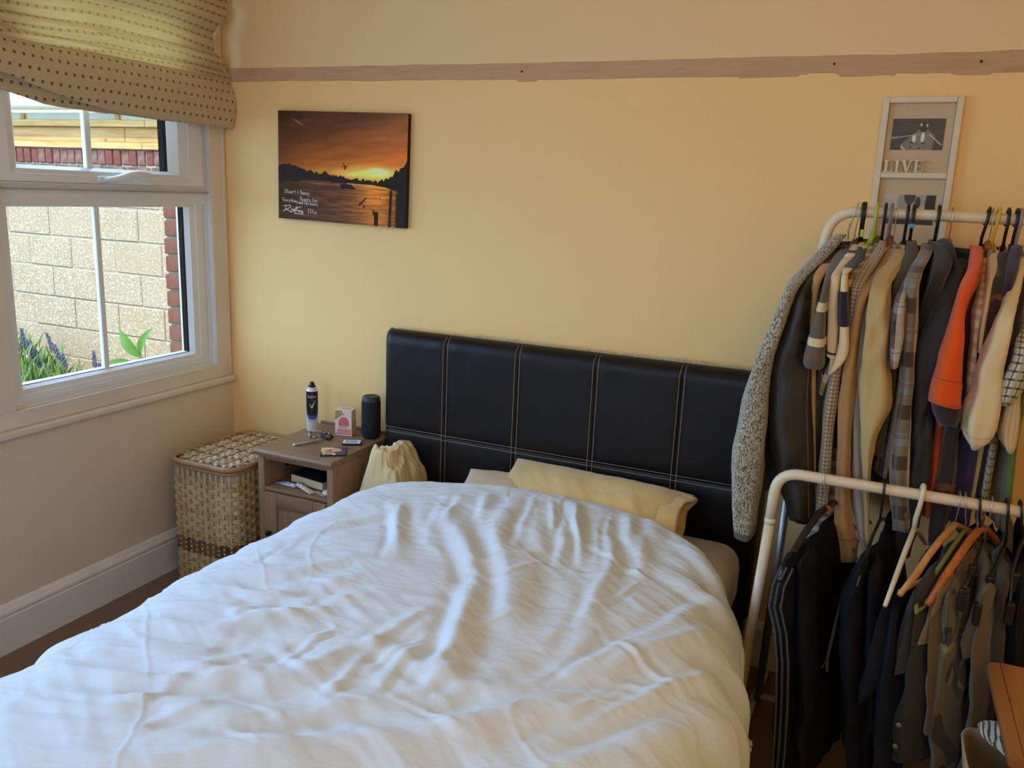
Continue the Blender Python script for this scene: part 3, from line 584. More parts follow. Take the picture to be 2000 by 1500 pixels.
# ------------------------------------------------------------------ duvet
CREASE = [
( [(1.542, -0.56), (1.601, -0.746), (1.682, -0.87), (1.752, -0.982), (1.795, -1.11), (1.789, -1.192)] , 0.026 , 0.028 ),
( [(1.67, -1.048), (1.718, -1.173), (1.76, -1.3), (1.799, -1.439)] , 0.024 , 0.022 ),
( [(1.41, -0.682), (1.533, -0.823), (1.621, -0.922), (1.701, -1.04), (1.735, -1.137)] , 0.016 , 0.025 ),
( [(1.653, -0.589), (1.738, -0.822), (1.827, -0.987)] , 0.012 , 0.03 ),
( [(2.304, -0.818), (2.161, -1.064), (2.018, -1.295), (1.895, -1.464)] , 0.014 , 0.03 ),
( [(2.334, -0.997), (2.181, -1.254), (2.001, -1.418), (1.843, -1.576), (1.63, -1.732), (1.518, -1.811)] , 0.018 , 0.03 ),
( [(2.347, -1.123), (2.249, -1.308), (2.158, -1.439), (1.992, -1.571)] , 0.013 , 0.03 ),
( [(2.368, -1.308), (2.236, -1.469), (2.104, -1.556)] , 0.014 , 0.03 ),
( [(1.068, -1.522), (1.267, -1.47), (1.381, -1.354), (1.474, -1.25)] , 0.01 , 0.022 ),
( [(1.113, -1.642), (1.26, -1.612), (1.494, -1.568), (1.559, -1.472), (1.599, -1.338)] , 0.014 , 0.026 ),
( [(1.105, -1.725), (1.245, -1.711), (1.377, -1.629), (1.501, -1.613)] , 0.012 , 0.022 ),
( [(1.129, -1.815), (1.285, -1.788), (1.378, -1.726), (1.513, -1.696), (1.63, -1.627)] , 0.014 , 0.025 ),
( [(1.135, -1.865), (1.301, -1.841), (1.485, -1.76), (1.585, -1.684)] , 0.012 , 0.024 ),
( [(1.205, -1.914), (1.418, -1.863), (1.579, -1.769), (1.747, -1.71)] , 0.014 , 0.026 ),
( [(1.623, -1.559), (1.614, -1.342), (1.642, -1.173)] , 0.007 , 0.012 ),
( [(1.707, -1.515), (1.697, -1.4), (1.716, -1.276)] , 0.007 , 0.012 ),
( [(1.102, -1.241), (1.241, -1.197), (1.342, -1.058), (1.43, -1.027)] , 0.007 , 0.02 ),
( [(1.103, -1.024), (1.189, -0.808), (1.317, -0.641)] , 0.006 , 0.02 ),
( [(1.784, -0.422), (1.903, -0.694), (1.97, -0.983), (1.996, -1.264)] , 0.006 , 0.02 ),
( [(1.9, -0.536), (1.953, -0.807), (1.974, -1.139)] , 0.005 , 0.014 ),
( [(2.063, -0.713), (2.195, -0.772), (2.273, -0.791)] , 0.008 , 0.02 ),
( [(2.075, -0.521), (2.197, -0.64), (2.276, -0.728)] , 0.008 , 0.02 ),
( [(1.086, -1.344), (1.225, -1.342), (1.346, -1.233), (1.433, -1.124)] , 0.009 , 0.02 ),
( [(1.1, -1.451), (1.238, -1.391), (1.366, -1.28)] , 0.006 , 0.018 ),
( [(1.561, -1.358), (1.68, -1.387), (1.835, -1.41), (1.941, -1.375)] , 0.009 , 0.02 ),
( [(1.593, -1.638), (1.695, -1.558), (1.8, -1.548), (1.95, -1.513)] , 0.01 , 0.022 ),
( [(2.251, -0.674), (2.164, -0.935), (2.067, -1.161), (1.981, -1.287)] , 0.013469474088166105 , 0.02158780084119728 ),
( [(2.288, -0.789), (2.185, -1.038), (2.089, -1.247), (2.004, -1.365)] , 0.008292622406984137 , 0.022142903668501666 ),
( [(2.315, -0.898), (2.193, -1.153), (2.091, -1.359), (2.002, -1.476)] , 0.00765886419360453 , 0.019640815151494306 ),
( [(2.326, -0.972), (2.206, -1.213), (2.105, -1.409), (2.017, -1.521)] , 0.011854069377788674 , 0.016502564036438152 ),
( [(2.344, -1.099), (2.222, -1.328), (2.118, -1.515), (2.029, -1.622)] , 0.011577457734736884 , 0.02338675245494285 ),
( [(2.351, -1.148), (2.283, -1.283), (2.222, -1.404), (2.168, -1.476)] , 0.010698668863193352 , 0.01671461326202626 ),
( [(2.362, -1.224), (2.284, -1.369), (2.214, -1.496), (2.154, -1.571)] , 0.00721057812457352 , 0.021567213534679414 ),
( [(2.373, -1.301), (2.267, -1.481), (2.175, -1.632), (2.096, -1.72)] , 0.010633868803348538 , 0.023683500495030124 ),
( [(2.382, -1.366), (2.288, -1.521), (2.206, -1.654), (2.134, -1.734)] , 0.010201309171196904 , 0.01933795479596663 ),
( [(1.14, -1.859), (1.274, -1.834), (1.398, -1.783), (1.46, -1.665)] , 0.008539048107489747 , 0.0151527721701555 ),
( [(1.123, -1.804), (1.224, -1.798), (1.308, -1.769), (1.378, -1.725)] , 0.008831439432052035 , 0.01600399804918491 ),
( [(1.137, -1.77), (1.245, -1.763), (1.337, -1.73), (1.348, -1.614)] , 0.009236548866514023 , 0.012005449370555706 ),
( [(1.122, -1.711), (1.263, -1.69), (1.393, -1.638), (1.481, -1.535)] , 0.00990179470587146 , 0.015974243880792813 ),
( [(1.118, -1.659), (1.247, -1.646), (1.362, -1.603), (1.408, -1.478)] , 0.006348877934250713 , 0.0128714419835217 ),
( [(1.125, -1.612), (1.276, -1.59), (1.417, -1.533), (1.493, -1.39)] , 0.005589958397097754 , 0.0144638794889313 ),
( [(1.119, -1.551), (1.22, -1.559), (1.301, -1.535), (1.3, -1.42)] , 0.005888390640991831 , 0.01759295141610395 ),
( [(1.128, -1.501), (1.239, -1.506), (1.331, -1.477), (1.349, -1.357)] , 0.005654835418583098 , 0.01843715123711167 ),
( [(1.118, -1.43), (1.249, -1.429), (1.362, -1.39), (1.445, -1.312)] , 0.006348974885952992 , 0.021709290562186914 ),
( [(1.138, -1.384), (1.263, -1.389), (1.368, -1.354), (1.384, -1.195)] , 0.006053551107172197 , 0.015942746370720545 ),
( [(1.14, -1.317), (1.291, -1.311), (1.427, -1.261), (1.543, -1.181)] , 0.009946508487550862 , 0.014132433685775225 ),
( [(1.63, -1.562), (1.63, -1.485), (1.643, -1.423)] , 0.002584453267094921 , 0.009819524433151466 ),
( [(1.255, -1.421), (1.281, -1.346), (1.309, -1.268)] , 0.003608799487203853 , 0.011199154006813334 ),
( [(1.26, -1.182), (1.394, -1.199), (1.532, -1.236)] , 0.004070388291486623 , 0.011642429376569296 ),
( [(1.652, -1.668), (1.732, -1.661), (1.82, -1.672)] , 0.002305332339617238 , 0.00907413495910234 ),
( [(1.616, -1.546), (1.673, -1.546), (1.726, -1.542)] , 0.002821618970157264 , 0.007052600380595155 ),
( [(1.716, -0.82), (1.789, -0.861), (1.854, -0.889)] , 0.002207592207078742 , 0.007274401497126826 ),
( [(2.096, -1.303), (2.122, -1.286), (2.154, -1.294)] , 0.002493510571043888 , 0.008212712222233576 ),
( [(1.605, -0.965), (1.682, -0.984), (1.75, -0.99)] , 0.0039354204554962295 , 0.009506641609081073 ),
( [(1.135, -1.095), (1.146, -1.055), (1.126, -0.971)] , 0.002059525698985484 , 0.009817107129462078 ),
( [(1.775, -1.456), (1.801, -1.411), (1.826, -1.362)] , 0.004063615385625524 , 0.011401175287496275 ),
( [(1.954, -1.343), (1.987, -1.218), (2.02, -1.063)] , 0.00452234063012506 , 0.011226607554732065 ),
( [(1.748, -1.513), (1.837, -1.521), (1.919, -1.521)] , 0.003061693975564099 , 0.006074683052697788 ),
( [(1.115, -1.182), (1.12, -1.126), (1.11, -1.048)] , 0.0030876217291944032 , 0.010410228909290872 ),
( [(1.749, -1.227), (1.807, -1.15), (1.868, -1.067)] , 0.002868657974031558 , 0.006526393464846469 ),
( [(1.541, -1.729), (1.583, -1.735), (1.623, -1.741)] , 0.004509971666571946 , 0.008207708104000955 ),
( [(1.481, -1.518), (1.487, -1.432), (1.496, -1.342)] , 0.004496835376889663 , 0.007961763712976449 ),
( [(1.724, -0.983), (1.757, -0.895), (1.796, -0.812)] , 0.003632700125711035 , 0.00789892106696483 ),
( [(1.421, -1.453), (1.483, -1.404), (1.529, -1.327)] , 0.0027750287912875512 , 0.007014773463286283 ),
( [(1.567, -1.156), (1.616, -1.149), (1.663, -1.14)] , 0.003882012436412577 , 0.010297659509142566 ),
( [(2.014, -1.25), (2.048, -1.205), (2.081, -1.152)] , 0.0038991131989968312 , 0.0076864220904073995 ),
( [(1.653, -1.458), (1.67, -1.372), (1.699, -1.296)] , 0.004153796788476941 , 0.007598474990013644 ),
( [(2.008, -1.383), (2.071, -1.312), (2.135, -1.23)] , 0.0038341205134374222 , 0.010844309465677281 ),
( [(2.116, -1.244), (2.155, -1.24), (2.189, -1.225)] , 0.004114142690019001 , 0.009209091143943561 ),
( [(1.181, -1.311), (1.322, -1.35), (1.45, -1.384)] , 0.0037204534708787837 , 0.01053724113818373 ),
( [(1.732, -1.523), (1.787, -1.465), (1.835, -1.384)] , 0.0030863221374433317 , 0.008703017657408245 ),
( [(1.63, -1.639), (1.668, -1.652), (1.695, -1.65)] , 0.004230948274541346 , 0.011665548041899395 ),
( [(1.735, -1.417), (1.763, -1.389), (1.78, -1.34)] , 0.004745380823656607 , 0.011864151134037566 ),
( [(1.833, -1.47), (1.856, -1.42), (1.891, -1.39)] , 0.0032345233392547922 , 0.009301811564926075 ),
( [(1.918, -1.182), (1.933, -1.138), (1.96, -1.124)] , 0.003492741511300296 , 0.010119500702078905 ),
( [(2.035, -1.104), (2.15, -1.169), (2.251, -1.216)] , 0.004648092711447391 , 0.008955487783802351 ),
( [(1.95, -0.714), (2.018, -0.765), (2.074, -0.782)] , 0.0035722872509720855 , 0.006986101829533997 ),
( [(1.85, -1.539), (1.897, -1.547), (1.935, -1.54)] , 0.003706416751318207 , 0.007826736145501043 ),
( [(1.448, -1.48), (1.493, -1.468), (1.536, -1.454)] , 0.0034088874907331184 , 0.009631366493271152 ),
( [(1.549, -1.732), (1.611, -1.731), (1.658, -1.714)] , 0.0023414066685357184 , 0.006559332207932476 ),
( [(1.626, -1.669), (1.674, -1.655), (1.722, -1.642)] , 0.002355509249501722 , 0.008602065543870392 ),
( [(2.056, -1.429), (2.078, -1.336), (2.104, -1.239)] , 0.0020823601111081085 , 0.007561336493319039 ),
( [(1.995, -1.509), (2.01, -1.48), (2.022, -1.443)] , 0.00290183029790288 , 0.008132082547745108 ),
( [(1.636, -0.913), (1.707, -0.846), (1.775, -0.764)] , 0.004009549440098112 , 0.010208205366001363 ),
( [(1.855, -0.678), (1.966, -0.743), (2.067, -0.798)] , 0.004418749360499396 , 0.009204028560450696 ),
( [(1.332, -1.217), (1.439, -1.249), (1.55, -1.295)] , 0.004074160407171213 , 0.010863049477976373 ),
( [(1.981, -0.977), (2.015, -0.907), (2.04, -0.789)] , 0.004485116731160975 , 0.006803593347473632 ),
( [(1.599, -1.545), (1.631, -1.521), (1.649, -1.476)] , 0.0035211749360846 , 0.010229033863216785 ),
( [(1.531, -1.505), (1.572, -1.436), (1.61, -1.354)] , 0.004551844324907118 , 0.011810269580542595 ),
( [(1.409, -1.467), (1.537, -1.512), (1.641, -1.537)] , 0.004247962437551811 , 0.008892441545702814 ),
( [(1.463, -1.641), (1.543, -1.646), (1.628, -1.663)] , 0.002321851579628581 , 0.007034949921379131 ),
( [(1.321, -1.298), (1.434, -1.323), (1.521, -1.319)] , 0.003293798075745224 , 0.0105883228673062 ),
( [(1.446, -0.492), (1.521, -0.658), (1.585, -0.803)] , 0.005720324999394569 , 0.01480743839580738 ),
( [(1.213, -0.655), (1.333, -0.829), (1.435, -0.977)] , 0.0047250767471777155 , 0.013631607851956374 ),
( [(1.824, -0.436), (1.855, -0.599), (1.882, -0.743)] , 0.0046603066651464 , 0.014100486385366269 ),
( [(1.214, -0.654), (1.347, -0.853), (1.458, -1.019)] , 0.0068186861835607075 , 0.016885854238792714 ),
( [(1.722, -0.44), (1.777, -0.595), (1.825, -0.732)] , 0.006017154711026396 , 0.01786144199019519 ),
( [(1.883, -0.433), (1.934, -0.558), (1.98, -0.67)] , 0.0069777396244697955 , 0.016223903844358737 ),
( [(1.892, -0.433), (1.947, -0.578), (1.997, -0.707)] , 0.007519366041984376 , 0.015558390222183947 ),
( [(1.849, -0.434), (1.902, -0.641), (1.947, -0.816)] , 0.006890537416482491 , 0.01056441323741275 ),
( [(1.458, -0.485), (1.51, -0.664), (1.556, -0.82)] , 0.005422548740821454 , 0.01510969662086395 ),
( [(1.717, -0.44), (1.778, -0.563), (1.833, -0.673)] , 0.0066643742710014095 , 0.012702524913313855 ),
( [(1.751, -0.439), (1.809, -0.618), (1.859, -0.773)] , 0.005558376297792736 , 0.01799909612522095 ),
( [(1.734, -0.439), (1.809, -0.632), (1.873, -0.796)] , 0.007920346843448674 , 0.01018256408660225 ),
( [(1.709, -0.44), (1.767, -0.65), (1.817, -0.828)] , 0.005606222614787855 , 0.010403655455190257 ),
( [(1.343, -0.554), (1.4, -0.712), (1.449, -0.852)] , 0.005003549822440495 , 0.017245146116068824 ),
( [(1.647, -0.443), (1.728, -0.605), (1.799, -0.747)] , 0.006271914030503774 , 0.017960841244437677 ),
( [(1.73, -0.44), (1.783, -0.662), (1.827, -0.85)] , 0.006390146335018552 , 0.016073985752781864 ),
( [(1.235, -0.638), (1.343, -0.857), (1.433, -1.04)] , 0.005887046127619444 , 0.011352981201152346 ),
( [(1.595, -0.445), (1.648, -0.645), (1.693, -0.816)] , 0.0077810936419526675 , 0.013365630941655389 ),
( [(1.625, -0.444), (1.687, -0.634), (1.741, -0.797)] , 0.005143001660205204 , 0.015240892366752374 ),
( [(1.657, -0.443), (1.715, -0.579), (1.766, -0.701)] , 0.005184161991681495 , 0.010112099753170489 ),
( [(1.381, -0.53), (1.413, -0.642), (1.443, -0.745)] , 0.00701857807291535 , 0.013119644466208901 ),
( [(1.965, -0.429), (1.993, -0.639), (2.017, -0.818)] , 0.00795507778892118 , 0.017555658717110147 ),
]
def duvet():
    N, K = 460, 460
    u = np.linspace(-1, 1, N)[None, :]; v = np.linspace(0, 1, K)[:, None]     # u across the bed, v from foot to head
    # profile across: flat with soft dome, round shoulder, hanging side
    def side(uu, half, r, drop):
        a = np.abs(uu); flat = half-r; Lt = flat+r*math.pi/2+drop; s = a*Lt
        x = np.where(s < flat, s, np.where(s < flat+r*math.pi/2, flat+r*np.sin(np.clip((s-flat)/r, 0, math.pi/2)), half))
        z = np.where(s < flat, 0, np.where(s < flat+r*math.pi/2, -r*(1-np.cos(np.clip((s-flat)/r, 0, math.pi/2))), -r-(s-flat-r*math.pi/2)))
        return np.sign(uu)*x, z
    xl, zl = side(u, .70, .27, .12); xr_, zr_ = side(u, .70, .16, .20); x = np.where(u < 0, xl, xr_); dz = np.where(u < 0, zl, zr_); x = x*np.ones_like(v); dz = dz*np.ones_like(v)
    # centre line shifts right and widens towards the foot
    y_foot = -2.18
    t = x/.70                                             # -1..1
    yh = np.interp(t, [-1, -.93, -.75, -.5, -.2, .1, .4, .65, .85, .95, 1.0], [-.66, -.54, -.47, -.41, -.365, -.335, -.335, -.37, -.50, -.64, -.86])
    for _ in range(6): yh = (yh+np.roll(yh, 6, 1)+np.roll(yh, -6, 1))/3; 
    vv = v; y = y_foot+(yh-y_foot)*vv
    cx = np.interp(y, [-2.2, -1.4, -1.1, -.8, -.5, -.3], [1.60, 1.595, 1.588, 1.572, 1.55, 1.535])
    hw = np.interp(y, [-2.2, -1.4, -1.1, -.8, -.5, -.3], [1.11, 1.105, 1.095, 1.05, 1.0, .98])
    X = cx+x*hw; Y = y
    zt = np.interp(Y, [-2.2, -1.8, -1.3, -.8, -.55, -.42, -.34], [.575, .595, .605, .610, .620, .624, .610])
    dome = .035*(1-np.clip(np.abs(t), 0, 1)**2.2)
    Z = zt-.03+dome+dz-.030*np.clip((-t-.1)/.9, 0, 1)*sst(-1.1, -.5, Y)
    # head edge rolls down
    d = (yh-Y); Z = Z-.055*np.clip(1-d/.055, 0, 1)**2.2
    # foot falls off
    f = np.clip((Y-(y_foot))/.16, 0, 1); Z = Z-.30*(1-np.sqrt(np.clip(1-(1-f)**2, 0, 1)))
    # displacement
    P = np.zeros_like(X)
    wx = X+.012*fbm(X*7, Y*7, 31); wy = Y+.012*fbm(X*7+9, Y*7, 37)
    for pts, h, w in CREASE:
        best = np.full(X.shape, 9.0); env = np.zeros_like(X); n = len(pts)-1
        for i, (a, b) in enumerate(zip(pts, pts[1:])):
            ax, ay = a; bx, by = b; dx, dy = bx-ax, by-ay; LL = dx*dx+dy*dy
            s = np.clip(((wx-ax)*dx+(wy-ay)*dy)/LL, 0, 1)
            dist = np.hypot(wx-ax-s*dx, wy-ay-s*dy); g = (i+s)/n; m = dist < best
            sg = np.sign((wx-ax)*dy-(wy-ay)*dx)
            best = np.where(m, dist, best); env = np.where(m, np.sin(math.pi*np.clip(g*.92+.06, 0, 1))**.7, env)
            sgn = sg if i == 0 else np.where(m, sg, sgn)
        q = best/w*np.where(sgn > 0, 1.0, .62)
        P += h*env*np.exp(-q*q)-h*.45*env*np.exp(-((q-1.9)/.9)**2)
    # finer wrinkles: anisotropic ridged noise running down to the right, stronger at lower left and centre
    def ridged(ang, fa, fb, seed, o=3):
        c, s = math.cos(ang), math.sin(ang); a = (wx*c+wy*s); b = (-wx*s+wy*c)
        r = 0; am = 1
        for k in range(o): r = r+am*(1-np.abs(vnoise(a*fa*1.9**k, b*fb*1.9**k, seed+k))*2); am *= .5
        return r/1.75
    wl = sst(-.2, 1, -t*.6+.4); 
    P *= .95
    def creases(ang, fa, fb, seed, w):      # sparse thin press-creases
        c, sn = math.cos(ang), math.sin(ang); a = wx*c+wy*sn; b = -wx*sn+wy*c
        q = np.abs(vnoise(a*fa, b*fb, seed)); return np.clip(1-q/w, 0, 1)**1.5*sst(-.1, .5, vnoise(a*fa*.8+7, b*fb*.5, seed+5))
    low = sst(.9, 1.7, -Y)
    P += .0075*ridged(math.radians(-24), 2.2, 8.5, 3, 2)*(.35+.65*low)
    P += .0050*ridged(math.radians(14), 3, 13, 11)*(.35+.65*wl)
    P += .0035*ridged(math.radians(70), 2.5, 11, 19)*sst(-1.3, -.5, Y)
    P += .0016*ridged(math.radians(-32), 4, 24, 23)
    P += .0016*ridged(math.radians(35), 4, 22, 29)*(.4+.6*wl)
    P += .0006*ridged(math.radians(-10), 9, 44, 27)
    P += .0016*creases(math.radians(38), 1.6, 5, 51, .06)+.0030*creases(math.radians(-50), 1.8, 5.5, 57, .055)+.0026*creases(math.radians(8), 2, 7, 63, .07)
    P += .007*fbm(X*3.0, Y*3.0, 41)
    lf = sst(.72, 1.0, np.abs(t)); P += lf*np.where(t < 0, .017, .008)*(np.sin(Y*24+1.5*np.sin(Y*7))+.5*np.sin(Y*51+2))
    # hem seam by the head edge
    P -= .007*np.exp(-((d-.040)/.0045)**2); P += .005*np.exp(-((d-.020)/.013)**2)
    V = np.stack([X, Y, Z], -1)
    gu = np.gradient(V, axis=1); gv = np.gradient(V, axis=0); nr = np.cross(gu, gv); nr /= np.linalg.norm(nr, axis=2, keepdims=True)+1e-9
    for _ in range(2): nr = (nr+np.roll(nr, 1, 0)+np.roll(nr, -1, 0)+np.roll(nr, 1, 1)+np.roll(nr, -1, 1)); nr /= np.linalg.norm(nr, axis=2, keepdims=True)
    top = V+nr*P[..., None]
    o = np.array((1.56, -1.3, .3))
    # rolled head edge: continue the sheet under itself, then the underside
    under = V-nr*.035
    ed = []
    for k in range(1, 6):
        a = math.pi*k/6; mid = (top[-1]+under[-1])/2; r = (top[-1]-under[-1])/2
        ed.append(mid+r*math.cos(a)+np.array((0, 1, 0))*.022*math.sin(a))
    A = np.concatenate([top, np.array(ed), under[::-1][::1]])
    uv = np.stack([np.broadcast_to(np.arange(N)[None, :]*.005, A.shape[:2]), np.broadcast_to(np.arange(A.shape[0])[:, None]*.005, A.shape[:2])], -1)
    t_ = NT('cotton_duvet'); n1 = t_.noise(260, t_.coord('Object'), 3); n2 = t_.noise(55, t_.coord('Object', (1, 2.2, 1)), 5, .65)
    t_.bump(t_.math('ADD', t_.math('MULTIPLY', n1, .3), n2), .22, .003)
    m = t_.fin(rgba((220, 230, 240)), .85, .15, sheen=.15)
    tag(link('duvet', grid_mesh('duvet', A-o, uv), m, None, True, tuple(o)), 'large rumpled white cotton duvet spread over the double bed', 'duvet')
duvet()
# ------------------------------------------------------------------ crumpled cloth beside the headboard
def crumple(name, c, r, lab, cat, mat, seed, amp=.35, n=70, m=110):
    th = np.linspace(.02, math.pi-.02, n)[:, None]; ph = np.linspace(0, 2*math.pi, m)[None, :]
    dx, dy, dz = np.sin(th)*np.cos(ph), np.sin(th)*np.sin(ph), np.cos(th)*np.ones_like(ph)
    f = 1+amp*fbm(dx*1.6+seed+dz*.8, dy*1.6+dz*1.7, seed, 3)
    rid = 1-np.abs(vnoise(dx*2.6+dz*1.4+seed, dy*2.6-dz*1.8, seed+5))*2; f = f+amp*.42*np.clip(rid, 0, 1)**2*np.sin(th)
    rid = np.sin((dx*1.3+dz*1.9)*7+3*fbm(dx*1.5+seed, dy*1.5+dz, seed+9, 2)); f = f+amp*.16*rid*np.sin(th)
    V = np.stack([dx*f*r[0], dy*f*r[1], np.maximum(dz*f*r[2], -r[2]*.55)], -1); V[:, -1] = V[:, 0]
    return tag(link(name, grid_mesh(name, V), mat, None, True, c), lab, cat)
m_cloth = M((222, 200, 156), .85, .15, var=.06, vs=10, bs=220, bst=.15, sheen=.25)
def bunched():
    n, m = 110, 120; U = np.linspace(-1, 1, m)[None, :]*np.ones((n, 1)); Vv = np.linspace(-1, 1, n)[:, None]*np.ones((1, m))
    x = .940+U*.098; y = -.235+Vv*.108; r2 = np.clip(1-np.maximum(np.abs(U), np.abs(Vv))**9, 0, 1)**.6
    g = lambda cx, cy, sx, sy: np.exp(-((x-cx)/sx)**2-((y-cy)/sy)**2)
    h = .100*g(.975, -.20, .045, .075)+.072*g(.885, -.24, .052, .085)+.060*g(.945, -.30, .07, .05)+.05
    wx = x+.03*fbm(x*14, y*14, 3); wy = y+.03*fbm(x*14+5, y*14, 9)
    a = np.arctan2(wy+.21, wx-.968); rr = np.hypot(wy+.21, wx-.968)
    h = h+.011*np.sin(a*6+9*rr/.1+1.5*fbm(x*12, y*12, 21))*sst(0, .06, rr)+.010*(1-2*np.abs(vnoise(wx*26, wy*20, 12)))+.005*(1-2*np.abs(vnoise(wx*50+wy*20, wy*44, 17)))
    V = np.stack([x+.012*fbm(y*18, x*9, 5)*r2, y+.012*fbm(x*18, y*9, 8)*r2, .488+np.maximum(h, .004)*r2-.11*sst(.905, .850, x)], -1)
    o = np.array((.93, -.245, .488)); B = V[::-1].copy(); B[..., 2] = B[..., 2]*.15+(.485-.12*sst(.905, .850, x[::-1]))*.85
    tag(link('bunched_cloth', grid_mesh('bunched_cloth', np.concatenate([V, B])-o), m_cloth, None, True, tuple(o)), 'crumpled cream cloth bunched up between nightstand and headboard', 'cloth')
bunched()
# ------------------------------------------------------------------ nightstand
m_oak = wood((158, 122, 92), (124, 92, 68), 2, 9, .42, .4); m_oakx = wood((152, 118, 90), (118, 88, 66), 0, 9, .36, .45); m_oaky = wood((146, 114, 88), (116, 88, 68), 1, 9, .36, .45)
ns = empty('nightstand', (.646, -.22, 0), 'grey-brown wooden nightstand with open shelf and panelled door', 'nightstand'); NO = (.646, -.22, 0)
def nsp(name, a, b, m, r=.003): mb = MB(NO); mb.bbox(a, b, r); return autosmooth(mb.build(name, m, ns))
tp = MB(NO); tp.prism([(-.425, .583), (-.4265, .590), (-.420, .5985), (-.416, .600), (-.030, .600), (-.030, .574), (-.418, .574), (-.4225, .577)], 0, .475, .8155); tp.build('top', m_oakx, ns)
nsp('back_lip', (.480, -.030, .574), (.8155, -.020, .612), m_oakx)
nsp('side_panel', (.482, -.412, 0), (.510, -.031, .5735), m_oak); nsp('side_panel', (.788, -.412, 0), (.8135, -.031, .5735), m_oak)
nsp('back_panel', (.5105, -.050, .04), (.7875, -.040, .5735), m_oak)
nsp('front_rail', (.5105, -.409, .560), (.7875, -.395, .5735), m_oakx)
nsp('shelf', (.5105, -.410, .440), (.7875, -.051, .456), m_oakx); nsp('bottom_board', (.5105, -.408, .03), (.7875, -.051, .05), m_oakx)
dr = nsp('door', (.5125, -.412, .055), (.7855, -.400, .436), m_oak, .002)
for a, b, m in (((.5125, -.419, .055), (.5675, -.4125, .436), m_oak), ((.7305, -.419, .055), (.7855, -.4125, .436), m_oak), ((.568, -.419, .381), (.730, -.4125, .436), m_oakx), ((.568, -.419, .055), (.730, -.4125, .110), m_oakx)):
    mb = MB(NO); mb.bbox(a, b, .003); autosmooth(mb.build('door_stile', m, dr))
mb = MB(NO); mb.bbox((.578, -.4165, .120), (.720, -.4125, .371), .004); mb.build('door_panel', m_oak, dr)
kb = MB(); kb.lathe([(.004, 0), (.005, .008), (.010, .013), (.011, .018), (.008, .022), (.003, .0235)], k=16); me = xf(kb.mesh('knob'), lambda c: Vector((.538-NO[0]+c.x, -.419-c.z-NO[1], .282+c.y)))
link('knob', me, M((40, 34, 30), .4, .4, .6, var=0), dr, True)
mb = MB(NO); mb.bbox((.513, -.3, .50), (.517, -.28, .53), .001); mb.build('hinge_plate', M((120, 120, 120), .4, .5, .8, var=0), ns)
# ------------------------------------------------------------------ things on and in the nightstand
NT_ = .6003
def wrap_text(txt, size, c, r, ang, z):
    me = text_mesh(txt, size, .0003); w = max(v.co.x for v in me.vertices)
    def f(q):
        a = ang+(q.x-w/2)/r; return Vector((c[0]+(r+q.z)*math.sin(a), c[1]-(r+q.z)*math.cos(a), z+q.y))
    return xf(me, f)
cc = (.516, -.130); va = math.atan2(2.4792-cc[0], 2.7207+cc[1])   # label turned into the room
can = empty('deodorant_can', (*cc, NT_), 'tall black and white aerosol deodorant can on the nightstand', 'can')
r = .0225
def canpart(name, prof, m, k=32):
    mb = MB(); mb.lathe(prof, k=k); return autosmooth(mb.build(name, m, can))
m_canw = M((222, 222, 220), .28, .5, .2, var=0); m_cank = M((22, 22, 26), .28, .5, var=0); m_canb = M((60, 84, 170), .3, .5, .2, var=0)
canpart('can_body', [(r-.003, 0), (r-.0005, .002), (r, .004), (r, .163), (r-.001, .167), (r-.005, .171)], m_canw)
# black wrap and blue band with a curved lower edge
def wrapband(name, zlo, zhi, rr, m):
    k = 48; v = []
    for j in range(k+1):
        a = -math.pi+2*math.pi*j/k; v.append([(rr*math.sin(a+va), -rr*math.cos(a+va), zz(a) if callable(zz) else zz) for zz in (zlo, zhi)])
    mb = MB(); n = len(v); mb.add([p for q in v for p in q], [(2*i, 2*i+2, 2*i+3, 2*i+1) for i in range(n-1)]); return mb.build(name, m, can, True)
edge = lambda a: .066+.034*min(1, (abs(a)/1.35)**3.2)
wrapband('black_wrap', edge, .1630, r+.00035, m_cank); wrapband('blue_band', lambda a: edge(a)-.016*(1 if abs(a) < 1.4 else .8), lambda a: edge(a)+.0001, r+.0002, m_canb)
canpart('cap_ring', [(r-.004, .171), (r-.004, .175), (r-.007, .178)], m_canw)
canpart('spray_nozzle', [(.0155, .1775), (.0150, .182), (.010, .187), (.0085, .196), (.006, .199), (.002, .1995)], m_cank, 20)
m_silver = M((205, 206, 208), .3, .5, .4, var=0)
link('lettering', wrap_text('Sure', .0175, (0, 0), r+.0006, va-.12, .138), m_silver, can)
tk = MB(); pts = [(-.0105, .112), (-.0065, .1145), (-.0028, .106), (.0095, .1275), (.0125, .128), (-.0005, .0965), (-.0040, .0965)]
def onr(p): a = va+p[0]/r; return ((r+.0007)*math.sin(a), -(r+.0007)*math.cos(a), p[1])

for a, b, w0, w1 in (((-.0105, .1135), (-.0020, .0985), .0018, .0036), ((-.0022, .0980), (.0120, .1285), .0036, .0010)):
    L_ = []
    for k in range(9):
        t = k/8; cx0 = a[0]+(b[0]-a[0])*t; cz0 = a[1]+(b[1]-a[1])*t; ww = w0+(w1-w0)*t; L_ += [onr((cx0-ww*.8, cz0+ww*.3)), onr((cx0+ww*.8, cz0-ww*.3))]
    tk.add(L_, [(2*k, 2*k+1, 2*k+3, 2*k+2) for k in range(8)])
tk.build('tick_mark', m_silver, can)
link('lettering', wrap_text('active dry', .0065, (0, 0), r+.0006, va-.05, .043), M((90, 92, 98), .5, .3, var=0), can)
wrapb = MB(); wrapb.add([onr(p) for p in [(-.0150, .0495), (-.0128, .0495), (-.0128, .0425), (-.0150, .0425)]], [(0, 1, 2, 3)]); wrapb.build('small_mark', m_cank, can)
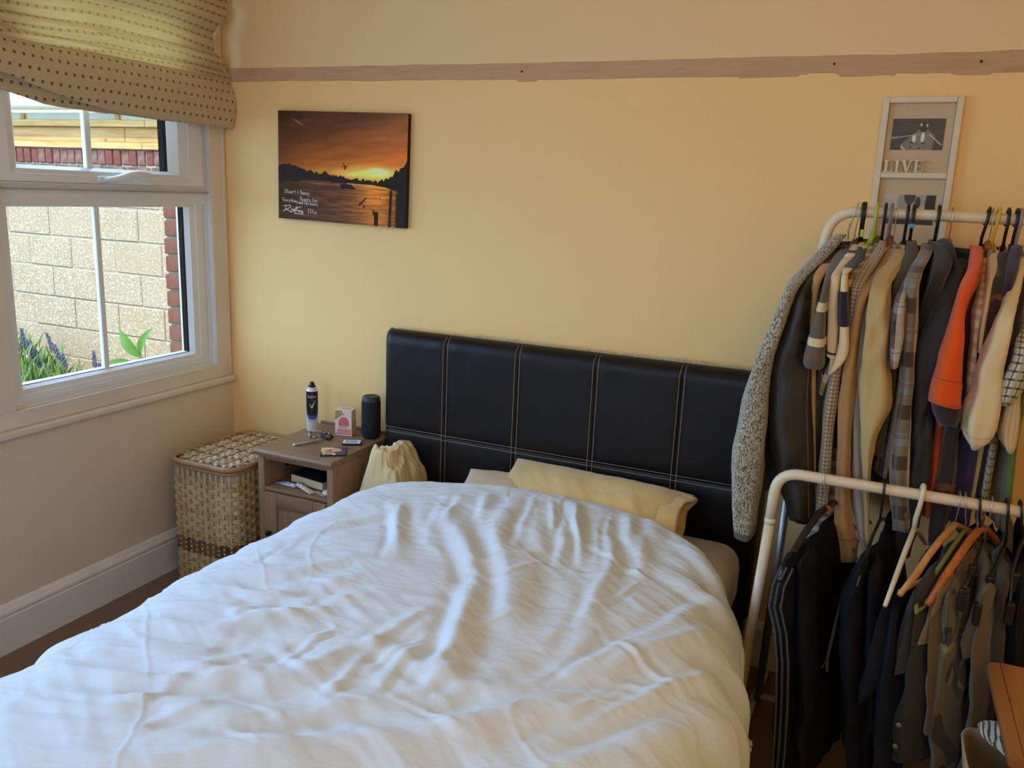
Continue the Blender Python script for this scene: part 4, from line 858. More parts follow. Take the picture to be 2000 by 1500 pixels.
# small pink and white carton with a torn corner
bx = empty('pink_carton', (.655, -.105, NT_), 'small white and pink carton with torn open corner on nightstand', 'box', rz=math.radians(14))
m_card = M((232, 214, 200), .6, .3, var=.03); m_pinkp = M((214, 110, 112), .55, .3, var=.04); m_inner = M((176, 146, 108), .8, .1, var=.05)
w, dp, h = .034, .024, .104
mb = MB(); mb.bbox((-w, -dp+.001, 0), (w, dp, h-.001), .0012); mb.build('carton_body', m_card, bx)
fr = MB(); q = [(-w+.0005, .0005), (w-.0005, .0005), (w-.0005, h-.0015), (-.004, h-.0015), (-.002, .091), (-.004, .083), (-.010, .077), (-.018, .074), (-.024, .068), (-w+.0005, .062)]
fr.prism(q, 1, -dp, -dp+.0012); fr.build('front_face', m_card, bx)
th = MB(); q2 = [(-w+.0008, .0625), (-.024, .0685), (-.018, .0745), (-.010, .0775), (-.0045, .084), (-.003, .091), (-.0045, h-.002), (-w+.0008, h-.004)]
th.prism(q2, 1, -dp+.0003, -dp+.001); th.build('torn_inside', m_inner, bx)
pk = MB(); arc = [(.002+.022*math.cos(a), .046+.031*math.sin(a)) for a in np.linspace(0, math.pi, 18)]
arc = [p for p in arc if not (p[0] < -.010 and p[1] > .068)]
pk.prism(arc+[(-.018, .040), (.020, .040)], 1, -dp-.0004, -dp+.0002); pk.build('pink_print', m_pinkp, bx)
pk = MB()
for i in range(4): pk.box((-w+.010, -dp-.0004, .006+.0058*i), (w-.004, -dp+.0002, .0098+.0058*i))
pk.build('pink_stripes', m_pinkp, bx)
pk = MB()
for i in range(2): pk.box((-.022+.004*i, -dp-.0004, .0325+.0035*i), (.020-.005*i, -dp+.0002, .0338+.0035*i))
pk.box((-.001, -dp-.0004, .084), (.003, -dp+.0002, .090)); pk.lathe([(.0035, 0), (.0035, .0006)], (-w+.006, -dp-.0004, .010), 10)
pk.build('small_print', M((120, 60, 60), .6, .2, var=0), bx)
sd = MB(); arc = [(-.002+.012*math.cos(a), .046+.020*math.sin(a)) for a in np.linspace(math.pi/2, math.pi*1.5, 14)]
sd.prism([(p[0]+.024, p[1]) for p in arc], 0, w-.0002, w+.0004); sd.box((w-.0002, -.012, .03), (w+.0004, -.009, .06)); sd.build('side_print', m_pinkp, bx)
tpm = MB(); tpm.box((-.012, -.006, h-.0012), (.022, .006, h-.0004)); tpm.build('top_print', M((206, 150, 166), .6, .2, var=0), bx)
# speaker
sp = empty('bluetooth_speaker', (.762, -.088, NT_), 'black cylindrical fabric speaker standing on nightstand beside headboard', 'speaker')
def spp(name, prof, m): mb = MB(); mb.lathe(prof, k=36); return autosmooth(mb.build(name, m, sp), 50)
m_mesh = M((38, 42, 48), .8, .2, var=.1, vs=60, bs=900, bst=.5)
R_s = .037
spp('base', [(.026, 0), (.031, .003), (.035, .012), (R_s-.001, .020)], M((26, 28, 32), .5, .4, var=0)); spp('fabric_body', [(R_s-.001, .0202), (R_s, .024), (R_s, .140), (R_s-.001, .148)], m_mesh)
spp('top_cap', [(R_s-.001, .1482), (R_s-.002, .155), (.033, .164), (.029, .1665), (.026, .164), (.005, .163)], M((44, 50, 58), .45, .4, var=0))
# printed coaster, gadget, bracelet, steel clip
def quad_grid(n, m, sx, sy):
    x = np.linspace(-sx, sx, m)[None, :]*np.ones((n, 1)); y = np.linspace(-sy, sy, n)[:, None]*np.ones((1, m)); return x, y
cs = empty('printed_coaster', (.752, -.318, NT_), 'square coaster with a warm pink and purple print at front of nightstand', 'coaster', rz=math.radians(33))
mb = MB(); mb.bbox((-.047, -.047, 0), (.047, .047, .004), .002); mb.build('coaster_base', M((30, 24, 40), .5, .3, var=0), cs)
x, y = quad_grid(60, 60, .0455, .0455); u = x/.091+.5; v = y/.091+.5
c = np.zeros((60, 60, 3)); c[:] = (.22, .16, .32)
def blob(c, u, v, cu, cv, ru, rv, col, e=.25):
    m = np.clip((1-((u-cu)/ru)**2-((v-cv)/rv)**2)/e, 0, 1)[..., None]; return c*(1-m)+np.array(col)*m
c = blob(c, u, v, .22, .72, .36, .42, (.90, .80, .62)); c = blob(c, u, v, .30, .40, .26, .34, (.80, .50, .44)); c = blob(c, u, v, .58, .66, .24, .26, (.86, .66, .54)); c = blob(c, u, v, .36, .62, .08, .16, (.52, .30, .28))
c = blob(c, u, v, .52, .12, .09, .10, (.94, .90, .84)); c = blob(c, u, v, .80, .40, .03, .03, (.9, .85, .9)); c = blob(c, u, v, .12, .30, .05, .3, (.88, .76, .56))
V = np.stack([x, y, 0*x+.0043], -1); link('printed_face', grid_mesh('printed_face', V, cols=s2l(c)), print_mat(.3, .4), cs)
gd = empty('small_meter', (.748, -.197, NT_), 'small flat black gadget with white face and blue lines on nightstand', 'gadget', rz=math.radians(28))
mb = MB(); mb.bbox((-.036, -.024, 0), (.036, .024, .008), .003); autosmooth(mb.build('case', M((20, 22, 26), .4, .4, var=0), gd))
mb = MB(); mb.bbox((-.033, -.021, .0075), (.033, .021, .0088), .0006); mb.build('white_face', M((232, 236, 240), .4, .4, var=0), gd)
mb = MB()
for i in range(7):
    xx = -.022+.006*i; mb.box((xx, -.010+.003*(i % 3), .0089), (xx+.003, .013-.004*(i % 2), .0093))
mb.box((-.025, -.015, .0089), (.024, -.0125, .0093)); mb.build('blue_print', M((70, 100, 140), .5, .3, var=0), gd)
br = empty('beaded_bracelet', (.575, -.185, NT_), 'silver bead bracelet looped beside the aerosol can on nightstand', 'bracelet')
m_bead = M((196, 192, 184), .22, .6, .75, var=0); m_beadk = M((36, 34, 34), .3, .5, var=0)
bd = MB(); bd.lathe([(.0005, -.0038), (.0027, -.0027), (.0038, 0), (.0027, .0027), (.0005, .0038)], k=10); bme = bd.mesh('bead'); bme.materials.append(m_bead); bme2 = bme.copy(); bme2.materials.clear(); bme2.materials.append(m_beadk)
for i in range(22):
    a = 2*math.pi*i/22; link('bead', bme2 if i % 6 == 4 else bme, None, br, True, (.030*math.cos(a), .026*math.sin(a), .0042+.004*(1+math.sin(a))))
wk = empty('black_strap', (.618, -.190, NT_), 'tangled black strap lying on nightstand right of the bead bracelet', 'strap')
mb = MB(); mb.tube([(-.030, -.016, .006), (-.012, .010, .012), (.014, .016, .015), (.034, .0, .010), (.026, -.016, .006), (.0, -.012, .012), (-.014, .002, .020)], .0075, 10, flat=.45); mb.build('loop', m_cank, wk, True)
mb = MB(); mb.bbox((.010, -.020, .003), (.040, -.008, .013), .003); mb.build('buckle', m_cank, wk)
mb = MB(); mb.lathe([(.001, 0), (.0045, .002), (.0045, .005), (.001, .007)], (.018, .004, .016), 10); mb.build('stud', m_bead, wk, True)
kn = empty('steel_nail_clipper', (.612, -.275, NT_), 'slim steel clipper lying on nightstand pointing at its front edge', 'clipper', rz=math.radians(62))
mb = MB(); mb.prism([(-.058, .001), (.045, .001), (.050, .006), (.045, .0095), (-.048, .0065), (-.058, .004)], 1, -.0045, .0045); autosmooth(mb.build('lever', m_bead, kn))
mb = MB(); mb.prism([(-.05, .0), (.05, .0), (.05, .0016), (-.05, .0016)], 1, -.011, -.0075); mb.build('file', m_bead, kn)
mb = MB(); mb.lathe([(.001, 0), (.0065, .002), (.007, .005), (.005, .008), (.001, .009)], (-.060, 0, .0005), 12); mb.build('tip', M((225, 224, 220), .2, .6, .6, var=0), kn, True)
mb = MB(); mb.lathe([(.003, .008), (.004, .013), (.002, .014)], (.036, 0, 0), 10); mb.build('pin', m_bead, kn)
SH = .4563
bk = empty('hardback_book', (.668, -.235, SH), 'thick dark hardback book lying in the nightstand shelf', 'book', rz=math.radians(-9))
mb = MB(); mb.bbox((-.082, -.112, .004), (.080, .110, .034), .001); mb.build('page_block', M((214, 196, 160), .85, .1, var=.08, vs=60, stretch=(1, 1, 14)), bk)
for nm, z0, col in (('front_cover', .0342, (38, 34, 36)), ('back_cover', .0005, (92, 30, 30))):
    mb = MB(); mb.bbox((-.088, -.116, z0), (.084, .114, z0+.0033), .001); mb.build(nm, M(col, .45, .35, var=.05), bk)
mb = MB(); mb.bbox((-.0885, -.116, .0038), (-.0845, .114, .0342), .001); mb.build('spine', M((110, 32, 34), .45, .35, var=.05), bk)
tb = empty('ointment_tube', (.575, -.372, SH), 'blue and white ointment tube with white cap on nightstand shelf', 'tube', rz=math.radians(-8))
mb = MB(); rr = []
for i in range(9):
    t = i/8; a = .0105; b = .0012+.0085*t**.6; rr.append([(-.048+.075*t, a*math.cos(q)*(1.15-.15*t), b+b*math.sin(q)) for q in np.linspace(0, 2*math.pi, 16, endpoint=False)])
mb.loft(rr); mb.build('tube_body', M((92, 110, 160), .35, .4, var=.3, vs=45, col2=(214, 220, 228)), tb, True)
mb = MB(); mb.lathe([(.0075, 0), (.0085, .002), (.0085, .016), (.007, .018)], k=14); me = xf(mb.mesh('cap'), lambda c: Vector((.029+c.z, c.x, .0095+c.y))); autosmooth(link('cap', me, m_canw, tb))
t2 = empty('white_tube', (.668, -.378, SH), 'squeezed white cream tube lying in front of the book', 'tube', rz=math.radians(-18))
mb = MB(); rr = []
for i in range(10):
    t = i/9; b = .0085*(1-t)**.7+.001; a = .009+.006*t; rr.append([(-.035+.08*t, a*math.cos(q), b+b*math.sin(q)+.002*math.sin(t*9)**2) for q in np.linspace(0, 2*math.pi, 16, endpoint=False)])
mb.loft(rr); mb.build('tube_body', M((226, 216, 200), .4, .4, var=.05), t2, True)
mb = MB(); mb.lathe([(.007, 0), (.0085, .003), (.0085, .012), (.007, .014)], k=14); me = xf(mb.mesh('cap'), lambda c: Vector((-.036-c.z, c.x, .0088+c.y))); autosmooth(link('cap', me, m_canw, t2))
lf = MB((.735, -.372, SH)); lf.prism([(.700, -.375), (.755, -.395), (.772, -.352), (.715, -.335)], 2, SH, SH+.001); tag(lf.build('paper_slip', M((214, 204, 186), .7, .2, var=.2, vs=50)), 'small paper slip under the white tube on nightstand shelf', 'paper')
lt = MB((.63, -.335, SH)); lt.lathe([(.010, 0), (.013, .002), (.013, .010), (.009, .013)], (.627, -.352, SH), 16); tag(autosmooth(lt.build('ointment_pot', M((74, 82, 62), .5, .3, var=.05))), 'small dark green pot between the two tubes on nightstand shelf', 'pot')
cg = empty('charging_puck', (.765, -.372, SH), 'white round charger with coiled cable at right of shelf', 'charger')
mb = MB(); mb.lathe([(.010, 0), (.018, .002), (.021, .008), (.019, .014), (.012, .018), (.002, .019)], k=20); autosmooth(mb.build('puck', M((226, 220, 208), .4, .4, var=0), cg), 60)
mb = MB(); mb.tube([(.004, .018, .010), (-.004, .034, .006), (-.022, .036, .004), (-.028, .052, .010), (-.020, .062, .035), (-.004, .064, .066), (.012, .068, .085), (.020, .085, .080), (.016, .11, .04), (.010, .13, .006)], .0022, 8); mb.build('cable', M((232, 226, 214), .5, .3, var=0), cg, True)
# ------------------------------------------------------------------ woven laundry basket
m_rat = M((206, 182, 136), .5, .35, var=.22, vs=22, bs=160, bst=.3, stretch=(1, 1, 3), col2=(160, 132, 90)); m_rat2 = M((190, 166, 122), .5, .35, var=.25, vs=22, bs=160, bst=.3, col2=(142, 114, 78)); m_ratd = M((136, 98, 68), .5, .35, var=.2, vs=30, bs=160, bst=.3, col2=(78, 48, 34)); m_stake = M((206, 176, 122), .45, .35, var=.12, vs=30)
BKX, BKY, BKW, BKD, BKR = .262, -.268, .155, .208, .055
bkt = empty('laundry_basket', (BKX, BKY, 0), 'tall woven rattan laundry basket with flat lid in the room corner', 'basket')
def rrect(off, k, flare=0):
    """points and normals evenly round a rounded rectangle"""
    w, d, r = BKW+off, BKD+off, BKR+off; segs = []
    L = [2*(d-r), math.pi*r/2, 2*(w-r), math.pi*r/2]*2; tot = sum(L); out = []
    for i in range(k):
        s = tot*i/k; j = 0
        while s > L[j]: s -= L[j]; j += 1
        if j == 0: p = (w, -(d-r)+s); n = (1, 0)
        elif j == 2: p = ((w-r)-s, d); n = (0, 1)
        elif j == 4: p = (-w, (d-r)-s); n = (-1, 0)
        elif j == 6: p = (-(w-r)+s, -d); n = (0, -1)
        else:
            cxx, cyy, a0 = {1: (w-r, d-r, 0), 3: (-(w-r), d-r, 90), 5: (-(w-r), -(d-r), 180), 7: (w-r, -(d-r), 270)}[j]
            a = math.radians(a0)+s/r; n = (math.cos(a), math.sin(a)); p = (cxx+r*n[0], cyy+r*n[1])
        out.append((p, n))
    return out
NS = 50; SUB = 6
def weaver(phase, h, th, seed):
    pts = rrect(0, NS*SUB); rings = []; rn = random.Random(seed); ph = [rn.uniform(-.0012, .0012) for _ in range(NS)]
    for i, (p, n) in enumerate(pts):
        und = .0052*math.cos(math.pi*i/SUB+phase*math.pi); dz = ph[(i//SUB) % NS]*.8
        a = und-th/2; b = und+th/2; hh = h*(1-.12*math.cos(2*math.pi*i/SUB))
        rings.append([(p[0]+n[0]*a, p[1]+n[1]*a, dz-hh), (p[0]+n[0]*b, p[1]+n[1]*b, dz-hh*.85), (p[0]+n[0]*b, p[1]+n[1]*b, dz+hh*.85), (p[0]+n[0]*a, p[1]+n[1]*a, dz+hh)])
    rings.append(rings[0]); mb = MB(); mb.loft(rings, True, False, False); return mb.mesh('weaver')
wm = {(p, c): weaver(p, h, t, 10*p+i) for p in (0, 1) for i, (c, h, t) in enumerate((('a', .0088, .0030), ('b', .0084, .0032), ('d', .0040, .0046)))}
for (p, c), me in wm.items(): me.materials.append({'a': m_rat, 'b': m_rat2, 'd': m_ratd}[c])
z = .012; i = 0
while z < .458:
    dark = .150 < z < .210
    me = wm[(i % 2, 'd' if dark else ('a' if random.random() < .7 else 'b'))]
    o = link('weaver', me, None, bkt, False, (0, 0, z)); o.rotation_euler = (0, 0, 0)
    z += .0095 if dark else .0182; i += 1
for k, (p, n) in enumerate(rrect(0, NS*SUB)[::SUB]):
    mb = MB(); t = (-n[1], n[0]); a, b = .0042, .0026
    f = [(p[0]+t[0]*a*s1+n[0]*b*s2, p[1]+t[1]*a*s1+n[1]*b*s2) for s1, s2 in ((-1, -1), (1, -1), (1, 1), (-1, 1))]
    mb.prism(f, 2, .004, .492); mb.build('stake', m_stake, bkt)
def rim(z, off, r, name, m, parent, k=120):
    mb = MB(); pts = [(p[0], p[1], z) for p, n in rrect(off, k)]; pts += pts[:2]; mb.tube(pts, r, 10, caps=False); return mb.build(name, m, parent, True)
m_rim = M((170, 132, 90), .4, .4, var=.15, vs=20)
rim(.494, .001, .0075, 'top_rim', m_rim, bkt); rim(.006, .002, .006, 'bottom_rim', m_rat2, bkt)
ln = MB(); A = rrect(-.012, 60); ln.loft([[(p[0], p[1], .03) for p, n in A], [(p[0], p[1], .478) for p, n in A], [(p[0]*.985, p[1]*.985, .484) for p, n in A]], True, True, False); ln.build('fabric_liner', M((196, 190, 178), .9, .1, var=.05), bkt, True)
lid = rim(.512, .004, .0105, 'lid', m_rim, bkt)
bw, bd_ = BKW-.002, BKD-.002
def strand(axis, q, half, phase, m, th=.0022):
    mb = MB(); rings = []; n = int(half*2/.0045)
    for i in range(n+1):
        s = -half+2*half*i/n; zz = .5165+.0030*math.cos(math.pi*(s)/.0185+phase*math.pi)
        a = .0062; P = (lambda u, vv, w: (u, vv, w)) if axis == 0 else (lambda u, vv, w: (vv, u, w))
        rings.append([P(s, q-a, zz-th/2), P(s, q+a, zz-th/2), P(s, q+a*.8, zz+th/2), P(s, q-a*.8, zz+th/2)])
    mb.loft(rings); return mb.build('weave_strand', m, lid)
m_lida = M((214, 190, 150), .32, .5, var=.25, vs=40, col2=(150, 116, 78)); m_lidb = M((128, 88, 58), .36, .45, var=.25, vs=40, col2=(84, 56, 40))
i = 0; q = -bd_+.012
while q < bd_-.006: strand(0, q, bw-(.0 if abs(q) < bd_-.05 else .03), i % 2, m_lida if i % 5 else m_lidb); q += .0185; i += 1
i = 0; q = -bw+.012
while q < bw-.006: strand(1, q, bd_-(.0 if abs(q) < bw-.05 else .03), (i+1) % 2, m_lida if i % 3 else m_lidb); q += .0185; i += 1
mb = MB(); A = rrect(-.012, 40); mb.loft([[(p[0], p[1], .5085) for p, n in A], [(p[0], p[1], .5105) for p, n in A]]); mb.build('dark_backing', M((52, 36, 26), .9, .1, var=0), lid)
# ------------------------------------------------------------------ canvas print of a lake at sunset
def sunset(n=300, m=380):
    u = np.linspace(0, 1, m)[None, :]*np.ones((n, 1)); v = np.linspace(0, 1, n)[:, None]*np.ones((1, m))
    sky = np.stack([np.interp(v, [.40, .50, .60, .75, 1], [.95, .86, .74, .60, .44]), np.interp(v, [.40, .50, .60, .75, 1], [.62, .49, .40, .34, .29]), np.interp(v, [.40, .50, .60, .75, 1], [.22, .18, .16, .17, .19])], -1)
    dk = np.clip(1.05-.50*(1-u), .55, 1.05)*(1-.15*sst(.6, 1, v)*(1-u)); sky = sky*dk[..., None]
    cl = fbm(u*3.2+v*2, v*16-u*3, 5, 5); sky = sky*(1+.22*cl)[..., None]
    g = np.exp(-(((u-.76)/.20)**2+((v-.475)/.055)**2))+.5*np.exp(-(((u-.62)/.30)**2+((v-.455)/.035)**2)); g = np.clip(g*(1+.5*cl), 0, 1)[..., None]
    sky = sky*(1-g)+np.array((.98, .80, .38))*g; c0 = np.exp(-(((u-.80)/.07)**2+((v-.485)/.03)**2))[..., None]; sky = sky*(1-c0)+np.array((1, .93, .66))*c0
    rip = fbm(u*9, v*90, 9, 3); refl = np.exp(-(((u-.80)/.16)**2))*np.interp(v, [0, .37], [.55, 1])
    wat = np.array((.34, .22, .15))*(1-refl[..., None])+np.array((.80, .47, .16))*refl[..., None]; wat = wat*np.interp(u, [0, .3, .6, 1], [.72, .95, 1.15, .9])[..., None]*(1+.35*rip)[..., None]
    wat = wat+np.array((.28, .20, .14))*(np.exp(-((v-.365)/.018)**2)*sst(.12, .4, u))[..., None]
    c = np.where((v > .375)[..., None], sky, wat)
    tree = .05*np.abs(fbm(u*26, u*0, 3, 4))+np.interp(u, [0, .05, .12, .2, .3, .42, .55, .68, .78, .86, .92, 1], [.485, .495, .485, .465, .435, .43, .405, .395, .385, .415, .47, .56])
    shore = np.interp(u, [0, .16, .2, .5, .75, .85, .93, 1], [.355, .355, .375, .37, .365, .35, .32, .0])
    tm = ((v < tree) & (v > shore)) | (u > .945) & (v < tree) | ((u > .925) & (v < .30))
    c = np.where(tm[..., None], np.array((.16, .125, .105))*(1+.2*fbm(u*40, v*40, 8))[..., None], c)
    c = np.where(((np.abs(v-.362-.012*(u-.3)) < .006) & (u > .18) & (u < .55))[..., None], np.array((.30, .20, .15)), c)
    bt = (np.abs(v-.338) < .022) & (u > .50+(.36-v)*.1) & (u < .585+(.36-v)*.9); c = np.where(bt[..., None], np.array((.16, .13, .12)), c)
    def rect(c, u0, u1, v0, v1, col=(.15, .10, .08)): return np.where(((u > u0) & (u < u1) & (v > v0) & (v < v1))[..., None], np.array(col), c)
    c = np.where(((np.abs(u-.884+.02*(v-.15)*-1) < .011) & (v < .33))[..., None], np.array((.20, .13, .09)), c)
    c = rect(c, .765, .795, 0, .13); c = rect(c, .752, .765, .10, .145)
    for k, (a, b) in enumerate([(.70, .243), (.72, .244), (.74, .247), (.76, .248), (.78, .249), (.80, .25), (.855, .246)]): c = rect(c, a, a+.008, b-.004, b+.005)
    for k in range(9): t = k/8; c = rect(c, .645+.045*t, .655+.045*t, .175+.06*t**1.3, .19+.06*t**1.3)
    c = rect(c, .68, .692, .155, .175)
    def seg(c, a, b, w=.0022):
        d = np.array(b)-np.array(a); s = np.clip(((u-a[0])*d[0]+(v-a[1])*d[1])/(d@d), 0, 1); return np.where((np.hypot((u-a[0]-s*d[0])*1.4, v-a[1]-s*d[1]) < w)[..., None], np.array((.10, .07, .06)), c)
    c = seg(c, (.505, .525), (.537, .490), .003); c = seg(c, (.537, .490), (.556, .533), .003); c = seg(c, (.523, .545), (.537, .50), .005); c = seg(c, (.530, .53), (.545, .51), .004)
    st = np.exp(-(((u-.165)*math.cos(.6)+(v-.90)*-math.sin(.6)*-1)/.02)**2-(((u-.165)*.56+(v-.90)*.83)/.004)**2)[..., None]; c = c*(1-st*.6)+np.array((.85, .75, .65))*st*.6
    return s2l(c*1.22)
cv = empty('sunset_canvas', (.579, -.0125, 1.615), 'unframed canvas print of a lake at sunset, signed in white', 'picture'); cv.rotation_euler = (0, math.radians(1.0), 0)
cw, ch, cd = .2905, .2040, .0110
sm = M((46, 34, 28), .6, .2, var=.1, vs=12)
mb = MB(); mb.bbox((-cw, -cd+.0002, -ch), (cw, cd, ch), .003, 2); mb.build('stretched_canvas', sm, cv)
n, m = 300, 380
X = np.linspace(-cw, cw, m)[None, :]*np.ones((n, 1)); Z = np.linspace(-ch, ch, n)[:, None]*np.ones((1, m))
link('printed_face', grid_mesh('printed_face', np.stack([X, 0*X-cd-.0004, Z], -1), cols=sunset()), print_mat(.6, .12), cv)
# handwriting: single-stroke letters, drawn as thin pen lines
GL = {'S': [[(.6,.85),(.35,1),(.1,.85),(.2,.6),(.5,.45),(.55,.2),(.3,0),(.05,.12)]], 't': [[(.3,.95),(.28,.1),(.5,0)],[(.05,.65),(.55,.68)]], 'u': [[(.05,.6),(.08,.1),(.3,0),(.5,.2),(.5,.6),(.52,0)]],
 'a': [[(.5,.5),(.25,.6),(.05,.3),(.2,0),(.45,.2),(.5,.6),(.52,0)]], 'r': [[(.05,.6),(.1,0)],[(.1,.4),(.3,.6),(.45,.5)]], '&': [[(.3,.95),(.2,.5),(.15,0)],[(.3,.3),(.3,.2)]], 'D': [[(.1,1),(.1,0),(.5,.1),(.65,.5),(.45,.9),(.05,1)]],
 'n': [[(.05,.6),(.07,0)],[(.07,.4),(.3,.6),(.45,.4),(.47,0)]], 'y': [[(.05,.6),(.25,.15)],[(.5,.6),(.25,.1),(.1,-.35)]], 'T': [[(0,1),(.75,1.02)],[(.38,1),(.35,0)]], 'h': [[(.1,1),(.07,0)],[(.08,.4),(.3,.6),(.42,.4),(.45,0)]], 'k': [[(.1,1),(.07,0)],[(.45,.6),(.1,.3),(.45,0)]],
 's': [[(.45,.55),(.2,.6),(.1,.45),(.4,.25),(.3,.02),(.05,.05)]], 'f': [[(.5,.95),(.3,1),(.25,.7),(.22,-.1)],[(.05,.6),(.5,.6)]], 'o': [[(.25,.6),(.05,.3),(.25,0),(.48,.3),(.25,.6)]], 'E': [[(.6,1),(.1,.95),(.08,.05),(.6,0)],[(.1,.5),(.5,.52)]], 'v': [[(.05,.6),(.25,0),(.5,.6)]],
 'e': [[(.08,.3),(.45,.35),(.3,.6),(.08,.35),(.2,0),(.48,.1)]], 'i': [[(.2,.6),(.2,0)],[(.2,.82),(.22,.86)]], 'g': [[(.48,.55),(.2,.6),(.08,.3),(.3,.05),(.48,.5),(.45,-.2),(.15,-.35)]], 'd': [[(.48,1),(.5,0)],[(.48,.4),(.2,.55),(.06,.25),(.25,0),(.48,.2)]], 'b': [[(.1,1),(.08,0),(.4,.05),(.5,.35),(.3,.55),(.1,.4)]],
 '2': [[(.05,.8),(.3,1),(.5,.75),(.05,0),(.55,.02)]], '3': [[(.05,.95),(.5,.95),(.25,.6),(.5,.3),(.25,0),(.02,.1)]], '1': [[(.25,1),(.25,0)]], '.': [[(.1,0),(.14,.04)]], ',': [[(.15,.05),(.08,-.15)]]}
wr = MB()
def pen(pts, w):
    pts = [np.array(p, float) for p in pts]
    vs = []; n = len(pts)
    for i, p in enumerate(pts):
        d = pts[min(i+1, n-1)]-pts[max(i-1, 0)]; d = d/(np.linalg.norm(d)+1e-9); q = np.array((-d[1], d[0]))*w
        for s in (1, -1): vs.append((p[0]+q[0]*s, -cd-.0008, p[1]+q[1]*s))
    wr.add(vs, [(2*i, 2*i+1, 2*i+3, 2*i+2) for i in range(n-1)])
def smooth_poly(p, k=3):
    p = [np.array(q, float) for q in p]
    for _ in range(2):
        o = [p[0]]
        for a, b in zip(p, p[1:]): o += [a*.75+b*.25, a*.25+b*.75]
        o.append(p[-1]); p = o
    return p
def hand(txt, x, z, h, adv=.62, slope=-.03, w=.0008):
    for chx in txt:
        if chx in GL:
            for st in GL[chx]: pen([(x+q[0]*h*.72+random.uniform(-1, 1)*h*.02, z+q[1]*h) for q in smooth_poly(st)], w)
        x += h*adv*(.55 if chx in 'i.,1 ' else 1); z += slope*h*.6
sx0, sz0 = -cw, ch
def UVP(X_, Y_): return (-cw+(X_-215)/1345*2*cw, ch-(Y_-200)/1150*2*ch)
for s, X_, Y_, hh in (('Stuart & Danny.', 285, 1083, .0150), ('Thanks for', 450, 1158, .0150), ('Everything', 262, 1175, .0125), ('and the beers.', 440, 1192, .0125), ('231', 540, 1283, .0165), ('ft', 612, 1290, .010)):
    x, z = UVP(X_, Y_-14); hand(s, x, z, hh)
for st in ([(270,1225),(350,1210),(355,1235),(290,1270),(262,1285)], [(300,1220),(285,1280)], [(300,1255),(370,1300),(350,1260),(385,1250),(370,1295),(400,1240),(385,1290),(420,1225)], [(400,1240),(470,1222)], [(430,1228),(392,1305)], [(405,1265),(440,1262),(435,1290),(450,1255),(452,1292),(470,1250),(468,1290),(492,1262),(478,1298)], [(390,1300),(495,1300)]):
    pen(smooth_poly([UVP(a, b-14) for a, b in st]), .0011)
wr.build('handwriting', M((238, 234, 226), .6, .2, var=0), cv)
# ------------------------------------------------------------------ white multi-photo frame with LIVE
fr_ = empty('photo_frame', (2.546, -.012, 1.40), 'tall white hanging frame with black-and-white photos and the word LIVE', 'frame'); fr_.rotation_euler = (0, math.radians(-.6), 0)
m_fw = M((224, 210, 184), .5, .3, var=.05, vs=12); m_mat = M((206, 184, 150), .85, .1, var=.04)
fh = .463                                                     # top 1.863 bottom .94
def fp(name, a, b, m, r=.002): mb = MB(); mb.bbox(a, b, r); return mb.build(name, m, fr_)
for x in (-.0945, .0945): fp('side_rail', (x-.0085, -.011, -fh), (x+.0085, .011, fh), m_fw)
for z0, z1 in ((fh-.016, fh), (.240, .256), (.028, .044), (-.184, -.168), (-fh, -fh+.016)): fp('cross_rail', (-.0855, -.011, z0), (.0855, .011, z1), m_fw)
fp('backing', (-.0855, .004, -fh+.01), (.0855, .010, fh-.01), m_mat, .001)
def photo_boat(n=90, m=150):
    u = np.linspace(0, 1, m)[None, :]*np.ones((n, 1)); v = np.linspace(0, 1, n)[:, None]*np.ones((1, m)); g = .28+.06*fbm(u*6, v*30, 3)
    hull = (v < .78-np.abs(u-.60)*1.5) & (v > -.1) & (u > .20+(.0)) & (u < .82-(.35-v)*.05) & (v > (.22-u)*1.2)
    g = np.where(hull, .50+.06*fbm(u*9, v*9, 6), g)
    def bl(g, cu, cv, ru, rv, c): return np.where(((u-cu)/ru)**2+((v-cv)/rv)**2 < 1, c, g)
    g = bl(g, .60, .68, .07, .12, .22); g = bl(g, .60, .84, .04, .07, .18); g = bl(g, .55, .80, .018, .05, .8); g = bl(g, .66, .78, .018, .05, .8)
    g = bl(g, .44, .37, .035, .13, .9); g = bl(g, .60, .40, .032, .17, .92); g = bl(g, .40, .24, .04, .03, .3); g = bl(g, .62, .22, .04, .03, .25); g = bl(g, .39, .09, .02, .03, .15); g = bl(g, .55, .06, .02, .03, .15)
    def seg(g, a, b, w, c):
        d = np.array(b)-np.array(a); s = np.clip(((u-a[0])*d[0]+(v-a[1])*d[1])/(d@d), 0, 1); return np.where(np.hypot((u-a[0]-s*d[0])*1.6, v-a[1]-s*d[1]) < w, c, g)
    g = seg(g, (.02, .38), (.55, .50), .014, .66); g = seg(g, (.02, .385), (.12, .40), .03, .6); g = seg(g, (.72, .50), (.97, .16), .014, .85); g = seg(g, (.21, .12), (.28, 0), .02, .85)
    return s2l(np.stack([g*1.0, g*.97, g*.9], -1))
def photo_faces(n=70, m=110):
    u = np.linspace(0, 1, m)[None, :]*np.ones((n, 1)); v = np.linspace(0, 1, n)[:, None]*np.ones((1, m)); g = .74+.05*fbm(u*4, v*4, 4)
    def bl(g, cu, cv, ru, rv, c): f = np.clip((1-((u-cu)/ru)**2-((v-cv)/rv)**2)*3, 0, 1); return g*(1-f)+c*f
    g = bl(g, .42, .80, .16, .42, .62); g = bl(g, .50, .95, .12, .30, .26); g = bl(g, .78, .85, .14, .25, .66); g = bl(g, .95, .7, .16, .7, .2); g = bl(g, .66, .74, .06, .22, .25); g = bl(g, .6, .1, .6, .30, .24)
    return s2l(np.stack([g, g*.97, g*.9], -1))
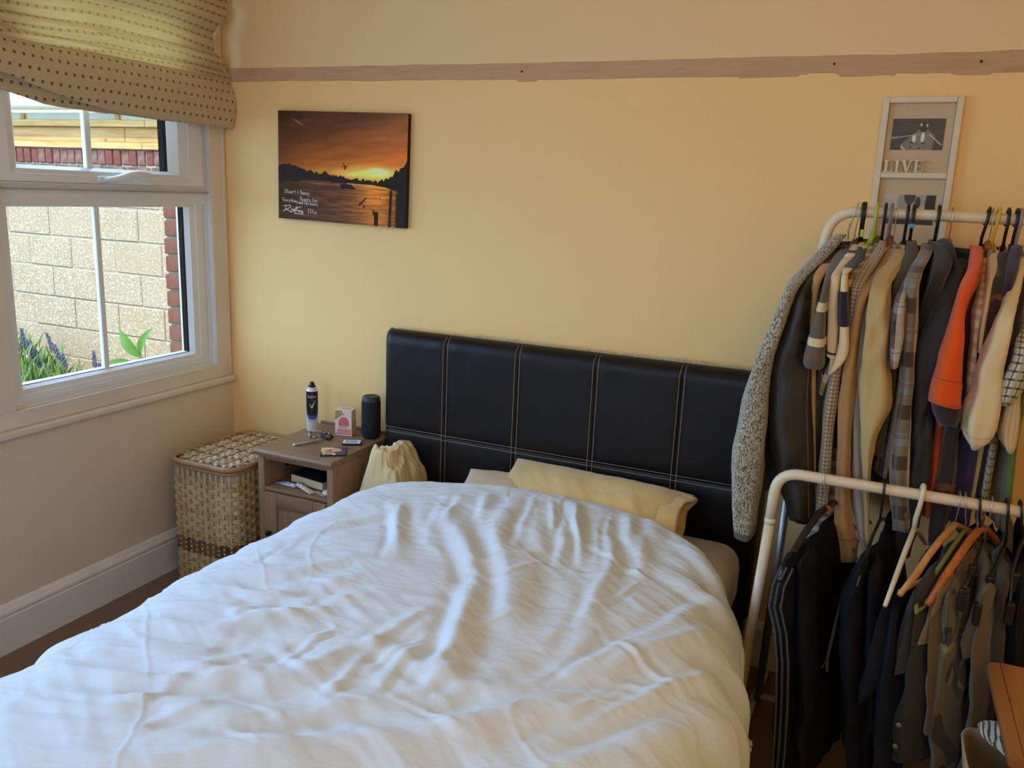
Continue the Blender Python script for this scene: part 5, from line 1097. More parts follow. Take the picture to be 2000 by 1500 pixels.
pm = print_mat(.3, .4)
def photo(f, cx, cz, w, h, sk=0):
    c = f(); n, m = c.shape[:2]; X = np.linspace(-w/2, w/2, m)[None, :]*np.ones((n, 1)); Z = np.linspace(-h/2, h/2, n)[:, None]*np.ones((1, m))
    link('photograph', grid_mesh('photograph', np.stack([X+cx, 0*X+.0032, Z+cz], -1), cols=c), pm, fr_)
photo(photo_boat, -.003, .362, .136, .086); photo(photo_faces, -.001, .152, .136, .084); photo(photo_boat, -.001, -.06, .136, .086)
me = text_mesh('LIVE', .05, .003); xs_ = [v.co.x for v in me.vertices]; zs_ = [v.co.y for v in me.vertices]; w_ = max(xs_)-min(xs_); h_ = max(zs_)-min(zs_)
def slab_word():
    """LIVE in slab-serif capitals 33 mm high standing on the divider"""
    mb = MB(); H = .034; y0, y1 = -.013, -.004; st = .0075; th = .0034; se = .0062
    cnt = [0]
    def bar(x0, x1, z0, z1): cnt[0] += 1; e = .00007*cnt[0]; mb.box((x0+e, y0-e, z0+e*.6), (x1-e, y1, z1-e*.6))
    x = -.083
    bar(x+.004, x+.004+st, 0, H); bar(x, x+.0155, H-th, H); bar(x, x+.026, 0, th); bar(x+.0226, x+.026, th, .011)                       # L
    x += .0285; bar(x+.004, x+.004+st, 0, H); bar(x, x+.0155, H-th, H); bar(x, x+.0155, 0, th)                                      # I
    x += .0165; mb.prism([(x+.003, H), (x+.011, H), (x+.0185, .010), (x+.0255, H), (x+.029, H), (x+.0185, 0), (x+.0155, 0)], 1, y0, y1); bar(x, x+.0135, H-th, H); bar(x+.021, x+.0325, H-th, H)   # V
    x += .0335; bar(x+.004, x+.004+st, 0, H); bar(x, x+.026, H-th, H); bar(x, x+.027, 0, th); bar(x+.0115, x+.019, .0155, .0190); bar(x+.0226, x+.026, H-.010, H); bar(x+.0236, x+.027, 0, .011); bar(x+.0165, x+.019, .0115, .0230)  # E
    me = mb.mesh('word'); return xf(me, lambda c: c+Vector((0, 0, .256)))
link('word_letters', slab_word(), m_fw, fr_)
# ------------------------------------------------------------------ clothes rack
m_rack = M((226, 212, 184), .35, .45, var=.05, vs=14); m_steel = M((150, 150, 150), .35, .5, .7, var=.05)
def bend(p, c, q, r, n=8):
    p, c, q = Vector(p), Vector(c), Vector(q); a = (p-c).normalized()*r; b = (q-c).normalized()*r; out = [p]
    for i in range(n+1):
        t = i/n; out.append(c+a*(1-t)**2+b*t**2)
    out.append(q); return out
RBY, RFY, RBZ, RFZ = -.27, -.60, 1.541, .889
rack = empty('clothes_rack', (2.9, -.4, 0), 'white metal two-tier clothes rack full of garments right of the bed', 'rack'); RO = (2.9, -.4, 0)
def rt(name, pts, r, m, flat=1): mb = MB(RO); mb.tube(pts, r, 14, flat=flat); return mb.build(name, m, rack, True)
rt('top_rail', bend((2.338, RBY, 1.40), (2.348, RBY, RBZ), (3.50, RBY, RBZ-.006), .075), .0140, m_rack)
rt('lower_rail', bend((2.312, RFY, .75), (2.316, RFY, RFZ), (3.50, RFY, RFZ-.006), .060), .0138, m_rack)
rt('rear_post', [(2.338, RBY, 1.40), (2.330, RBY, .90)], .0120, m_rack); rt('rear_post', [(2.330, RBY, .90), (2.312, RBY, .03)], .0120, m_steel)
rt('front_post', [(2.312, RFY, .75), (2.278, RFY, .03)], .0135, m_rack)
rt('collar_ring', [(2.3385, RBY, 1.412), (2.338, RBY, 1.396)], .0152, m_rack); rt('collar_ring', [(2.3125, RFY, .762), (2.312, RFY, .746)], .0145, m_rack)
rt('foot_bar', [(2.312, -.08, .022), (2.290, -.40, .022), (2.275, -.70, .022)], .0125, m_rack)
rt('rear_post', [(3.50, RBY, RBZ-.006), (3.50, RBY, .03)], .012, m_rack); rt('front_post', [(3.50, RFY, RFZ-.012), (3.50, RFY, .03)], .0135, m_rack); rt('foot_bar', [(3.50, -.08, .022), (3.50, -.70, .022)], .0125, m_rack)
rt('cross_bar', [(2.312, RBY, .05), (3.50, RBY, .05)], .010, m_rack)
for x, y in ((2.312, -.08), (2.275, -.70), (3.50, -.08), (3.50, -.70)):
    mb = MB(RO); mb.lathe([(.015, 0), (.016, .004), (.014, .012)], (x, y, 0), 14); mb.build('foot_cap', m_black, rack)
# ------------------------------------------------------------------ cloth patterns
def cloth(col, rough=.85, sheen=.25, var=.1, weave=900, spec=.15, stripes=(), fleck=None, camo=None, wr=.35):
    """woven cloth; stripes = (axis 'u'/'v', period m, width fraction, offset, colour, opacity)"""
    t = NT('cloth'); uv = t.n('ShaderNodeUVMap'); sep = t.n('ShaderNodeSeparateXYZ'); t.l(uv.outputs[0], sep.inputs[0])
    c = rgba(col); d = (c[0]*(1-var), c[1]*(1-var), c[2]*(1-var), 1)
    base = t.mix(t.noise(14, t.coord('Object'), 4), c, d)
    if fleck:
        nz = t.noise(300, t.coord('Object', (1, 1, .45)), 3, .75); base = t.mix(t.ramp(nz, [(.45, (0, 0, 0, 1)), (.58, (1, 1, 1, 1))]), base, rgba(fleck))
    if camo:
        for k, (cc_, sc, th) in enumerate(camo):
            nz = t.noise(sc, t.coord('Object', (1+.2*k, 1, 1)), 2, .4, 1.2); base = t.mix(t.math('GREATER_THAN', nz, th), base, rgba(cc_))
    for ax, per, wd, off, cc_, op in stripes:
        f = t.math('FRACT', t.math('ADD', t.math('DIVIDE', sep.outputs[0 if ax == 'u' else 1], per), off))
        base = t.mix(t.math('MULTIPLY', t.math('LESS_THAN', f, wd), op), base, rgba(cc_))
    t.bump(t.math('ADD', t.noise(weave, t.coord('Object'), 2), t.math('MULTIPLY', t.noise(38, t.coord('Object', (1, 1, .5)), 3), 1.2)), wr, .002)
    return t.fin(base, rough, spec, sheen=sheen)
def refine_rows(rows, step=.016):
    A = np.array(rows, float); L = np.concatenate([[0], np.cumsum(np.linalg.norm(np.diff(np.stack([(A[:, 0]+A[:, 1])/2, A[:, 2], A[:, 3]], 1), axis=0), axis=1))])
    n = max(6, int(L[-1]/step)); s = np.linspace(0, L[-1], n); B = np.stack([np.interp(s, L, A[:, k]) for k in range(4)], 1)
    for _ in range(2): B[1:-1] = (B[:-2]+B[1:-1]*2+B[2:])/4
    return B, s
def sleeve_mesh(name, rows, depth, o, seed, wrk=.005, open_end=True):
    B, s = refine_rows(rows); n = len(B); K = 30; th = np.linspace(0, 2*math.pi, K+1)
    cx = (B[:, 0]+B[:, 1])/2; a = np.maximum((B[:, 1]-B[:, 0])/2, .005); b = np.interp(s/s[-1], [0, .12, .3, 1], [.025, depth*.7, depth, depth*.95])
    b = np.minimum(b, a*2.6+.01)
    V = np.zeros((n, K+1, 3)); T = th[None, :]; S_ = s[:, None]
    e = .78; cs, sn = np.cos(T), np.sin(T); cs = np.sign(cs)*np.abs(cs)**e; sn = np.sign(sn)*np.abs(sn)**e
    w = wrk*fbm(np.cos(T)*1.7+seed+S_*0, np.sin(T)*1.7+S_*9+seed*3, seed)+wrk*.9*np.sin(T*5+seed+1.2*np.sin(S_*8+seed))*np.clip(S_*3, 0, 1)*.5
    diag = wrk*.9*(1-2*np.abs(vnoise(S_*11+T*.9+seed, T*.6+seed*2+0*S_, seed+3))); w = (w+diag*.7)*np.minimum(1, a/.02)[:, None]
    V[..., 0] = cx[:, None]+(a[:, None]+w)*cs-o[0]; V[..., 1] = B[:, 2][:, None]+(b[:, None]+w)*sn-o[1]; V[..., 2] = B[:, 3][:, None]-o[2]+.004*np.cos(T*2+seed)*(S_/s[-1])**4
    V[:, -1] = V[:, 0]
    uv = np.stack([T*.5*(a+b).mean()+0*S_, S_+0*T], -1)
    if open_end:   # turned-in hem so the cuff has thickness
        c0 = V[-1].mean(0); i1 = c0+(V[-1]-c0)*.88; i2 = i1+np.array((0, 0, min(.05, s[-1]*.2))); i3 = c0+(i2-c0)*.8; i3[:, 2] = i2[:, 2]
        V = np.concatenate([V, i1[None], i2[None], i3[None]]); uv = np.concatenate([uv, uv[-1:]+(0, .004), uv[-1:]+(0, .05), uv[-1:]+(0, .06)])
    cap = V[0].mean(0)[None, None]+0*V[:1]; V = np.concatenate([cap, V]); uv = np.concatenate([uv[:1], uv])
    return grid_mesh(name, V, uv, flip=False)
def torso_mesh(name, xr, rows, hem, o, seed, th=.011, wav=.008, far=1.0):
    A = np.array(rows, float); cx = (A[:, 0]+A[:, 1])/2; zt = 1.462; n = 46; m = 34
    zz = np.linspace(zt, hem, n); order = np.argsort(A[:, 3]); cz = A[order, 3]
    ys = A[:, 2].min(); out = np.zeros((n, 2*m+1, 3)); uv = np.zeros((n, 2*m+1, 2))
    for i, z in enumerate(zz):
        xn = float(np.interp(z, cz, cx[order])); yn = float(np.interp(z, cz, A[order, 2]))+.045
        yn = min(yn, RBY-.055); yf = min(-.028, RBY+(RBY-yn)*.92*far); xf_ = xr+min(.10, (xr-xn)*.35)
        q = (zt-z)/(zt-hem); s = np.linspace(0, 1, m)
        prof = th*np.clip(1-np.abs(2*s-1)**5, 0, 1)**.5*(.35+.65*min(1, q*5))
        wv = wav*min(1, q*3)*(np.sin(s*9+seed+q*1.5)+.5*np.sin(s*21+seed*2))
        X = xn+.010+(xf_-xn-.010)*s+wv; Y = yn+(yf-yn)*s
        left = np.stack([X-prof, Y, 0*s+z], -1); right = np.stack([X+prof, Y, 0*s+z], -1)[::-1]
        P = np.concatenate([left, right, left[:1]]); out[i] = P-np.array(o)
        uu = np.concatenate([s*(yf-yn), (2-s[::-1])*(yf-yn)*0+s[::-1]*(yf-yn)+.013, [0]]); uv[i, :, 0] = uu; uv[i, :, 1] = zt-z
    c = out[-1].copy(); c[:, :] = (out[-1, :1]+out[-1])/2*0+np.stack([np.concatenate([(out[-1, :m]+out[-1, m:2*m][::-1])/2, ((out[-1, :m]+out[-1, m:2*m][::-1])/2)[::-1], ((out[-1, :1]+out[-1, 2*m-1:2*m])/2)])], 0)[0]
    out = np.concatenate([out, c[None]]); uv = np.concatenate([uv, uv[-1:]])
    t0 = out[0]*0+out[0].mean(0); t0 = out[0]*.3+t0*.7; out = np.concatenate([t0[None], out]); uv = np.concatenate([uv[:1], uv])
    return grid_mesh(name, out, uv)
def collar_mesh(name, xr, rows, o, h=.034, th=.003, drop=.5, up=1.0):
    """folded collar band round a narrow neck opening, lying along its hanger"""
    sh = rows[2]; d = Vector(((sh[0]+sh[1])/2-xr, sh[2]-RBY)).normalized(); nrm = Vector((-d.y, d.x)); mb = MB(tuple(o)); rings = []; K = 36
    lift = .006*math.sin(xr*913)+.004*up
    for j in range(K+1):
        a = 2*math.pi*j/K; ca, sa = math.cos(a), math.sin(a); al = .052*ca; ac = .0048*math.copysign(abs(sa)**.6, sa)
        x = xr+d.x*al+nrm.x*ac; y = RBY+d.y*al+nrm.y*ac; fr = (1+ca)/2; z1 = 1.474+lift-.026*fr**1.5-.010*(1-fr)
        ox = nrm.x*.0042*sa+d.x*.010*ca; oy = nrm.y*.0042*sa+d.y*.010*ca; dr = h*drop*(.75+.5*fr)
        rings.append([(x, y, z1-.030), (x+ox*.1, y+oy*.1, z1), (x+ox*.45, y+oy*.45, z1+.0025), (x+ox*.8, y+oy*.8, z1-.002), (x+ox*1.15, y+oy*1.15, z1-dr), (x+ox*.75, y+oy*.75, z1-dr), (x+ox*.4, y+oy*.4, z1-.006)])
    mb.loft(rings, True, False, False); return mb
def hook_path(xr, yr, zr, neck, k=1.0, tilt=0.0):
    pts = [(.023, -.020), (.0245, -.004), (.0205, .011), (.011, .0205), (0, .0235), (-.012, .0195), (-.0195, .009), (-.0205, -.006), (-.016, -.024), (-.007, -.040), (-.001, -.052)]
    P = [(xr+tilt*(z-.02)*.6, yr+y*k, zr+z*k) for y, z in pts]; P.append((xr-tilt*.04, yr, neck)); return P
def hanger(xr, col, label, hr=.0027, arm=.0055, near=None, mat=None, armmat=None, neckz=1.466, tilt=0.0, far=.19, arm_flat=1.0, deep=.62, wide=None):
    h = empty('clothes_hanger', (xr, RBY, RBZ), label, 'hanger', 'hangers on the top rail'); o = (xr, RBY, RBZ)
    m = mat or M(col, .4, .45, var=0); am = armmat or m
    mb = MB(o); mb.tube(hook_path(xr, RBY, RBZ, neckz, 1, tilt), hr, 8); mb.build('hook', m, h, True)
    nx, ny, nz = near; p0 = (xr, RBY, neckz+.002)
    mb = MB(o)
    def lp(t, d): return (xr+(nx-xr)*t*d, RBY+(ny-RBY)*t*d, neckz+(nz-neckz)*t*d-.012*math.sin(math.pi*t))
    ptsn = [lp(t, deep) for t in (1, .7, .4, .15)]; ptsf = [(2*xr-q[0], 2*RBY-q[1], q[2]) for q in ptsn][::-1]
    ws = wide or arm; mb.tube(ptsn+[p0]+ptsf, [arm*.7, arm, ws, ws, ws*1.1, ws, ws, arm, arm*.7], 8, flat=arm_flat); mb.build('arms', am, h, True)
    return h
# ------------------------------------------------------------------ garments on the top rail (coordinates in metres: x-left, x-right, y, z down the near shoulder and sleeve)
GARM={
 'fleece':(2.414,[(2.367,2.396,-0.31,1.48),(2.321,2.359,-0.38,1.422),(2.286,2.324,-0.45,1.376),(2.274,2.302,-0.52,1.341),(2.26,2.291,-0.52,1.285),(2.244,2.285,-0.52,1.236),(2.222,2.27,-0.52,1.154),(2.207,2.266,-0.52,1.077),(2.195,2.269,-0.52,0.993),(2.19,2.271,-0.52,0.908),(2.195,2.273,-0.52,0.822),(2.204,2.27,-0.52,0.734),(2.221,2.267,-0.52,0.682)]),
'leather':(2.423,[(2.383,2.409,-0.31,1.451),(2.352,2.386,-0.37,1.415),(2.321,2.351,-0.43,1.385),(2.301,2.336,-0.49,1.341),(2.287,2.34,-0.49,1.285),(2.275,2.345,-0.49,1.237),(2.269,2.354,-0.49,1.157),(2.257,2.358,-0.49,1.142),(2.264,2.376,-0.49,1.041),(2.277,2.389,-0.49,0.959),(2.3,2.399,-0.49,0.877),(2.329,2.409,-0.49,0.794),(2.351,2.412,-0.49,0.737)]),
'tan':(2.428,[(2.36,2.395,-0.3,1.439),(2.35,2.387,-0.397,1.413),(2.337,2.36,-0.495,1.382),(2.334,2.353,-0.495,1.34),(2.339,2.359,-0.495,1.281),(2.353,2.371,-0.495,1.163),(2.358,2.373,-0.495,1.13),(2.375,2.386,-0.495,1.009),(2.393,2.401,-0.495,0.886),(2.406,2.414,-0.495,0.782)]),
'greypolo':(2.433,[(2.382,2.413,-0.3,1.453),(2.369,2.408,-0.378,1.421),(2.364,2.395,-0.457,1.39),(2.365,2.38,-0.535,1.365),(2.361,2.378,-0.535,1.322),(2.352,2.383,-0.535,1.268),(2.345,2.388,-0.535,1.218),(2.339,2.391,-0.535,1.18),(2.341,2.393,-0.535,1.161)]),
'creampolo':(2.451,[(2.412,2.429,-0.3,1.456),(2.404,2.429,-0.368,1.433),(2.388,2.412,-0.437,1.408),(2.379,2.402,-0.505,1.383),(2.376,2.405,-0.505,1.344),(2.383,2.414,-0.505,1.268),(2.389,2.418,-0.505,1.21),(2.393,2.418,-0.505,1.186)]),
'navypolo':(2.461,[(2.43,2.452,-0.3,1.455),(2.412,2.448,-0.415,1.418),(2.403,2.417,-0.53,1.395),(2.406,2.422,-0.53,1.356),(2.409,2.43,-0.53,1.311),(2.415,2.437,-0.53,1.266),(2.419,2.442,-0.53,1.236),(2.418,2.448,-0.53,1.199),(2.41,2.439,-0.53,1.173),(2.403,2.412,-0.53,1.145)]),
'olive':(2.466,[(2.452,2.471,-0.3,1.455),(2.438,2.458,-0.39,1.422),(2.416,2.436,-0.48,1.384),(2.417,2.43,-0.48,1.345),(2.425,2.435,-0.48,1.287),(2.397,2.426,-0.48,1.155),(2.387,2.402,-0.48,1.111),(2.385,2.398,-0.48,1.082)]),
'gingham':(2.483,[(2.479,2.496,-0.3,1.47),(2.467,2.494,-0.367,1.439),(2.44,2.474,-0.433,1.402),(2.429,2.459,-0.5,1.367),(2.428,2.453,-0.5,1.329),(2.432,2.45,-0.5,1.291),(2.432,2.449,-0.5,1.252),(2.423,2.442,-0.5,1.192),(2.414,2.436,-0.5,1.178),(2.406,2.432,-0.5,1.118),(2.404,2.435,-0.5,1.057),(2.406,2.432,-0.5,0.996),(2.409,2.435,-0.5,0.934),(2.409,2.439,-0.5,0.872),(2.411,2.443,-0.5,0.808),(2.414,2.434,-0.5,0.76)]),
'brown':(2.497,[(2.5,2.518,-0.3,1.45),(2.486,2.511,-0.372,1.417),(2.469,2.492,-0.443,1.385),(2.446,2.474,-0.515,1.355),(2.443,2.464,-0.515,1.32),(2.441,2.461,-0.515,1.274),(2.441,2.46,-0.515,1.197),(2.436,2.462,-0.515,1.184),(2.437,2.468,-0.515,1.137),(2.439,2.47,-0.515,1.066),(2.452,2.478,-0.515,0.945),(2.462,2.494,-0.515,0.823),(2.472,2.512,-0.515,0.741),(2.481,2.526,-0.515,0.701),(2.493,2.528,-0.515,0.661)]),
'blue':(2.502,[(2.497,2.519,-0.3,1.441),(2.488,2.512,-0.363,1.412),(2.471,2.493,-0.427,1.365),(2.462,2.478,-0.49,1.331),(2.459,2.473,-0.49,1.273),(2.463,2.477,-0.49,1.195),(2.462,2.48,-0.49,1.162),(2.469,2.487,-0.49,1.063),(2.481,2.512,-0.49,0.944),(2.498,2.529,-0.49,0.821),(2.507,2.542,-0.49,0.781),(2.531,2.554,-0.49,0.699),(2.54,2.554,-0.49,0.681)]),
'beige':(2.511,[(2.515,2.546,-0.31,1.451),(2.503,2.539,-0.382,1.423),(2.48,2.524,-0.453,1.395),(2.469,2.513,-0.525,1.355),(2.468,2.524,-0.525,1.299),(2.472,2.533,-0.525,1.243),(2.476,2.534,-0.525,1.186),(2.476,2.554,-0.525,1.131),(2.479,2.547,-0.525,1.121),(2.484,2.563,-0.525,1.085),(2.487,2.555,-0.525,1.061),(2.494,2.543,-0.525,1.033),(2.499,2.53,-0.525,0.997),(2.514,2.53,-0.525,0.917),(2.528,2.539,-0.525,0.816),(2.544,2.554,-0.525,0.719)]),
'darkolive':(2.537,[(2.545,2.566,-0.3,1.472),(2.54,2.573,-0.353,1.435),(2.525,2.569,-0.407,1.403),(2.516,2.553,-0.46,1.368),(2.519,2.55,-0.46,1.33),(2.531,2.559,-0.46,1.186),(2.527,2.559,-0.46,1.106),(2.523,2.555,-0.46,1.025),(2.523,2.555,-0.46,0.943)]),
'plaid':(2.551,[(2.585,2.608,-0.3,1.467),(2.569,2.599,-0.37,1.438),(2.55,2.584,-0.44,1.41),(2.545,2.577,-0.51,1.378),(2.548,2.584,-0.51,1.323),(2.552,2.59,-0.51,1.248),(2.565,2.591,-0.51,1.198),(2.565,2.598,-0.51,1.173),(2.572,2.599,-0.51,1.122),(2.57,2.604,-0.51,1.064),(2.572,2.609,-0.51,1.005),(2.573,2.615,-0.51,0.945),(2.579,2.621,-0.51,0.886),(2.59,2.631,-0.51,0.826),(2.602,2.639,-0.51,0.766)]),
'plaidshort':(2.544,[(2.57,2.588,-0.3,1.45),(2.557,2.575,-0.382,1.418),(2.544,2.561,-0.463,1.385),(2.531,2.553,-0.545,1.346),(2.528,2.559,-0.545,1.302),(2.532,2.564,-0.545,1.251),(2.536,2.561,-0.545,1.213),(2.541,2.56,-0.545,1.183)]),
'hoodie':(2.61,[(2.599,2.629,-0.3,1.474),(2.61,2.648,-0.347,1.452),(2.605,2.653,-0.393,1.423),(2.602,2.636,-0.44,1.381),(2.593,2.63,-0.44,1.327),(2.591,2.628,-0.44,1.242),(2.591,2.632,-0.44,1.191),(2.601,2.627,-0.44,1.072)]),
'denim':(2.642,[(2.664,2.694,-0.3,1.437),(2.641,2.692,-0.36,1.405),(2.626,2.684,-0.42,1.378),(2.614,2.679,-0.48,1.334),(2.607,2.671,-0.48,1.3),(2.596,2.666,-0.48,1.265),(2.595,2.657,-0.48,1.212),(2.602,2.647,-0.48,1.126),(2.609,2.657,-0.48,1.004),(2.624,2.666,-0.48,0.885),(2.611,2.663,-0.48,0.8),(2.6,2.653,-0.48,0.697)]),
'orange':(2.724,[(2.69,2.717,-0.29,1.469),(2.687,2.714,-0.377,1.446),(2.681,2.702,-0.463,1.421),(2.663,2.687,-0.55,1.39),(2.658,2.677,-0.55,1.347),(2.654,2.683,-0.55,1.3),(2.647,2.691,-0.55,1.246),(2.64,2.693,-0.55,1.215),(2.644,2.697,-0.55,1.191),(2.636,2.697,-0.55,1.174),(2.632,2.702,-0.55,1.13),(2.633,2.703,-0.55,1.109)]),
'orangunder':(2.724,[(2.637,2.697,-0.545,1.131),(2.637,2.704,-0.545,1.114),(2.641,2.707,-0.545,1.092),(2.651,2.708,-0.545,1.072),(2.663,2.702,-0.545,1.059)]),
'navytee':(2.733,[(2.71,2.727,-0.3,1.432),(2.702,2.721,-0.357,1.397),(2.691,2.711,-0.413,1.363),(2.69,2.711,-0.47,1.301),(2.701,2.72,-0.47,1.22),(2.683,2.712,-0.47,1.09),(2.683,2.71,-0.47,1.039)]),
'greycheck':(2.741,[(2.719,2.734,-0.3,1.444),(2.715,2.733,-0.367,1.402),(2.709,2.726,-0.433,1.366),(2.699,2.72,-0.5,1.317),(2.705,2.72,-0.5,1.262),(2.707,2.727,-0.5,1.207),(2.708,2.727,-0.5,1.157),(2.712,2.73,-0.5,1.139),(2.713,2.732,-0.5,1.117)]),
'ivorypolo':(2.746,[(2.733,2.752,-0.3,1.453),(2.727,2.75,-0.367,1.43),(2.725,2.739,-0.433,1.389),(2.718,2.731,-0.5,1.336),(2.718,2.731,-0.5,1.282),(2.723,2.733,-0.5,1.227)]),
'browntee':(2.767,[(2.754,2.775,-0.3,1.458),(2.743,2.769,-0.36,1.427),(2.733,2.764,-0.42,1.397),(2.728,2.763,-0.48,1.336),(2.726,2.769,-0.48,1.263),(2.731,2.766,-0.48,1.188),(2.682,2.715,-0.48,1.042),(2.687,2.724,-0.48,0.936),(2.681,2.725,-0.48,0.854),(2.687,2.714,-0.48,0.738)]),
'purple':(2.786,[(2.785,2.807,-0.3,1.476),(2.775,2.798,-0.353,1.447),(2.763,2.787,-0.407,1.42),(2.759,2.779,-0.46,1.38),(2.72,2.758,-0.46,1.015),(2.72,2.763,-0.46,0.976),(2.722,2.768,-0.46,0.896),(2.72,2.772,-0.46,0.815),(2.75,2.776,-0.46,0.773)]),
'creamtee':(2.794,[(2.794,2.816,-0.3,1.45),(2.786,2.805,-0.382,1.42),(2.766,2.792,-0.463,1.374),(2.748,2.777,-0.545,1.327),(2.738,2.778,-0.545,1.273),(2.73,2.775,-0.545,1.218),(2.722,2.772,-0.545,1.206),(2.73,2.781,-0.545,1.157),(2.711,2.786,-0.545,1.095),(2.713,2.784,-0.545,1.042),(2.733,2.758,-0.545,1.015)]),
'navysleeve':(2.803,[(2.813,2.833,-0.3,1.447),(2.797,2.819,-0.375,1.406),(2.782,2.81,-0.45,1.338),(2.774,2.801,-0.525,1.274),(2.765,2.803,-0.525,1.233),(2.763,2.798,-0.525,1.196)]),
'grid':(2.814,[(2.833,2.853,-0.3,1.403),(2.816,2.835,-0.39,1.353),(2.799,2.827,-0.48,1.306),(2.786,2.821,-0.57,1.264),(2.79,2.826,-0.57,1.225),(2.779,2.826,-0.57,1.211),(2.774,2.822,-0.57,1.18),(2.773,2.813,-0.57,1.149),(2.779,2.793,-0.57,1.124)]),
'palestripe':(2.827,[(2.853,2.872,-0.3,1.366),(2.836,2.855,-0.38,1.316),(2.82,2.845,-0.46,1.269),(2.791,2.821,-0.54,1.194),(2.793,2.82,-0.54,1.139),(2.789,2.829,-0.54,1.088),(2.787,2.832,-0.54,1.047),(2.809,2.827,-0.54,1.015)]),
'green':(2.841,[(2.865,2.885,-0.3,1.329),(2.848,2.87,-0.4,1.264),(2.823,2.844,-0.5,1.197),(2.823,2.842,-0.5,1.135),(2.819,2.836,-0.5,1.059),(2.828,2.842,-0.5,0.964),(2.832,2.85,-0.5,0.848),(2.84,2.852,-0.5,0.801)]),
}
def garment(key, name, label, cat, mat, hem, depth=.05, collar=None, sleeve_mat=None, torso=True, wrk=.006, th=.011, collar_kw={}, torso_mat=None, group='garments on the top rail', far=1.0):
    xr, rows = GARM[key]; seed = sum(map(ord, key)) % 50
    o = (xr, RBY, min(hem, rows[-1][3])); g = empty(name, o, label, cat, group)
    s = link('sleeve', sleeve_mesh('sleeve', rows, depth, o, seed, wrk), sleeve_mat or mat, g, True)
    if torso:
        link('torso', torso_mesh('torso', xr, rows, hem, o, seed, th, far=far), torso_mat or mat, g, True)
        A = np.array(rows); fr = A.copy(); fr[:, 2] = 2*RBY-A[:, 2]-.0; fr[:, 2] = np.minimum(fr[:, 2], -.075); sh = 2*xr+.02-(A[:, 0]+A[:, 1]); fr[:, 0] = A[:, 0]+np.clip(sh, 0, .12); fr[:, 1] = A[:, 1]+np.clip(sh, 0, .12)
        link('sleeve', sleeve_mesh('sleeve', [tuple(r) for r in fr], depth*.75, o, seed+7, wrk), sleeve_mat or mat, g, True)
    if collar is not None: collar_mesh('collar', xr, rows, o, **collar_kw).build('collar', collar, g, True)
    return g, o, rows
def band(key, g, o, z0, z1, mat, name='stripe', grow=.0012, depth=.05, wrk=.005):
    """a coloured stripe sewn round the sleeve between two heights"""
    xr, rows = GARM[key]; A = np.array(rows); od = np.argsort(A[:, 3]); zs_ = np.linspace(z1, z0, 5); seed = sum(map(ord, key)) % 50
    B, s = refine_rows(rows); od = np.argsort(B[:, 3]); sv = B[od, 3]; K = 30; th = np.linspace(0, 2*math.pi, K+1); V = []
    for z in zs_:
        a0 = float(np.interp(z, sv, B[od, 0])); a1 = float(np.interp(z, sv, B[od, 1])); y = float(np.interp(z, sv, B[od, 2])); S_ = float(np.interp(z, sv, s[od]))
        a = max((a1-a0)/2, .005); b = float(np.interp(S_/s[-1], [0, .12, .3, 1], [.025, depth*.7, depth, depth*.95])); b = min(b, a*2.6+.01)
        cs, sn = np.cos(th), np.sin(th); cs = np.sign(cs)*np.abs(cs)**.78; sn = np.sign(sn)*np.abs(sn)**.78; Sv = S_+0*th
        w = wrk*fbm(np.cos(th)*1.7+seed, np.sin(th)*1.7+Sv*9+seed*3, seed)+wrk*.9*np.sin(th*5+seed+1.2*np.sin(Sv*8+seed))*min(1, S_*3)*.5
        w = (w+wrk*.63*(1-2*np.abs(vnoise(Sv*11+th*.9+seed, th*.6+seed*2, seed+3))))*min(1, a/.02)+grow
        V.append(np.stack([(a0+a1)/2+(a+w)*cs-o[0], y+(b+w)*sn-o[1], z+0*th-o[2]+.004*np.cos(th*2+seed)*(S_/s[-1])**4], -1))
    return link(name, grid_mesh(name, np.array(V)), mat, g, True)
C = cloth
m_fleece = C((186, 180, 160), .95, .4, .05, 300, fleck=(74, 70, 62), wr=.6)
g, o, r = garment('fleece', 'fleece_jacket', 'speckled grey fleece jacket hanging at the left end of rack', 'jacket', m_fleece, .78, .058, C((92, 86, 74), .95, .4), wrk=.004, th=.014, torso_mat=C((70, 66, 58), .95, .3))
band('fleece', g, o, .676, .694, C((92, 90, 86), .8), 'cuff', .0015, .058, .004)
m_lj = C((50, 44, 36), .42, .0, .3, 200, .4, wr=.25)
g, o, r = garment('leather', 'leather_jacket', 'dark brown leather jacket hanging right behind the grey fleece', 'jacket', m_lj, .80, .06, None, wrk=.007, th=.016)
mb = MB(o); mb.tube([(2.358, -.502, 1.35), (2.352, -.55, 1.22), (2.364, -.55, 1.05), (2.385, -.55, .90), (2.402, -.545, .76)], .0012, 5); mb.build('red_piping', C((112, 66, 48), .7), g)
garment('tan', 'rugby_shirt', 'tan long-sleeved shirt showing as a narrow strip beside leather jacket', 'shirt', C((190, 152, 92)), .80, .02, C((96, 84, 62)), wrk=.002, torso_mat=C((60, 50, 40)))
m_gp = C((98, 92, 80)); m_cr = C((216, 198, 156))
g, o, r = garment('greypolo', 'polo_shirt', 'dark grey polo shirt with two cream sleeve stripes and orange lettering', 'shirt', m_gp, .86, .05, C((100, 92, 76)), wrk=.003)
band('greypolo', g, o, 1.300, 1.322, m_cr, wrk=.003); band('greypolo', g, o, 1.216, 1.236, m_cr, wrk=.003)
me = text_mesh('reody', .020, .0006, .25); w_ = max(v.co.x for v in me.vertices); k0 = (2.382, -.606, 1.188)
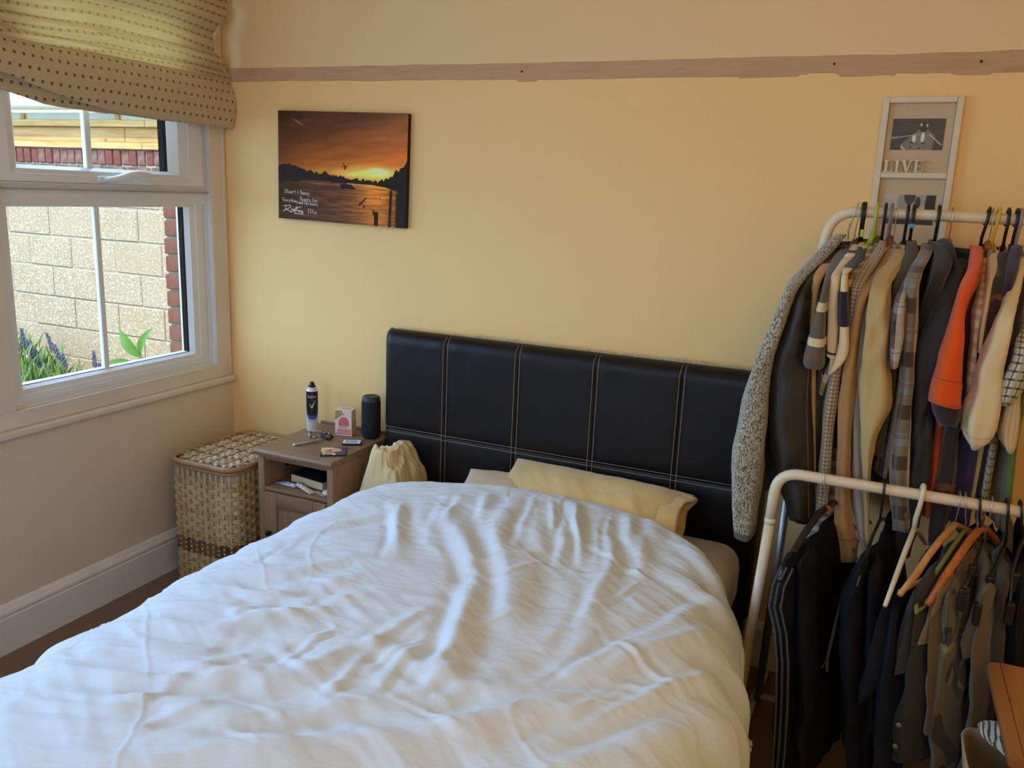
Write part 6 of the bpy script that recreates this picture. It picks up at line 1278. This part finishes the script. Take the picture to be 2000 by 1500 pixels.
xf(me, lambda c: Vector((k0[0]-.018+(c.x-w_/2)*.82-o[0], k0[1]-abs(c.x-w_/2)*.0+((c.x-w_/2+.018)/.022)**2*.008+.004-o[1]+.0, k0[2]+c.y*.8+(c.x-w_/2)*.04-o[2]))); link('lettering', me, C((226, 120, 60), .6), g)
m_ip = C((222, 200, 160))
g, o, r = garment('creampolo', 'polo_shirt', 'cream polo shirt with dark and white bands on collar and cuff', 'shirt', m_ip, .82, .045, None, wrk=.004)
for a, b, mm in ((1.437, 1.443, C((60, 44, 36))), (1.428, 1.434, C((240, 232, 214))), (1.196, 1.201, C((60, 44, 36))), (1.187, 1.192, C((240, 232, 214)))): band('creampolo', g, o, a, b, mm, depth=.045, wrk=.004)
m_nv = C((40, 38, 48)); m_ic = C((226, 206, 164))
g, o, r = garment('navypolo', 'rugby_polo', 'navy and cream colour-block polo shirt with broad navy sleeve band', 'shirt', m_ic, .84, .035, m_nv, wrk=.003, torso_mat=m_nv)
band('navypolo', g, o, 1.392, 1.452, m_nv, 'navy_shoulder', depth=.035, wrk=.003); band('navypolo', g, o, 1.268, 1.352, m_nv, 'navy_band', depth=.035, wrk=.003)
garment('olive', 'striped_shirt', 'olive and beige striped shirt squeezed beside the navy and cream polo', 'shirt', C((146, 126, 92), stripes=(('v', .05, .4, 0, (206, 186, 146), .8), ('u', .03, .2, 0, (84, 72, 54), .6))), .82, .03, C((120, 104, 76)), wrk=.004)
ging = C((196, 178, 146), stripes=(('u', .0105, .5, 0, (104, 84, 64), .6), ('v', .0105, .5, 0, (104, 84, 64), .6)))
garment('gingham', 'gingham_shirt', 'small brown and cream gingham check shirt with long hanging sleeve', 'shirt', ging, .86, .035, ging, wrk=.004)
m_br = C((170, 126, 74))
g, o, r = garment('brown', 'casual_shirt', 'tan-brown shirt whose buttoned cuff hangs lowest above black jeans', 'shirt', m_br, .84, .04, None, wrk=.006)
mb = MB(); mb.lathe([(.006, 0), (.006, .002), (.003, .0025)], k=12); me = xf(mb.mesh('button'), lambda c: Vector((2.519+c.x-o[0], -.553-c.z-o[1], .700+c.y-o[2]))); link('cuff_button', me, M((92, 72, 50), .4, .4, var=0), g)
band('brown', g, o, .718, .724, C((140, 108, 74)), 'cuff_seam', .0016, .04, .006)
garment('blue', 'casual_shirt', 'pale blue-grey shirt seen as a thin strip left of the khaki shirt', 'shirt', C((176, 172, 164)), .86, .04, C((186, 182, 174)), wrk=.005)
m_kh = C((190, 165, 110))
garment('beige', 'casual_shirt', 'large plain khaki shirt with billowing long sleeve, middle of the left group', 'shirt', m_kh, .86, .05, m_kh, wrk=.007, collar_kw=dict(h=.06, drop=.9))
garment('darkolive', 'field_jacket', 'dark olive shirt behind the khaki sleeve, mostly hidden', 'shirt', C((72, 62, 42)), .84, .05, C((86, 74, 50)))
plaid = C((130, 116, 96), stripes=(('v', .13, .28, .0, (74, 56, 50), .9), ('v', .13, .25, .45, (128, 140, 138), .85), ('u', .085, .35, .1, (204, 188, 156), .65), ('u', .085, .12, .6, (96, 112, 112), .6), ('v', .13, .015, .36, (128, 48, 40), .9), ('v', .13, .015, .40, (128, 48, 40), .9), ('u', .085, .02, .80, (128, 48, 40), .8), ('u', .085, .02, .86, (128, 48, 40), .8)))
garment('plaid', 'plaid_shirt', 'long-sleeved teal, brown and cream plaid shirt right of khaki shirt', 'shirt', plaid, .84, .045, plaid, wrk=.004)
plaid2 = C((96, 80, 70), stripes=(('v', .11, .3, .1, (60, 46, 44), .9), ('v', .11, .25, .5, (122, 140, 142), .8), ('u', .05, .4, .1, (214, 198, 170), .5), ('v', .11, .02, .42, (140, 52, 44), .9), ('u', .05, .04, .7, (140, 52, 44), .8)))
garment('plaidshort', 'plaid_shirt', 'short-sleeved plaid shirt with red lines in front of longer plaid shirt', 'shirt', plaid2, .88, .035, None, wrk=.003)
dpl = C((74, 62, 56), stripes=(('v', .12, .4, 0, (48, 42, 42), .9), ('u', .07, .03, .3, (140, 70, 56), .7)))
g, o, r = garment('hoodie', 'hooded_jacket', 'dark plaid hooded jacket with thick black piped hood on rail', 'jacket', C((52, 46, 42)), .82, .05, dpl, wrk=.006, th=.018, collar_kw=dict(h=.05, drop=1.0, up=1.2))
hm_ = MB(); hm_.lathe([(.004, -1)]+[(math.cos(a), math.sin(a)) for a in np.linspace(-1.4, 1.4, 15)]+[(.004, 1)], k=24); hme = xf(hm_.mesh('hood'), lambda c: Vector((2.634+c.x*.015+c.y*-.022-o[0], -.325+c.y*.075-o[1], 1.428+c.z*.056-c.y*-.012-o[2])))
link('hood', hme, C((44, 40, 38)), g, True)
m_dn = C((46, 46, 44), .6, .1, .25, 500, .3, wr=.4)
g, o, r = garment('denim', 'denim_jacket', 'black denim jacket with broad dark sleeve left of orange polo', 'jacket', m_dn, .72, .055, m_dn, wrk=.008, th=.016, collar_kw=dict(h=.06, drop=1.0))
m_or = C((226, 84, 14), .85, .2, .06)
g, o, r = garment('orange', 'polo_shirt', 'bright orange polo shirt with a dark undersleeve showing below its cuff', 'shirt', m_or, .80, .065, m_or, wrk=.003, th=.022, collar_kw=dict(h=.05, drop=1.1))
band('orange', g, o, 1.170, 1.1725, C((170, 66, 20)), 'cuff_seam', .0010, .065, .003)
link('dark_undersleeve', sleeve_mesh('dark_undersleeve', GARM['orangunder'][1], .055, o, 3, .003), C((50, 42, 40)), g, True)  # dark sleeve of the tee beneath, showing below the orange cuff
garment('navytee', 't_shirt', 'dark navy t-shirt tucked between the orange polo and grey check shirt', 'shirt', C((44, 38, 42)), .78, .05, None)
gch = C((206, 190, 158), stripes=(('u', .034, .5, .1, (132, 124, 116), .55), ('v', .034, .45, .2, (132, 124, 116), .55)))
g, o, r = garment('greycheck', 'check_shirt', 'grey and cream check shirt immediately right of the orange polo', 'shirt', gch, .84, .03, gch, wrk=.003)
mb = MB(o); mb.prism([(2.725, 1.215), (2.733, 1.228), (2.741, 1.215), (2.733, 1.200)], 1, -.536, -.533); mb.build('diamond_badge', C((48, 42, 38)), g)
garment('ivorypolo', 'polo_shirt', 'narrow ivory polo shirt between the grey check and black t-shirt', 'shirt', C((218, 194, 150)), .86, .035, C((222, 200, 158)), wrk=.003, collar_kw=dict(h=.05, drop=1.2))
garment('browntee', 'polo_shirt', 'black and brown polo shirt with rusty collar near the yellow hanger', 'shirt', C((50, 40, 34), camo=(((104, 70, 40), 9, .56),)), .74, .05, C((120, 84, 50)), torso_mat=C((96, 62, 38), var=.3))
garment('purple', 'polo_shirt', 'purple polo shirt with red collar trim behind cream t-shirt', 'shirt', C((52, 38, 66)), .80, .045, C((140, 44, 56)))
m_ct = C((222, 200, 148))
g, o, r = garment('creamtee', 't_shirt', 'large cream t-shirt with wide sleeve near the right image edge', 'shirt', m_ct, .86, .06, m_ct, wrk=.006, collar_kw=dict(h=.045, drop=1.0))
band('creamtee', g, o, 1.045, 1.048, C((196, 174, 128)), 'cuff_seam', .0012, .06, .006)
garment('navysleeve', 't_shirt', 'navy t-shirt sleeve overlapping the cream t-shirt at right', 'shirt', C((46, 42, 46)), .84, .045, None, wrk=.004)
grd = C((200, 186, 152), stripes=(('u', .022, .22, 0, (44, 40, 38), .75), ('v', .020, .24, 0, (36, 32, 32), .9), ('u', .022, .3, .5, (150, 138, 112), .6)))
garment('grid', 'check_shirt', 'black and cream windowpane check shirt at the right image edge', 'shirt', grd, .80, .045, None, wrk=.003)
garment('palestripe', 'striped_shirt', 'pale beige pinstriped shirt cuff below the windowpane check sleeve', 'shirt', C((208, 188, 146), stripes=(('u', .008, .2, 0, (150, 130, 98), .6),)), .80, .035, None, wrk=.004)
garment('green', 'sports_top', 'green sports top, a thin strip at the far right of rail', 'shirt', C((96, 108, 52)), .78, .045, None, wrk=.004)
pk_ = MB((2.37, -.46, .70)); 
crumple('pink_sleeve', (2.372, -.44, .735), (.022, .03, .035), 'small magenta pink sleeve end poking out below leather jacket', 'shirt', C((206, 70, 150)), 12, .2, 24, 36)
ctt = C((150, 140, 128), stripes=(('v', .03, .45, 0, (206, 196, 176), .9),))
g = empty('striped_cuff', (2.44, -.50, .66), 'grey and white striped shirt cuff with button left of brown cuff', 'shirt', 'garments on the top rail')
link('sleeve', sleeve_mesh('sleeve', [(2.418, 2.455, -.44, .93), (2.408, 2.460, -.45, .80), (2.400, 2.470, -.455, .72), (2.405, 2.475, -.455, .655)], .04, (2.44, -.50, .66), 9, .004), ctt, g, True)
mb = MB(); mb.lathe([(.006, 0), (.006, .002), (.003, .0025)], k=12); me = xf(mb.mesh('button'), lambda c: Vector((2.452+c.x-2.44, -.497-c.z+.50, .692+c.y-.66))); link('cuff_button', me, M((206, 196, 176), .4, .4, var=0), g)
# hangers on the top rail
m_wire = M((196, 190, 176), .3, .5, .8, var=0); m_hw = wood((186, 136, 82), (156, 106, 58), 1, 20, .4, .4); m_hw2 = wood((156, 92, 44), (126, 70, 32), 1, 20, .4, .4); m_lime = M((176, 196, 74), .4, .4, var=0)
def near_of(key, k=2): r = GARM[key][1][k]; return ((r[0]+r[1])/2, r[2]+.01, r[3]-.012)
K_ = (24, 22, 22)
for key, col, hr, arm, lab, kw in (
 ('fleece', None, .0013, .002, 'twisted wire hanger at the left end of the top rail', dict(mat=m_wire, tilt=.35)),
 ('leather', None, .0013, .004, 'thin wire hook hanger beside the twisted wire one', dict(mat=m_wire, armmat=M(K_, .4, .4, var=0), tilt=.18)),
 ('tan', K_, .0035, .006, 'straight black plastic hanger third along from the left rail end', {}),
 ('greypolo', K_, .0038, .006, 'black plastic hanger with small lime size tag on its hook', {}),
 ('navypolo', None, .0042, .006, 'lime green plastic hanger on the top rail', dict(mat=m_lime, deep=.34, wide=.007, neckz=1.486)),
 ('gingham', K_, .0040, .006, 'black plastic hanger directly right of the lime green one', {}),
 ('brown', (128, 124, 116), .0038, .006, 'grey plastic hanger right of lime green hanger, leaning on a black one', {}),
 ('blue', None, .0013, .008, 'thin wire hook of hanger with brown wooden arms', dict(mat=m_wire, armmat=m_hw2, wide=.008, neckz=1.474)),
 ('beige', None, .0013, .003, 'second thin wire hook beside brown wooden arms', dict(mat=m_wire)),
 ('darkolive', K_, .0040, .006, 'black plastic hanger left of the one with blue tag', {}),
 ('plaid', K_, .0042, .007, 'black plastic hanger with a bright blue tag on its hook', {}),
 ('hoodie', K_, .0042, .007, 'black hook hanger alone in front of white photo frame', {}),
 ('denim', None, .0016, .008, 'silver hook hanger with pale wooden arms right of photo frame', dict(mat=m_wire, armmat=m_hw, wide=.008, neckz=1.474)),
 ('orange', K_, .0040, .007, 'black hanger inside the orange polo collar', dict(tilt=.18)),
 ('navytee', None, .0013, .008, 'silver wire hanger with wooden arms between orange polo and yellow hanger', dict(mat=m_wire, armmat=m_hw, wide=.008, neckz=1.474)),
 ('ivorypolo', None, .0040, .006, 'yellow plastic hanger on the top rail', dict(mat=M((216, 172, 40), .4, .4, var=0), tilt=.12)),
 ('browntee', K_, .0040, .006, 'black hanger directly right of the yellow one', {}),
 ('purple', K_, .0038, .006, 'black hanger next to grey one near right image edge', {}),
 ('creamtee', (140, 136, 128), .0040, .006, 'grey hanger at the right end of visible rail', {})):
    hg = hanger(GARM[key][0], col, lab, hr, arm, near_of(key), **kw)
    xr = GARM[key][0]
    if key == 'plaid': mb = MB((xr, RBY, RBZ)); mb.bbox((xr-.0055, RBY-.024, RBZ-.036), (xr+.0055, RBY-.006, RBZ-.024), .002); mb.build('blue_tag', M((64, 150, 196), .4, .4, var=0), hg)
    if key == 'greypolo': mb = MB((xr, RBY, RBZ)); mb.bbox((xr-.005, RBY-.012, RBZ-.066), (xr+.005, RBY+.004, RBZ-.046), .002); mb.build('lime_tag', M((166, 196, 80), .4, .4, var=0), hg)
    if key == 'fleece':
        mb = MB((xr, RBY, RBZ)); mb.tube([(xr-.012-.010*t+.0022*math.cos(t*20), RBY-.006-.012*t+.0022*math.sin(t*20), RBZ-.028-.05*t) for t in np.linspace(0, 1, 40)], .0011, 5); mb.build('twisted_wire', m_wire, hg)
# ------------------------------------------------------------------ trousers on the lower rail
TROU={
'black':(2.421,[[(2.356,2.39,-0.81,0.728),(2.342,2.4,-0.81,0.677),(2.34,2.406,-0.81,0.623),(2.36,2.411,-0.81,0.56),(2.373,2.419,-0.81,0.484),(2.383,2.428,-0.81,0.373),(2.39,2.437,-0.81,0.259),(2.392,2.443,-0.81,0.165)],[(2.387,2.423,-0.81,0.728),(2.404,2.444,-0.81,0.625),(2.424,2.466,-0.81,0.442),(2.448,2.491,-0.81,0.183)]]),
'darkjean':(2.566,[[(2.522,2.544,-0.78,0.739),(2.507,2.548,-0.78,0.696),(2.497,2.55,-0.78,0.657),(2.504,2.558,-0.78,0.589),(2.512,2.564,-0.78,0.508),(2.534,2.575,-0.78,0.401),(2.561,2.598,-0.78,0.201)],[(2.542,2.568,-0.78,0.729),(2.555,2.587,-0.78,0.627),(2.582,2.608,-0.78,0.414),(2.6,2.629,-0.78,0.214)]]),
'indigo':(2.648,[[(2.589,2.605,-0.8,0.667),(2.578,2.606,-0.8,0.621),(2.571,2.606,-0.8,0.577),(2.553,2.599,-0.8,0.503),(2.543,2.584,-0.8,0.444),(2.551,2.568,-0.8,0.418)],[(2.598,2.621,-0.8,0.657),(2.606,2.636,-0.8,0.543),(2.606,2.645,-0.8,0.408),(2.61,2.65,-0.8,0.234)]]),
'greyblue':(2.712,[[(2.643,2.666,-0.78,0.732),(2.619,2.655,-0.78,0.683),(2.616,2.652,-0.78,0.622),(2.617,2.66,-0.78,0.564),(2.617,2.654,-0.78,0.528),(2.627,2.642,-0.78,0.503)],[(2.65,2.672,-0.78,0.713),(2.652,2.677,-0.78,0.598),(2.642,2.689,-0.78,0.463),(2.629,2.696,-0.78,0.379),(2.625,2.7,-0.78,0.323),(2.633,2.703,-0.78,0.282)]]),
'camo':(2.746,[[(2.683,2.701,-0.78,0.72),(2.676,2.699,-0.78,0.678),(2.66,2.693,-0.78,0.623),(2.667,2.691,-0.78,0.59)],[(2.701,2.727,-0.78,0.715),(2.697,2.73,-0.78,0.664),(2.707,2.734,-0.78,0.611)],[(2.682,2.709,-0.78,0.68),(2.68,2.716,-0.78,0.554),(2.693,2.722,-0.78,0.476),(2.701,2.733,-0.78,0.372)],[(2.721,2.741,-0.78,0.689),(2.716,2.757,-0.78,0.565),(2.724,2.763,-0.78,0.46),(2.723,2.766,-0.78,0.378),(2.728,2.778,-0.78,0.264)]]),
'oliv':(2.78,[[(2.772,2.802,-0.76,0.724),(2.756,2.785,-0.76,0.669),(2.748,2.782,-0.76,0.605),(2.757,2.778,-0.76,0.571)],[(2.785,2.805,-0.76,0.716),(2.785,2.811,-0.76,0.65),(2.782,2.815,-0.76,0.572),(2.785,2.823,-0.76,0.467),(2.787,2.831,-0.76,0.27)]]),
'brown':(2.805,[[(2.81,2.838,-0.72,0.746),(2.81,2.838,-0.72,0.663),(2.817,2.849,-0.72,0.56),(2.824,2.857,-0.72,0.454),(2.836,2.878,-0.72,0.258)]]),
'navy':(2.846,[[(2.853,2.877,-0.7,0.747),(2.854,2.884,-0.7,0.676),(2.865,2.905,-0.7,0.564),(2.877,2.921,-0.7,0.46),(2.906,2.951,-0.7,0.27)]]),
}
LOWH= [('blackplastic', 2.426, [(2.442, -0.6, 0.815), (2.426, -0.655, 0.814), (2.401, -0.71, 0.773), (2.377, -0.765, 0.724), (2.366, -0.82, 0.693)]), ('blackthin', 2.565, [(2.567, -0.6, 0.806), (2.554, -0.667, 0.79), (2.542, -0.733, 0.749), (2.533, -0.8, 0.711)]), ('white', 2.65, [(2.644, -0.6, 0.799), (2.628, -0.673, 0.77), (2.611, -0.747, 0.728), (2.594, -0.82, 0.686)]), ('lightwood', 2.728, [(2.728, -0.6, 0.828), (2.699, -0.652, 0.804), (2.673, -0.705, 0.777), (2.65, -0.757, 0.747), (2.62, -0.81, 0.715)]), ('velvet', 2.739, [(2.75, -0.6, 0.818), (2.728, -0.642, 0.791), (2.704, -0.684, 0.754), (2.681, -0.726, 0.719), (2.66, -0.768, 0.683), (2.659, -0.81, 0.681)]), ('orangewood', 2.768, [(2.779, -0.6, 0.825), (2.759, -0.648, 0.815), (2.734, -0.695, 0.782), (2.707, -0.742, 0.743), (2.679, -0.79, 0.696)]), ('clip1', 2.794, [(2.793, -0.6, 0.804), (2.77, -0.69, 0.772), (2.744, -0.78, 0.728)]), ('clip2', 2.825, [(2.836, -0.6, 0.798), (2.808, -0.68, 0.751), (2.78, -0.76, 0.692)]), ('clip3', 2.851, [(2.868, -0.6, 0.821), (2.848, -0.67, 0.771), (2.845, -0.74, 0.699)])]
def leg_mesh(name, rows, far, o, seed, thick=1.0):
    B, s = refine_rows(rows, .02); n = len(B); m = 26; out = []; uvs = []
    for i in range(n):
        xl, xr_, y, z = B[i]; xc = (xl+xr_)/2; a = max(.007, (xr_-xl)/2)*thick; q = s[i]/s[-1]
        sv = np.linspace(0, 1, m); fx, fy = far(q); wv = .007*np.sin(sv*8+seed+q*2)+.004*np.sin(sv*19+seed*2+q*5)+.009*fbm(sv*7+seed, sv*0+s[i]*11, seed)*min(1, s[i]*8)+.004*(1-2*np.abs(vnoise(sv*5+s[i]*9+seed, sv*3-s[i]*7, seed+2)))
        X = xc+(fx-xc)*sv+wv; Y = y+(fy-y)*sv; pr = a*np.clip(1-np.abs(2*sv-1)**7, 0, 1)**.5*(1-.30*sst(0, .35, sv))*(1+.10*np.sin(s[i]*45+seed)*np.exp(-sv*6))
        dz = .03*sv*(1-q)
        L = np.stack([X-pr, Y, z+dz], -1); R2 = np.stack([X+pr, Y, z+dz], -1)[::-1]; P = np.concatenate([L, R2, L[:1]])-np.array(o)
        out.append(P); uvs.append(np.stack([np.concatenate([sv*.4, sv[::-1]*.4+.1, [0]]), np.full(2*m+1, s[i])], -1))
    out = np.array(out); uvs = np.array(uvs); M2 = lambda r: np.concatenate([(r[:m]+r[m:2*m][::-1])/2, ((r[:m]+r[m:2*m][::-1])/2)[::-1], (r[:1]+r[2*m-1:2*m])/2])
    top = M2(out[0]); top[:, 2] += .012; top2 = (top+out[0])/2; top2[:, 2] = out[0][:, 2]+.009; bot = M2(out[-1])
    out = np.concatenate([top[None], top2[None], out, bot[None]]); uvs = np.concatenate([uvs[:1], uvs[:1], uvs, uvs[-1:]])
    return grid_mesh(name, out, uvs)
def trousers(key, label, mat, wide=.42, pieces_mats=None, zmin=.10):
    xr, pcs = TROU[key]; o = (xr, RFY, .45); g = empty('trousers', o, label, 'trousers', 'trousers on the lower rail')
    for k, rows in enumerate(pcs):
        rows = [r if r[3] > zmin else (r[0], r[1], r[2], zmin+.001*i) for i, r in enumerate(rows)]
        rows = [r for i, r in enumerate(rows) if i == 0 or r[3] < rows[i-1][3]-.004]
        xn = (rows[0][0]+rows[0][1])/2; yn = rows[0][2]
        far = lambda q, xn=xn, yn=yn: (xn+min(.17, max(.05, (xr-xn)*2.6))+.012*k+.10*q, min(yn+wide, -.10))
        link('trouser_leg', leg_mesh('trouser_leg', rows, far, o, k*5+sum(map(ord, key)) % 17, 1.15), (pieces_mats or {}).get(k, mat), g, True)
    return g, o
m_bj = C((24, 24, 26), .8, 0, .3, 600, wr=.5)
g, o = trousers('black', 'black jeans folded over hanger, nearest the bed on lower rail', m_bj)
for dx, dz in ((.0, 0), (.012, -.004), (.026, -.002)):
    mb = MB(o); r = TROU['black'][1][0]; mb.tube([(q[0]+.010+dx, q[2]-.006, q[3]) for q in r if q[3] > .12], .0024, 6); mb.build('seam_highlight', C((72, 74, 78), .75), g, True)  # paler tubes paint thin highlights along the folded seams
g, o = trousers('darkjean', 'very dark blue jeans with frayed drawstring, second on the lower rail', C((27, 29, 35), .8, 0, .3, 600, wr=.5))
mb = MB(o); x0, y0 = 2.50, -.72; mb.tube([(x0+.004, y0+.01, .62), (x0-.004, y0, .52), (x0-.008, y0, .47), (x0-.004, y0-.004, .44)], .003, 6); mb.tube([(x0-.008, y0, .47), (x0-.018, y0-.002, .445)], .002, 5); mb.build('drawstring', C((70, 66, 58)), g, True)
g, o = trousers('indigo', 'indigo jeans with turned-up hem hanging below white hanger', C((34, 39, 50), .8, 0, .3, 600, wr=.5))
g, o = trousers('greyblue', 'grey-blue trousers with buttoned hem hanging at centre of lower rail', C((66, 68, 70), .85, .1, .2, 600, wr=.5), pieces_mats={1: C((62, 60, 50), .85, .1, .2, 600, wr=.5)})
r = TROU['greyblue'][1][1]
for k in (-3, -2):
    q = r[k]; mb = MB(); mb.lathe([(.006, 0), (.006, .002), (.003, .003)], k=12); me = xf(mb.mesh('button'), lambda c: Vector(((q[0]+q[1])/2+c.x-o[0], q[2]-.012-c.z-o[1], q[3]+.01+c.y-o[2]))); link('hem_button', me, M((150, 140, 120), .3, .5, .5, var=0), g)
cam_ = C((106, 92, 56), camo=(((66, 54, 34), 9, .53), ((136, 118, 72), 10, .60), ((44, 38, 28), 8, .62)))
trousers('camo', 'brown and green camouflage trousers draped over wooden hangers', cam_, pieces_mats={0: C((146, 116, 74)), 2: C((108, 84, 50))})
trousers('oliv', 'olive-brown chinos with rolled legs right of the camouflage trousers', C((104, 86, 50)))
trousers('brown', 'dark brown cords hanging behind the olive chinos', C((54, 42, 28)))
trousers('navy', 'black and navy jeans at right end of lower rail above pine cabinet', C((28, 29, 35), .8, 0, .3, 600, wr=.5))
# hangers on the lower rail
def low_hanger(key, label, hm, am, r, hr=.0022, bar=None, flat=1.0, extra=None):
    xr, pts = next((b, c) for a, b, c in LOWH if a == key); neck = pts[0]; o = (xr, RFY, RFZ); h = empty('clothes_hanger', o, label, 'hanger', 'hangers on the lower rail'); pts = [Vector(p) for p in pts]
    hp = [(xr+(neck[0]-xr)*max(0, min(1, (.02-dz)/.1)), RFY+dy, RFZ+dz) for dy, dz in [(.023, -.018), (.0245, -.003), (.0195, .012), (.010, .0205), (0, .0225), (-.012, .0185), (-.0195, .008), (-.0205, -.006), (-.015, -.024)]]+[(neck[0], (RFY+neck[1])/2-.004, (RFZ-.024+neck[2])/2-.002), tuple(neck)]
    mb = MB(o); mb.tube(hp, hr, 8); mb.build('hook', hm, h, True)
    n0 = Vector(neck); far = [Vector((2*n0.x-p.x, 2*n0.y-p.y, p.z)) for p in pts[1:]]; far = [Vector((p.x, min(p.y, -.03), p.z)) for p in far]
    seq = pts[::-1]+far; rr = [r*.75]+[r]*(len(seq)-2)+[r*.75]
    mb = MB(o); mb.tube(seq, rr, 10, flat=flat); mb.build('arms', am, h, True)
    if bar: mb = MB(o); a, b = pts[-1], far[-1]; mb.tube([a+Vector((0, .008, bar)), b+Vector((0, -.008, bar))], r*.62, 8); mb.build('trouser_bar', am, h, True)
    if extra: extra(h, o, pts)
    return h
m_pb = M((26, 24, 22), .3, .5, var=0)
def olab(h, o, pts):
    mb = MB(o); p = pts[0]; mb.bbox((p.x-.004, p.y-.012, p.z-.012), (p.x+.010, p.y+.001, p.z+.006), .002); mb.build('orange_label', M((196, 84, 44), .5, .3, var=.1, vs=200), h)
low_hanger('blackplastic', 'broad black plastic hanger with silver hook holding the black jeans', m_wire, m_pb, .0090, .0020, extra=olab, flat=.7)
low_hanger('blackthin', 'thin black hanger holding the very dark blue jeans', m_pb, m_pb, .0038, .0030)
low_hanger('white', 'white plastic hanger on the lower rail', M((222, 208, 178), .35, .4, var=0), M((222, 208, 178), .35, .4, var=0), .0062, .0060)
low_hanger('lightwood', 'light yellow wooden hanger on the lower rail', m_wire, wood((206, 150, 84), (180, 122, 62), 1, 18, .4, .4), .0080, .0014, bar=.004)
low_hanger('velvet', 'dark flocked hanger with yellow-green edge between two wooden hangers', m_wire, M((134, 130, 66), .55, .3, var=.15, vs=30), .0052, .0014, bar=-.002)
low_hanger('orangewood', 'orange-brown wooden hanger on the lower rail', m_pb, wood((190, 108, 46), (160, 84, 32), 1, 18, .4, .4), .0090, .0030, bar=.004)
def clips(h, o, pts):
    for t in (.55, .95):
        p = pts[0].lerp(pts[-1], t); mb = MB(o); mb.bbox((p.x-.008, p.y-.009, p.z-.040), (p.x+.008, p.y+.009, p.z+.012), .003); mb.build('clip', m_pb, h)
low_hanger('clip1', 'black clip hanger just right of the orange-brown wooden one', m_wire, m_pb, .0035, .0014, extra=clips)
low_hanger('clip2', 'black clip hanger holding the olive chinos', m_pb, m_pb, .0040, .0032, extra=clips)
low_hanger('clip3', 'black clip hanger at the right image edge on lower rail', m_pb, m_pb, .0040, .0032, extra=clips)
# ------------------------------------------------------------------ pine cabinet, storage bag and striped clothes
m_pn = wood((166, 108, 56), (136, 80, 38), 1, 7, .32, .45); m_pnx = wood((160, 102, 54), (130, 76, 36), 2, 7, .36, .4)
pc = empty('pine_cabinet', (3.05, -.97, 0), 'orange pine bedside cabinet in the lower right corner in front of trousers', 'cabinet'); PO = (3.05, -.97, 0)
def pp(name, a, b, m, r=.004, par=pc): mb = MB(PO); mb.bbox(a, b, r, 2); return autosmooth(mb.build(name, m, par))
tp = MB(PO); tp.prism([(2.812, .578), (2.812, .590), (2.818, .598), (2.834, .6005), (2.836, .598), (2.839, .602), (3.30, .602), (3.30, .572), (2.820, .572)], 1, -1.142, -.797); tp.build('top', m_pn, pc)
pp('side_panel', (2.850, -.825, 0), (3.27, -.805, .5715), m_pnx); pp('side_panel', (2.850, -1.135, 0), (3.27, -1.115, .5715), m_pnx)
pp('back_panel', (3.25, -1.1145, .03), (3.268, -.8255, .5715), m_pnx); pp('shelf', (2.856, -1.1145, .30), (3.2495, -.8255, .316), m_pn); pp('base_board', (2.856, -1.1145, .04), (3.2495, -.8255, .056), m_pn)
pp('front_rail', (2.852, -1.1145, .03), (2.868, -.8255, .0395), m_pn, .002)
bg_ = MB((2.86, -.97, .3165)); A = []
for i, z in enumerate((.3165, .33, .40, .45, .47)):
    w = 1-.04*(i == 0); A.append([(2.862+w*.085*math.copysign(abs(math.cos(a))**.5, math.cos(a))*1.0+.02-.028*(z-.3165)/.15, -.97+w*.125*math.copysign(abs(math.sin(a))**.5, math.sin(a))+.006*math.sin(a*5+i), z+.010*math.sin(a*2+1)*(i > 2)) for a in np.linspace(0, 2*math.pi, 40, endpoint=False)])
B_ = [[(2.880+(p[0]-2.880)*.96, -.97+(p[1]+.97)*.96, p[2]) for p in r] for r in A[::-1]]
bg_.loft(A+B_[:-1], True, True, True)
tag(bg_.build('storage_bag', C((180, 156, 116), .85), smooth=True), 'beige fabric storage bag standing in the pine cabinet opening', 'bag')
ztr = C((206, 196, 170), stripes=(('u', .020, .42, 0, (44, 38, 34), .92),), wr=.3)
def rolled(name, pts, r, flat, lab, uvs=.05):
    P = [Vector(p) for p in pts]; n = 40; K = 24; V = np.zeros((n, K+1, 3)); U = np.zeros((n, K+1, 2)); L = len(P)-1
    c0 = np.array(pts[0])
    for i in range(n):
        t = i/(n-1)*L; k = min(int(t), L-1); f = t-k; p = P[k].lerp(P[k+1], f); d = (P[k+1]-P[k]).normalized(); sd = d.cross(Vector((0, 0, 1))).normalized(); nn = sd.cross(d)
        e = r*(math.sin(math.pi*min(.985, max(.015, i/(n-1))))**.35)
        for j in range(K+1):
            a = 2*math.pi*j/K; w = 1+.12*math.sin(a*3+i*.15)+.06*math.sin(a*7+i*.4); q = p+sd*e*w*math.cos(a)+nn*e*flat*w*math.sin(a); V[i, j] = np.array(q)-c0; U[i, j] = (a*r*.8+i*.004, i*.006)
    o = link(name, grid_mesh(name, V, U), ztr, None, True, tuple(c0)); return tag(o, lab, 'clothes')
rolled('striped_garment', [(2.808, -.885, .498), (2.850, -.925, .500), (2.895, -.99, .498)], .036, .55, 'black and cream striped garment folded over bag below the pine top')
rolled('striped_garment', [(2.845, -1.00, .455), (2.865, -1.02, .440), (2.895, -1.05, .440)], .020, .8, 'small black and cream striped sleeve poking from the bag, middle one')
rolled('striped_garment', [(2.848, -1.075, .418), (2.870, -1.09, .405), (2.900, -1.095, .395)], .028, .6, 'beige and brown striped cloth at the bottom right corner below pine top')
